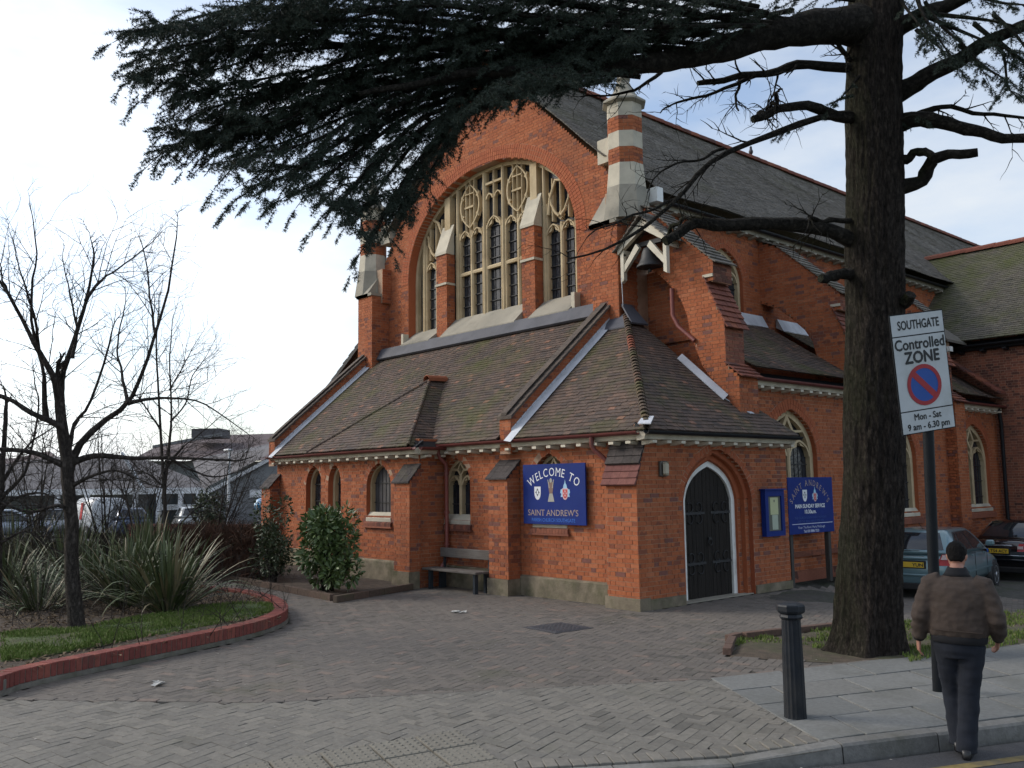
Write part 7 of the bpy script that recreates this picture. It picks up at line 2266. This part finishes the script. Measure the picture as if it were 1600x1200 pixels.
# drooping sprays that fill the mass between the boughs, each growing from the nearest bough
MASS = [(430,-10),(385,6),(330,20),(285,16),(240,33),(192,47),(215,65),(200,82),(202,116),(262,108),(250,138),(288,150),(262,190),(280,212),(236,242),(300,230),(345,236),(370,268),(398,292),(440,288),(455,310),(520,325),(545,340),(578,345),(573,386),(620,366),(652,345),(695,262),(725,215),(748,175),(790,150),(815,130),(850,125),(920,138),(955,112),(965,60),(965,-10)]
def pix(p):
    d = Vector(p)+Vector(Oc)-CAMP; z = d.dot(CF); return 800+FPX*d.dot(CR)/z, 600-FPX*d.dot(CU)/z, z
BPX = np.array([pix(p) for p in BP]); BPA = np.array(BP); made = 0; tries = 0
while made < 300 and tries < 4000:
    tries += 1
    u, v = NR.uniform(190,965), NR.uniform(-10,390)
    if not inside(MASS,u,v): continue
    dd = np.hypot(BPX[:,0]-u-NR.uniform(20,75), (BPX[:,1]-v+NR.uniform(0,40))*1.3)+NR.uniform(0,25,len(BPX))
    i = int(np.argmin(dd))
    if BPX[i,0] < u+8 or dd[i] > 90: continue
    e = np.array(at(u,v,BPX[i,2]+NR.uniform(-.55,.55)))-Oc; p = BPA[i]; m_ = (p+e)/2+np.array([0,0,.10*np.linalg.norm(e-p)])
    if np.linalg.norm(e-p) > 1.5: continue
    grow(curve([p,m_,e],9), .005, .85, (.16,.34), .6, -.06, False, (.3,.5)); made += 1
for px in ([(1440,0),(1475,40),(1515,85),(1550,140)], [(1425,-20),(1445,20),(1470,60),(1500,110)], [(1500,70),(1540,105),(1590,130)], [(1560,60),(1600,100),(1640,140)], [(1470,20),(1560,30),(1650,60)],
           [(1430,50),(1460,65),(1490,95)], [(1500,-20),(1560,0),(1650,10)], [(1520,40),(1560,80),(1580,130),(1590,150)], [(1440,20),(1500,50),(1560,75),(1620,90)], [(1410,0),(1430,30),(1450,60)], [(1550,20),(1590,60),(1620,110)], [(1640,20),(1700,40),(1780,90)], [(1700,0),(1800,10),(1900,50)], [(1720,-30),(1850,-20),(1980,10)]):
    bough(px, TDc-.3, TDc-1.0, 6, .8, ln=(.18,.36), tip=.6, r0=4, slen=(.3,.55))
for px in ([(1340,120),(1325,140),(1312,160)], [(1335,150),(1310,160),(1290,172)], [(1300,182),(1270,188),(1240,200),(1215,212)], [(1400,190),(1430,180),(1450,190)]):
    bough(px, TDc-.2, TDc-.5, 4, .5, ln=(.10,.22), r0=3, side=False)
C_ = np.concatenate([a for a,_,_ in ND]); D_ = np.concatenate([b for _,b,_ in ND]); R_ = np.concatenate([c for _,_,c in ND])
w_ = np.cross(D_, NR.normal(size=D_.shape)); w_ /= np.linalg.norm(w_,axis=1)[:,None]+1e-9
Vn = np.stack([C_-w_*.0034, C_+w_*.0034, C_+D_*R_[:,None]],1).reshape(-1,3)
me = bpy.data.meshes.new('needles'); nn_ = len(C_)
me.vertices.add(nn_*3); me.vertices.foreach_set('co', Vn.ravel()); me.loops.add(nn_*3); me.loops.foreach_set('vertex_index', np.arange(nn_*3))
me.polygons.add(nn_); me.polygons.foreach_set('loop_start', np.arange(nn_)*3); me.polygons.foreach_set('loop_total', np.full(nn_,3)); me.materials.append(M_NEEDLE); me.update(calc_edges=True)
link('foliage', me, cedar, 'stuff')
TW.build('boughs', M_LIMB, cedar, 'stuff', fix=False)
print('needles', nn_)

# ---- bare trees on the left
def bare_tree(name, label, limbs, base, d, mat=M_BARE, twl=(.35,.9), every=2, lvl=2, group=None, thick=1.0, parts=True):
    t = empty(name, tuple(base)); tag(t, label, 'tree', group)
    B = np.array(base); tw_ = MB(); first = True
    for px, r0, r1, dd in limbs:
        n = 14
        pts = curve([tuple(np.array(at(p[0],p[1],d+dd*i/max(len(px)-1,1)))-B) for i, p in enumerate(px)], n)
        rad = [(r0+(r1-r0)*(i/(n-1))**.55)*d/FPX*thick*(1+.12*mnoise.noise(Vector((i*.9,r0,d+dd)))) for i in range(n)]
        pts = [p+np.array([mnoise.noise(Vector((i*.5,px[0][0],1))),mnoise.noise(Vector((i*.5,px[0][1],5))),0])*.02 for i, p in enumerate(pts)]
        mb = MB(); mb.tube([Vector(p) for p in pts], rad, 10 if first else 7); mb.build('trunk' if first else 'limb', mat, t)
        for i in range(6 if first else 2, n, every):
            if first and i < 8: continue
            for _ in range(2 if r0 < 8 else 1):
                t_ = pts[min(i+1,n-1)]-pts[i-1]; t_ /= np.linalg.norm(t_)+1e-9
                s = NR.uniform(-1,1,3); s -= t_*s.dot(t_); s /= np.linalg.norm(s)
                twig(pts[i], t_*.7+s*.8+np.array([0,0,.12]), NR.uniform(*twl), min(rad[i]*.4,.007)+.001, lvl, tw_, None, .02)
        twig(pts[-1], pts[-1]-pts[-3], twl[0], rad[-1], lvl, tw_, None, .03)
        first = False
    tw_.build('twigs', mat, t, 'stuff')
    return t
bl1 = [([(120,988),(116,940),(112,870),(110,800),(106,730),(100,690),(95,650),(92,612)], 17, 9, 0),
 ([(93,622),(84,590),(67,560),(47,523),(17,467),(-10,425)], 9, 2, -.5), ([(93,620),(98,585),(113,540),(130,487),(137,457),(147,407)], 8, 2, .4), ([(134,470),(155,440),(180,423),(233,383)], 4, 1, .6),
 ([(108,740),(123,697),(160,660),(200,630),(225,575),(243,523),(263,447),(275,373)], 9, 1.5, .8), ([(200,630),(230,624),(267,622),(317,630),(377,670)], 5, 1, 1.0), ([(106,725),(150,712),(210,716),(264,715),(357,719)], 8, 2, .7),
 ([(98,670),(83,660),(53,647),(10,622),(-30,610)], 8, 3, -.5), ([(72,655),(69,600),(68,583),(52,517),(50,443),(58,400),(50,343)], 6, 1, -.2), ([(104,730),(80,718),(47,706),(0,702),(-40,700)], 7, 3, -.4),
 ([(105,735),(110,690),(118,660),(140,630),(165,560),(175,520)], 6, 1.5, .3), ([(112,760),(140,745),(180,735),(220,750)], 5, 1.5, -.3), ([(20,470),(5,440),(0,410)], 3, 1, -.4), ([(243,523),(235,470),(230,420),(222,380)], 3, 1, .9),
 ([(200,630),(190,580),(183,540),(195,480)], 4, 1, .5), ([(60,545),(55,500),(40,450),(25,400)], 4, 1, -.4), ([(112,800),(90,790),(50,800),(10,790)], 5, 2, -.3), ([(264,715),(300,735),(340,745),(390,730)], 3, 1, .8), ([(113,560),(120,520),(112,470),(100,420)], 4, 1, .1)]
b1 = at(120,988,12.75); bare_tree('bare_tree', 'leafless grey tree standing in the grassy bed, its limbs spreading low', bl1, (b1.x,b1.y,.10), 12.75, thick=.86, twl=(.4,1.05), group='leafless trees on the left')
bl2 = [([(262,900),(258,820),(255,740),(250,660),(247,600),(244,540),(248,480)], 7, 1.5, 0), ([(256,780),(264,700),(268,640),(265,560),(270,500)], 6, 1, .3), ([(254,740),(285,700),(310,680),(345,650)], 3, 1, .3),
 ([(250,670),(230,640),(215,620),(190,600)], 3, 1, -.3), ([(266,660),(290,630),(300,590),(320,560)], 3, 1, .2), ([(264,610),(285,575),(300,545)], 2.5, 1, .2), ([(256,760),(230,740),(205,735)], 3, 1, 0), ([(262,840),(300,800),(330,780),(370,770)], 3, 1, .2), ([(258,720),(300,720),(350,700)], 2.5, 1, .2)]
b2 = at(262,900,18.5); bare_tree('bare_tree', 'slender pale leafless tree with upright stems behind the flax', bl2, (b2.x,b2.y,.1), 18.5, twl=(.6,1.3), thick=.62, group='leafless trees on the left')
bl3 = [([(-5,930),(-3,840),(0,770),(6,700),(10,640)], 9, 3, 0), ([(0,760),(25,720),(50,690),(80,670)], 4, 1, .2), ([(-2,800),(20,780),(60,770),(90,780)], 4, 1, 0), ([(4,720),(-20,680),(-40,650)], 4, 1, 0), ([(0,780),(30,750),(45,720),(60,640),(55,600)], 4, 1, .3), ([(-2,850),(40,830),(70,850)], 3, 1, 0)]
b3 = at(-5,930,14.5); bare_tree('bare_tree', 'leafless sapling cut by the left edge of the picture', bl3, (b3.x,b3.y,.1), 14.5, twl=(.4,.9), group='leafless trees on the left')

def bare_shrub(label, px, d, hpx, n=9):
    limbs = []
    for k in range(n):
        w = NR.uniform(-60,60); b = NR.uniform(-10,10); top = hpx+NR.uniform(0,70)
        limbs.append(([(px+b,900),(px+b+w*.25,900-(900-top)*.4),(px+b+w*.7,900-(900-top)*.75),(px+b+w,top)], 2.6, .8, NR.uniform(-.5,.5)))
    q = at(px,900,d); bare_tree('bare_shrub', label, limbs, (q.x,q.y,0), d, twl=(.5,1.0), group='leafless shrubs behind the flax', thick=.7)
bare_shrub('leafless shrub of thin upright stems just right of the leafless trunk', 165, 19, 690)
bare_shrub('leafless shrub screening the shop front under the far lamp post', 335, 22, 700)
bare_shrub('leafless shrub screening the parked van behind the flax', 215, 21, 710)
bare_shrub('leafless shrub between the sapling and the leafless tree', 55, 20, 680)
# ---- New Zealand flax: sword leaves in fans
def mat_flax(name, lo, hi, dead):
    m, t, b = new_mat(name); rnd, pos, g = rand_piece(t)
    r = ramp(t, [(0.0,lo),(0.55,hi),(0.80,hi),(0.86,dead),(1.0,dead)]); t.links.new(rnd, r.inputs['Fac'])
    t.links.new(r.outputs['Color'], b.inputs['Base Color']); b.inputs['Roughness'].default_value = .45; b.inputs['Specular IOR Level'].default_value = .35
    return m
M_FLAX = mat_flax('flax_leaf', (0.042,0.058,0.024), (0.110,0.135,0.060), (0.24,0.20,0.12))
def flax(px, py, z0, label, n=110, h=(1.0,1.7), spread=.9, rise=1.0):
    b = on_ground(px, py, z0); o = empty('flax_plant', (b.x,b.y,z0-.03)); tag(o, label, 'plant', 'flax plants in the bed')
    mb = MB()
    for k in range(n):
        a = NR.uniform(0,2*PI); st_ = Vector((math.cos(a),math.sin(a),0))*NR.uniform(.02,.22); L_ = NR.uniform(*h)*.88; el = NR.uniform(.45,1.45)*rise; el = min(el,1.5)
        d = Vector((math.cos(a)*math.cos(el),math.sin(a)*math.cos(el),math.sin(el))); sag = NR.uniform(.25,1.2)*spread; w = NR.uniform(.013,.027); side = Vector((-math.sin(a),math.cos(a),0))
        fold = NR.uniform() < .32; p = st_.copy(); pts = []; m_ = 9
        for i in range(m_+1):
            f = i/m_; pts.append(p.copy()); d = (d+Vector((0,0,-sag*(f**1.6)/m_*1.9*(2.4 if fold and f > .55 else 1)))).normalized(); p += d*L_/m_
            if p.z < .02: p.z = .02
        vs = []
        for i, q in enumerate(pts):
            f = i/m_; ww = w*(.55+1.1*f if f < .4 else 1.0-(max(f-.5,0)/.5)**1.6*.97); t_ = (pts[min(i+1,m_)]-pts[max(i-1,0)]).normalized(); nn = side.cross(t_)
            vs += [q+side*ww+nn*ww*.45, q-nn*ww*.1, q-side*ww+nn*ww*.45]
        fs = []
        for i in range(m_): fs += [(3*i,3*i+1,3*i+4,3*i+3),(3*i+1,3*i+2,3*i+5,3*i+4)]
        mb.add(vs, fs, True)
    mb.build('leaves', M_FLAX, o, 'stuff', fix=False)
flax(262,955,.14,'big arching flax clump in front, its sword leaves spilling towards the paving',190,(1.0,1.75),1.25)
flax(195,948,.14,'upright flax clump just right of the leafless tree trunk',130,(1.0,1.7),.9,1.15)
flax(150,935,.13,'olive flax clump behind the leafless tree trunk',100,(1.0,1.6),.9)
flax(60,955,.12,'low brownish flax clump left of the leafless tree trunk',120,(.7,1.3),1.2,.85)
flax(10,935,.12,'flax clump at the left edge of the picture under the sapling',110,(.9,1.6),1.0)
flax(235,925,.12,'tall upright flax clump behind the big arching one',110,(1.3,2.0),.6,1.25)
flax(110,915,.12,'tall flax clump at the back of the bed',90,(1.3,2.0),.7,1.2)
flax(30,905,.12,'tall flax clump at the back of the bed beside the sapling',90,(1.4,2.1),.7,1.2)

def shrub(name, label, px, py, z0, rx, ry, h, n, lsz, mat, stems=9, cat='shrub', group=None, lift=.25, rise=.0, mesh='foliage', depth=None, lobes=9, stem_mat=None):
    """leafy shrub: many separate leaves gathered in clumps on stems"""
    b = on_ground(px, py, z0) if depth is None else Vector((at(px,py,depth).x,at(px,py,depth).y,z0)); o = empty(name, (b.x,b.y,z0-.02)); tag(o, label, cat, group)
    sm = MB(); cl = []
    for k in range(lobes):
        a = NR.uniform(0,2*PI); r = math.sqrt(NR.uniform(0,1))*.72; zz = NR.uniform(lift,.92)
        cl.append((Vector((rx*r*math.cos(a)*(1-.25*zz),ry*r*math.sin(a)*(1-.25*zz),h*zz)), NR.uniform(.22,.42)))
    for k in range(stems):
        c = cl[k%len(cl)][0]; q0 = Vector((NR.uniform(-.15,.15)*rx,NR.uniform(-.15,.15)*ry,0)); sm.tube([q0, q0.lerp(c,.5)+Vector(NR.uniform(-.06,.06,3)), c],[.016,.011,.005],5)
    sm.build('stems', stem_mat or M_LIMB, o, 'stuff')
    V = []; F = []
    for k in range(n):
        c, s = cl[NR.randint(len(cl))]; d = NR.normal(size=3); d /= np.linalg.norm(d); rr_ = s*NR.uniform(.55,1.0)**.5
        p = np.array(c)+d*rr_*np.array([rx,ry,h*.62])*1.0
        if p[2] < .03: continue
        ax = d+NR.normal(size=3)*.55+np.array([0,0,-.1]); ax /= np.linalg.norm(ax); sd = np.cross(ax,NR.normal(size=3)); sd /= np.linalg.norm(sd); nn = np.cross(ax,sd)
        l = lsz*NR.uniform(.65,1.2); w = l*.20; i = len(V)
        V += [p, p+ax*l*.38+sd*w+nn*w*.25, p+ax*l*.78+sd*w*.7+nn*w*.1, p+ax*l, p+ax*l*.78-sd*w*.7+nn*w*.1, p+ax*l*.38-sd*w+nn*w*.25]
        F += [(i,i+1,i+2,i+3),(i,i+3,i+4,i+5)]
    me = bpy.data.meshes.new(mesh); me.from_pydata([tuple(v) for v in V], [], F); me.materials.append(mat); me.update()
    link(mesh, me, o, 'stuff')
    return o
M_LAUREL = mat_leaf('laurel_leaf', (0.035,0.068,0.016), (0.115,0.165,0.055), .36, spec=.5)
M_IVY = mat_leaf('ivy_leaf', (0.024,0.042,0.016), (0.068,0.092,0.040), .45, spec=.4)
shrub('laurel_bush', 'glossy green laurel bush against the church wall left of the bench', 512,924,.08,.86,.6,1.5,4600,.125,M_LAUREL,12,lobes=22,lift=.15)
shrub('ivy_shrub', 'dark ivy-leaved shrub at the corner of the church left of the laurel', 425,908,.08,.62,.5,1.85,3000,.085,M_IVY,12,lobes=20,lift=.12)
M_BROWNTW = mat_leaf('brown_twigs', (0.050,0.028,0.020), (0.115,0.066,0.046), .9, spec=.1)
def thicket(name, label, p0, p1, h, w, n, mat, cat, leaf=.05, zb=.05):
    """hedge of bare crossing twigs"""
    p0 = Vector(p0); p1 = Vector(p1); o = empty(name, tuple(p0)); tag(o, label, cat)
    mb = MB(); d = p1-p0; sd = Vector((-d.y,d.x,0)).normalized()
    V = []; F = []
    for k in range(n):
        u = NR.uniform(); z = h*NR.uniform(0,.75); q = d*u+sd*NR.uniform(-w,w)*.5+Z1*(z+zb); a = NR.normal(size=3)*.7+np.array([0,0,.9]); a /= np.linalg.norm(a); a = Vector(a)
        l = NR.uniform(.18,.5); e = q+a*l
        if e.z > h*(.92+.12*mnoise.noise(Vector((u*9,1,2)))): continue
        s = a.cross(Vector(NR.normal(size=3))).normalized()*NR.uniform(.004,.010); i = len(V)
        V += [q-s,q+s,e+s*.3,e-s*.3]; F.append((i,i+1,i+2,i+3))
    me = bpy.data.meshes.new('twigs'); me.from_pydata([tuple(v) for v in V], [], F); me.materials.append(mat); me.update(); link('twigs', me, o, 'stuff')
    mb = MB()
    for k in range(40):
        u = NR.uniform(); q = d*u+sd*NR.uniform(-w,w)*.3; mb.tube([q,q+Vector((NR.uniform(-.1,.1),NR.uniform(-.1,.1),h*.5)),q+Vector((NR.uniform(-.25,.25),NR.uniform(-.25,.25),h*.9))],[.016,.012,.005],5)
    mb.build('stems', M_LIMB, o, 'stuff')
hA = at(272,905,21.5); hB = at(418,905,20.0)
thicket('hedge', 'brown leafless hedge between the flax bed and the church corner', (hA.x,hA.y,0), (hB.x,hB.y,0), 1.45, .9, 9000, M_BROWNTW, 'hedge')
hA = at(-60,900,20.0); hB = at(250,905,21.0)
thicket('hedge', 'low dull green hedge behind the flax plants', (hA.x,hA.y,0), (hB.x,hB.y,0), 1.15, .9, 7000, mat_leaf('dull_hedge', (0.030,0.034,0.016), (0.075,0.075,0.035), .9), 'hedge')
shrub('ivy_shrub', 'leafy green shrub on top of the brown hedge under the far gable', 330,830,.05,.95,.4,1.75,1500,.09,M_IVY,8,lobes=9,lift=.80,depth=22.5)
ug = MB()
for (x, y, z) in scatter(BED, 260, lambda x,y: 0.0 if inside(LAWN,x,y) else (1.0 if 11 < seen_dist((x,y,.1)) < 19 else .0), .12):
    twig((x,y,z), NR.uniform(-.8,.8,3)+np.array([0,0,.9]), NR.uniform(.4,1.3), .006, 2, ug, None, -.02)
tag(ug.build('undergrowth', M_BARE, None, 'stuff'), 'tangle of bare brown stems growing among the flax plants', 'undergrowth')
# dry litter in the bed
V = []; F = []
for (x, y, z) in scatter(BED, 5200, lambda x,y: 0.0 if inside(LAWN,x,y) else (1.0 if seen_dist((x,y,.1)) < 18 else .15), .15):
    a = NR.uniform(0,6.28); l = NR.uniform(.03,.12); w = NR.uniform(.006,.02); i = len(V); dz = NR.uniform(0,.05)
    V += [(x,y,z),(x+math.cos(a)*l-math.sin(a)*w,y+math.sin(a)*l+math.cos(a)*w,z+dz),(x+math.cos(a)*l*1.6,y+math.sin(a)*l*1.6,z+dz*.6),(x+math.cos(a)*l+math.sin(a)*w,y+math.sin(a)*l-math.cos(a)*w,z+dz)]; F.append((i,i+1,i+2,i+3))
me = bpy.data.meshes.new('leaf_litter'); me.from_pydata(V, [], F); me.materials.append(mat_leaf('dry_leaves', (0.075,0.050,0.030), (0.20,0.15,0.10), .9, spec=.1)); me.update()
tag(link('leaf_litter', me), 'dry leaves and stalks lying in the planting bed', 'leaf litter', kind='stuff')
# ------------------------------------------------------------------ far side: shop building, vehicles, lamp post
M_SLATE = mat_simple('grey_slate', (0.105,0.098,0.104), .8, var=.15, scale=1.2, bump=.3, bscale=6, stretch=(1,1,4))
M_SLATER = mat_simple('red_grey_roof', (0.115,0.085,0.085), .85, var=.15, scale=1.0)
M_WTRIM = mat_simple('white_trim', (0.68,0.69,0.70), .5, var=.04)
M_SHOPWALL = mat_simple('shop_wall_grey', (0.20,0.205,0.21), .8, var=.12, scale=.8)
M_SHOPGLASS = mat_simple('shop_glass', (0.055,0.065,0.072), .15, var=.3, scale=.6)
M_GREENP = mat_simple('green_panel', (0.045,0.20,0.035), .5, var=.1)
FH = Vector((CF.x,CF.y,0)).normalized(); RH = Vector((CR.x,CR.y,0)).normalized()
def G(px, py, d): return at(px,py,d)
def GZ(px, d, z):
    p = at(px,785,d); p.z = z; return p
SB = empty('shop_building', tuple(GZ(150,50,0))); tag(SB, 'long low shop with grey slate roof and white eaves beyond the bare trees', 'building')
So = -SB.location
def bpart(name, mb, mat, par=None):
    o = mb.build(name, mat, par or SB)
    if par is None: o.location = So
    return o
zE = G(150,773,50).z
mb = MB(); mb.prism([GZ(-420,50,zE),GZ(330,50,zE),GZ(330,50,zE+.32),GZ(-420,50,zE+.32)], FH*.5); bpart('fascia', mb, M_WTRIM)
mb = MB(); mb.prism([GZ(-420,51,-.4),GZ(440,51,-.4),GZ(440,51,zE-.02),GZ(-420,51,zE-.02)], FH*.3); bpart('shop_front', mb, M_SHOPGLASS)
mb = MB(); mb.prism([GZ(-420,50.1,zE+.30),GZ(325,50.1,zE+.30),G(215,716,58),G(75,716,58),G(-60,738,58),G(-420,742,58)], FH*.3+Z1*.1); bpart('roof', mb, M_SLATE)
for px in (88,134,210,247,281,309):
    mb = MB(); mb.prism([GZ(px-3,49.7,-.4),GZ(px+3,49.7,-.4),GZ(px+3,49.7,zE),GZ(px-3,49.7,zE)], FH*.25); bpart('column', mb, M_WTRIM)
for (a, b) in ((28,58),(292,326),(352,372),(190,206)):
    mb = MB(); mb.prism([GZ(a,50.7,.55),GZ(b,50.7,.55),GZ(b,50.7,zE-.75),GZ(a,50.7,zE-.75)], FH*.1); bpart('green_panel', mb, M_GREENP)
mb = MB(); mb.prism([GZ(252,50.6,zE-.9),GZ(345,50.6,zE-.9),GZ(345,50.6,zE-.6),GZ(252,50.6,zE-.6)], FH*.1); bpart('sign_band', mb, M_WTRIM)
# gabled wing on the right with white barge boards
mb = MB(); mb.prism([GZ(322,49,-.4),GZ(470,49,-.4),G(470,690,49),G(432,711,49),G(326,770,49)], FH*.3); bpart('gable_wall', mb, M_SHOPWALL)
def barge(p, q, w, d):
    mb = MB(); mb.prism([G(p[0],p[1],d),G(q[0],q[1],d),G(q[0],q[1]+w,d),G(p[0],p[1]+w,d)], FH*.3); bpart('barge_board', mb, M_WTRIM)
barge((318,770),(440,704),6,48.8)
barge((189,711),(226,772),-5,49.6); barge((325,770),(348,792),4,48.8)
mb = MB(); mb.prism([G(318,764,49.2),G(445,696,49.2),G(445,690,56),G(300,720,58)], FH*.2+Z1*.1); bpart('roof', mb, M_SLATE)
mb = MB(); mb.prism([GZ(390,48.6,zE-.25),GZ(470,48.6,zE-.25),GZ(470,48.6,zE+.15),GZ(390,48.6,zE+.15)], FH*.2); bpart('canopy', mb, M_WTRIM)
# building behind
B2 = empty('far_building', tuple(GZ(340,75,0))); tag(B2, 'far building with a broad dull red grey roof and a flat plant box on top', 'building'); S2 = -B2.location
for nm, pts, d, m_ in (('roof',[G(205,718,75),G(470,720,75),G(470,676,86),G(345,680,86),G(240,700,86)],FH*.5,M_SLATER),('plant_box',[G(299,684,80),G(343,683,80),G(343,669,80),G(299,670,80)],FH*3,mat_simple('plant_box_grey',(.10,.095,.10),.8)),
                       ('wall',[GZ(205,76,-.4),GZ(470,76,-.4),G(470,722,76),G(205,720,76)],FH*.5,M_SHOPWALL),('parapet',[G(238,700,79),G(345,681,79),G(345,676,79),G(238,696,79)],FH*.4,M_SHOPWALL)):
    mb = MB(); mb.prism(pts, d); o = mb.build(nm, m_, B2); o.location = S2
# long low dark roof at far left
B3 = empty('low_building', tuple(GZ(-60,64,0))); tag(B3, 'low dark roofed building at the left edge behind the shop', 'building'); S3 = -B3.location
for nm, pts, d, m_ in (('roof',[G(-420,742,64),G(120,742,64),G(75,705,74),G(20,716,74),G(-420,722,74)],FH*.4,M_SLATER),('wall',[GZ(-420,65,-.4),GZ(120,65,-.4),G(120,744,65),G(-420,744,65)],FH*.4,M_SHOPWALL)):
    mb = MB(); mb.prism(pts, d); o = mb.build(nm, m_, B3); o.location = S3
# car park surface
mb = MB(); mb.add([GZ(-700,23,-.30),GZ(520,23,-.30),GZ(600,49.5,-.30),GZ(-700,49.5,-.30)], [(0,1,2,3)]); tag(mb.build('car_park', M_ASPH), kind='structure')
def face(o, px, d, ang, z=-.30):
    p = GZ(px,d,z); o.location = p; v = p-CAMP; o.rotation_euler = (0,0,math.atan2(v.y,v.x)-PI/2+ang)
M_VANW = mat_simple('white_van_paint', (0.66,0.67,0.68), .35, var=.04, coat=.5)
v = car('delivery_van', 'white van with a red flash parked in front of the far shop', M_VANW, 'van', None, detail=False, L=5.2); v['category'] = 'van'; face(v, 150, 47, .25)
m = MB(); m.prism([(-.885,-.9,.9),(-.885,-.5,.9),(-.885,-.75,1.75),(-.885,-1.15,1.75)], (-.01,0,0)); m.build('red_flash', P_RED, v)
m = MB(); m.prism([(.885,-.9,.9),(.885,-.5,.9),(.885,-.75,1.75),(.885,-1.15,1.75)], (.01,0,0)); m.build('red_flash', P_RED, v)
m = MB(); m.prism([(-.875,.75,1.15),(-.875,1.25,1.12),(-.875,1.05,1.60),(-.875,.75,1.66)], (-.01,0,0)); m.build('side_window', M_CARGLASS, v)
m = MB(); m.prism([(.875,.75,1.15),(.875,1.25,1.12),(.875,1.05,1.60),(.875,.75,1.66)], (.01,0,0)); m.build('side_window', M_CARGLASS, v)
for px, d, ang, col, lab in ((22,46,-PI/2,(0.30,0.33,0.38),'silver grey car parked far left behind the flax'),(70,47,PI/2,(0.42,0.43,0.45),'pale silver car parked left of the leafless tree trunk, far off'),(196,46,.2,(0.10,0.13,0.20),'dark blue car parked far off just right of the leafless trunk'),(300,47,.1,(.35,.36,.36),'grey car parked far off beneath the shop canopy')):
    c = car('parked_car', lab, mat_simple('paint_%d' % px, col, .25, metal=.3, var=.03, coat=.6), 'hatch', None, 'cars parked in front of the shop', detail=False); face(c, px, d, ang)
# lamp post by the gable
lp2 = empty('lamp_post', tuple(GZ(357,42,-.3))); tag(lp2, 'white lamp post in front of the far gable', 'lamp post')
zt = G(357,705,42).z+.3
mb = MB(); mb.tube([(0,0,0),(0,0,zt*.4),(0,0,zt)],[.09,.075,.06],8); mb.build('post', M_WTRIM, lp2)
mb = MB(); mb.bbox((-.45,-.12,zt),(.15,.12,zt+.12),.04); mb.build('lamp_head', M_WTRIM, lp2)
# foil balloon tied by the corner of the church
bq = at(408,789,26); bb = empty('balloon', (bq.x,bq.y,bq.z)); tag(bb, 'round blue and white foil balloon beside the left corner of the church', 'balloon')
for k in range(12):
    a0, a1 = 2*PI*k/12, 2*PI*(k+1)/12; rg = []
    mb = MB(); vs = []; n = 8
    for i in range(n+1):
        t = -PI/2+PI*i/n; r = .20*math.cos(t); z = .19*math.sin(t)
        for a, k_ in ((a0,.93),((a0+a1)/2,1.04),(a1,.93)): vs.append((r*k_*math.cos(a),r*k_*math.sin(a),z))
    fs = []
    for i in range(n):
        for j in range(2): fs.append((3*i+j,3*i+j+1,3*i+j+4,3*i+j+3))
    mb.add(vs, fs, True)
    o = mb.build('gore', mat_simple('foil_white',(0.62,0.70,0.78),.22,metal=.3,var=.05) if k%2 else mat_simple('foil_blue',(0.06,0.27,0.50),.22,metal=.3,var=.05), bb); o.rotation_euler = (1.1,0,.4) if False else (0,0,0)
bb.rotation_euler = (.9,.3,.2)
mb = MB(); mb.tube([(bq.x,bq.y,bq.z-.19),(bq.x+.03,bq.y+.05,bq.z*.5),(bq.x,bq.y+.1,-.05)],.005,4); o = mb.build('string', M_WTRIM); o.parent = bb; o.matrix_parent_inverse = Matrix.Identity(4)
bpy.context.view_layer.update(); o.matrix_world = Matrix.Identity(4)
# low wall behind the hedge
lw = MB(); a, b = GZ(200,27,-.3), GZ(440,25,-.3); lw.prism([a,b,b+Z1*1.35,a+Z1*1.35], FH*.22)
tag(lw.build('garden_wall', M_BRICK2), 'low dark brick wall behind the brown hedge', 'wall')
# far trees beyond the shop, just a thin bare line
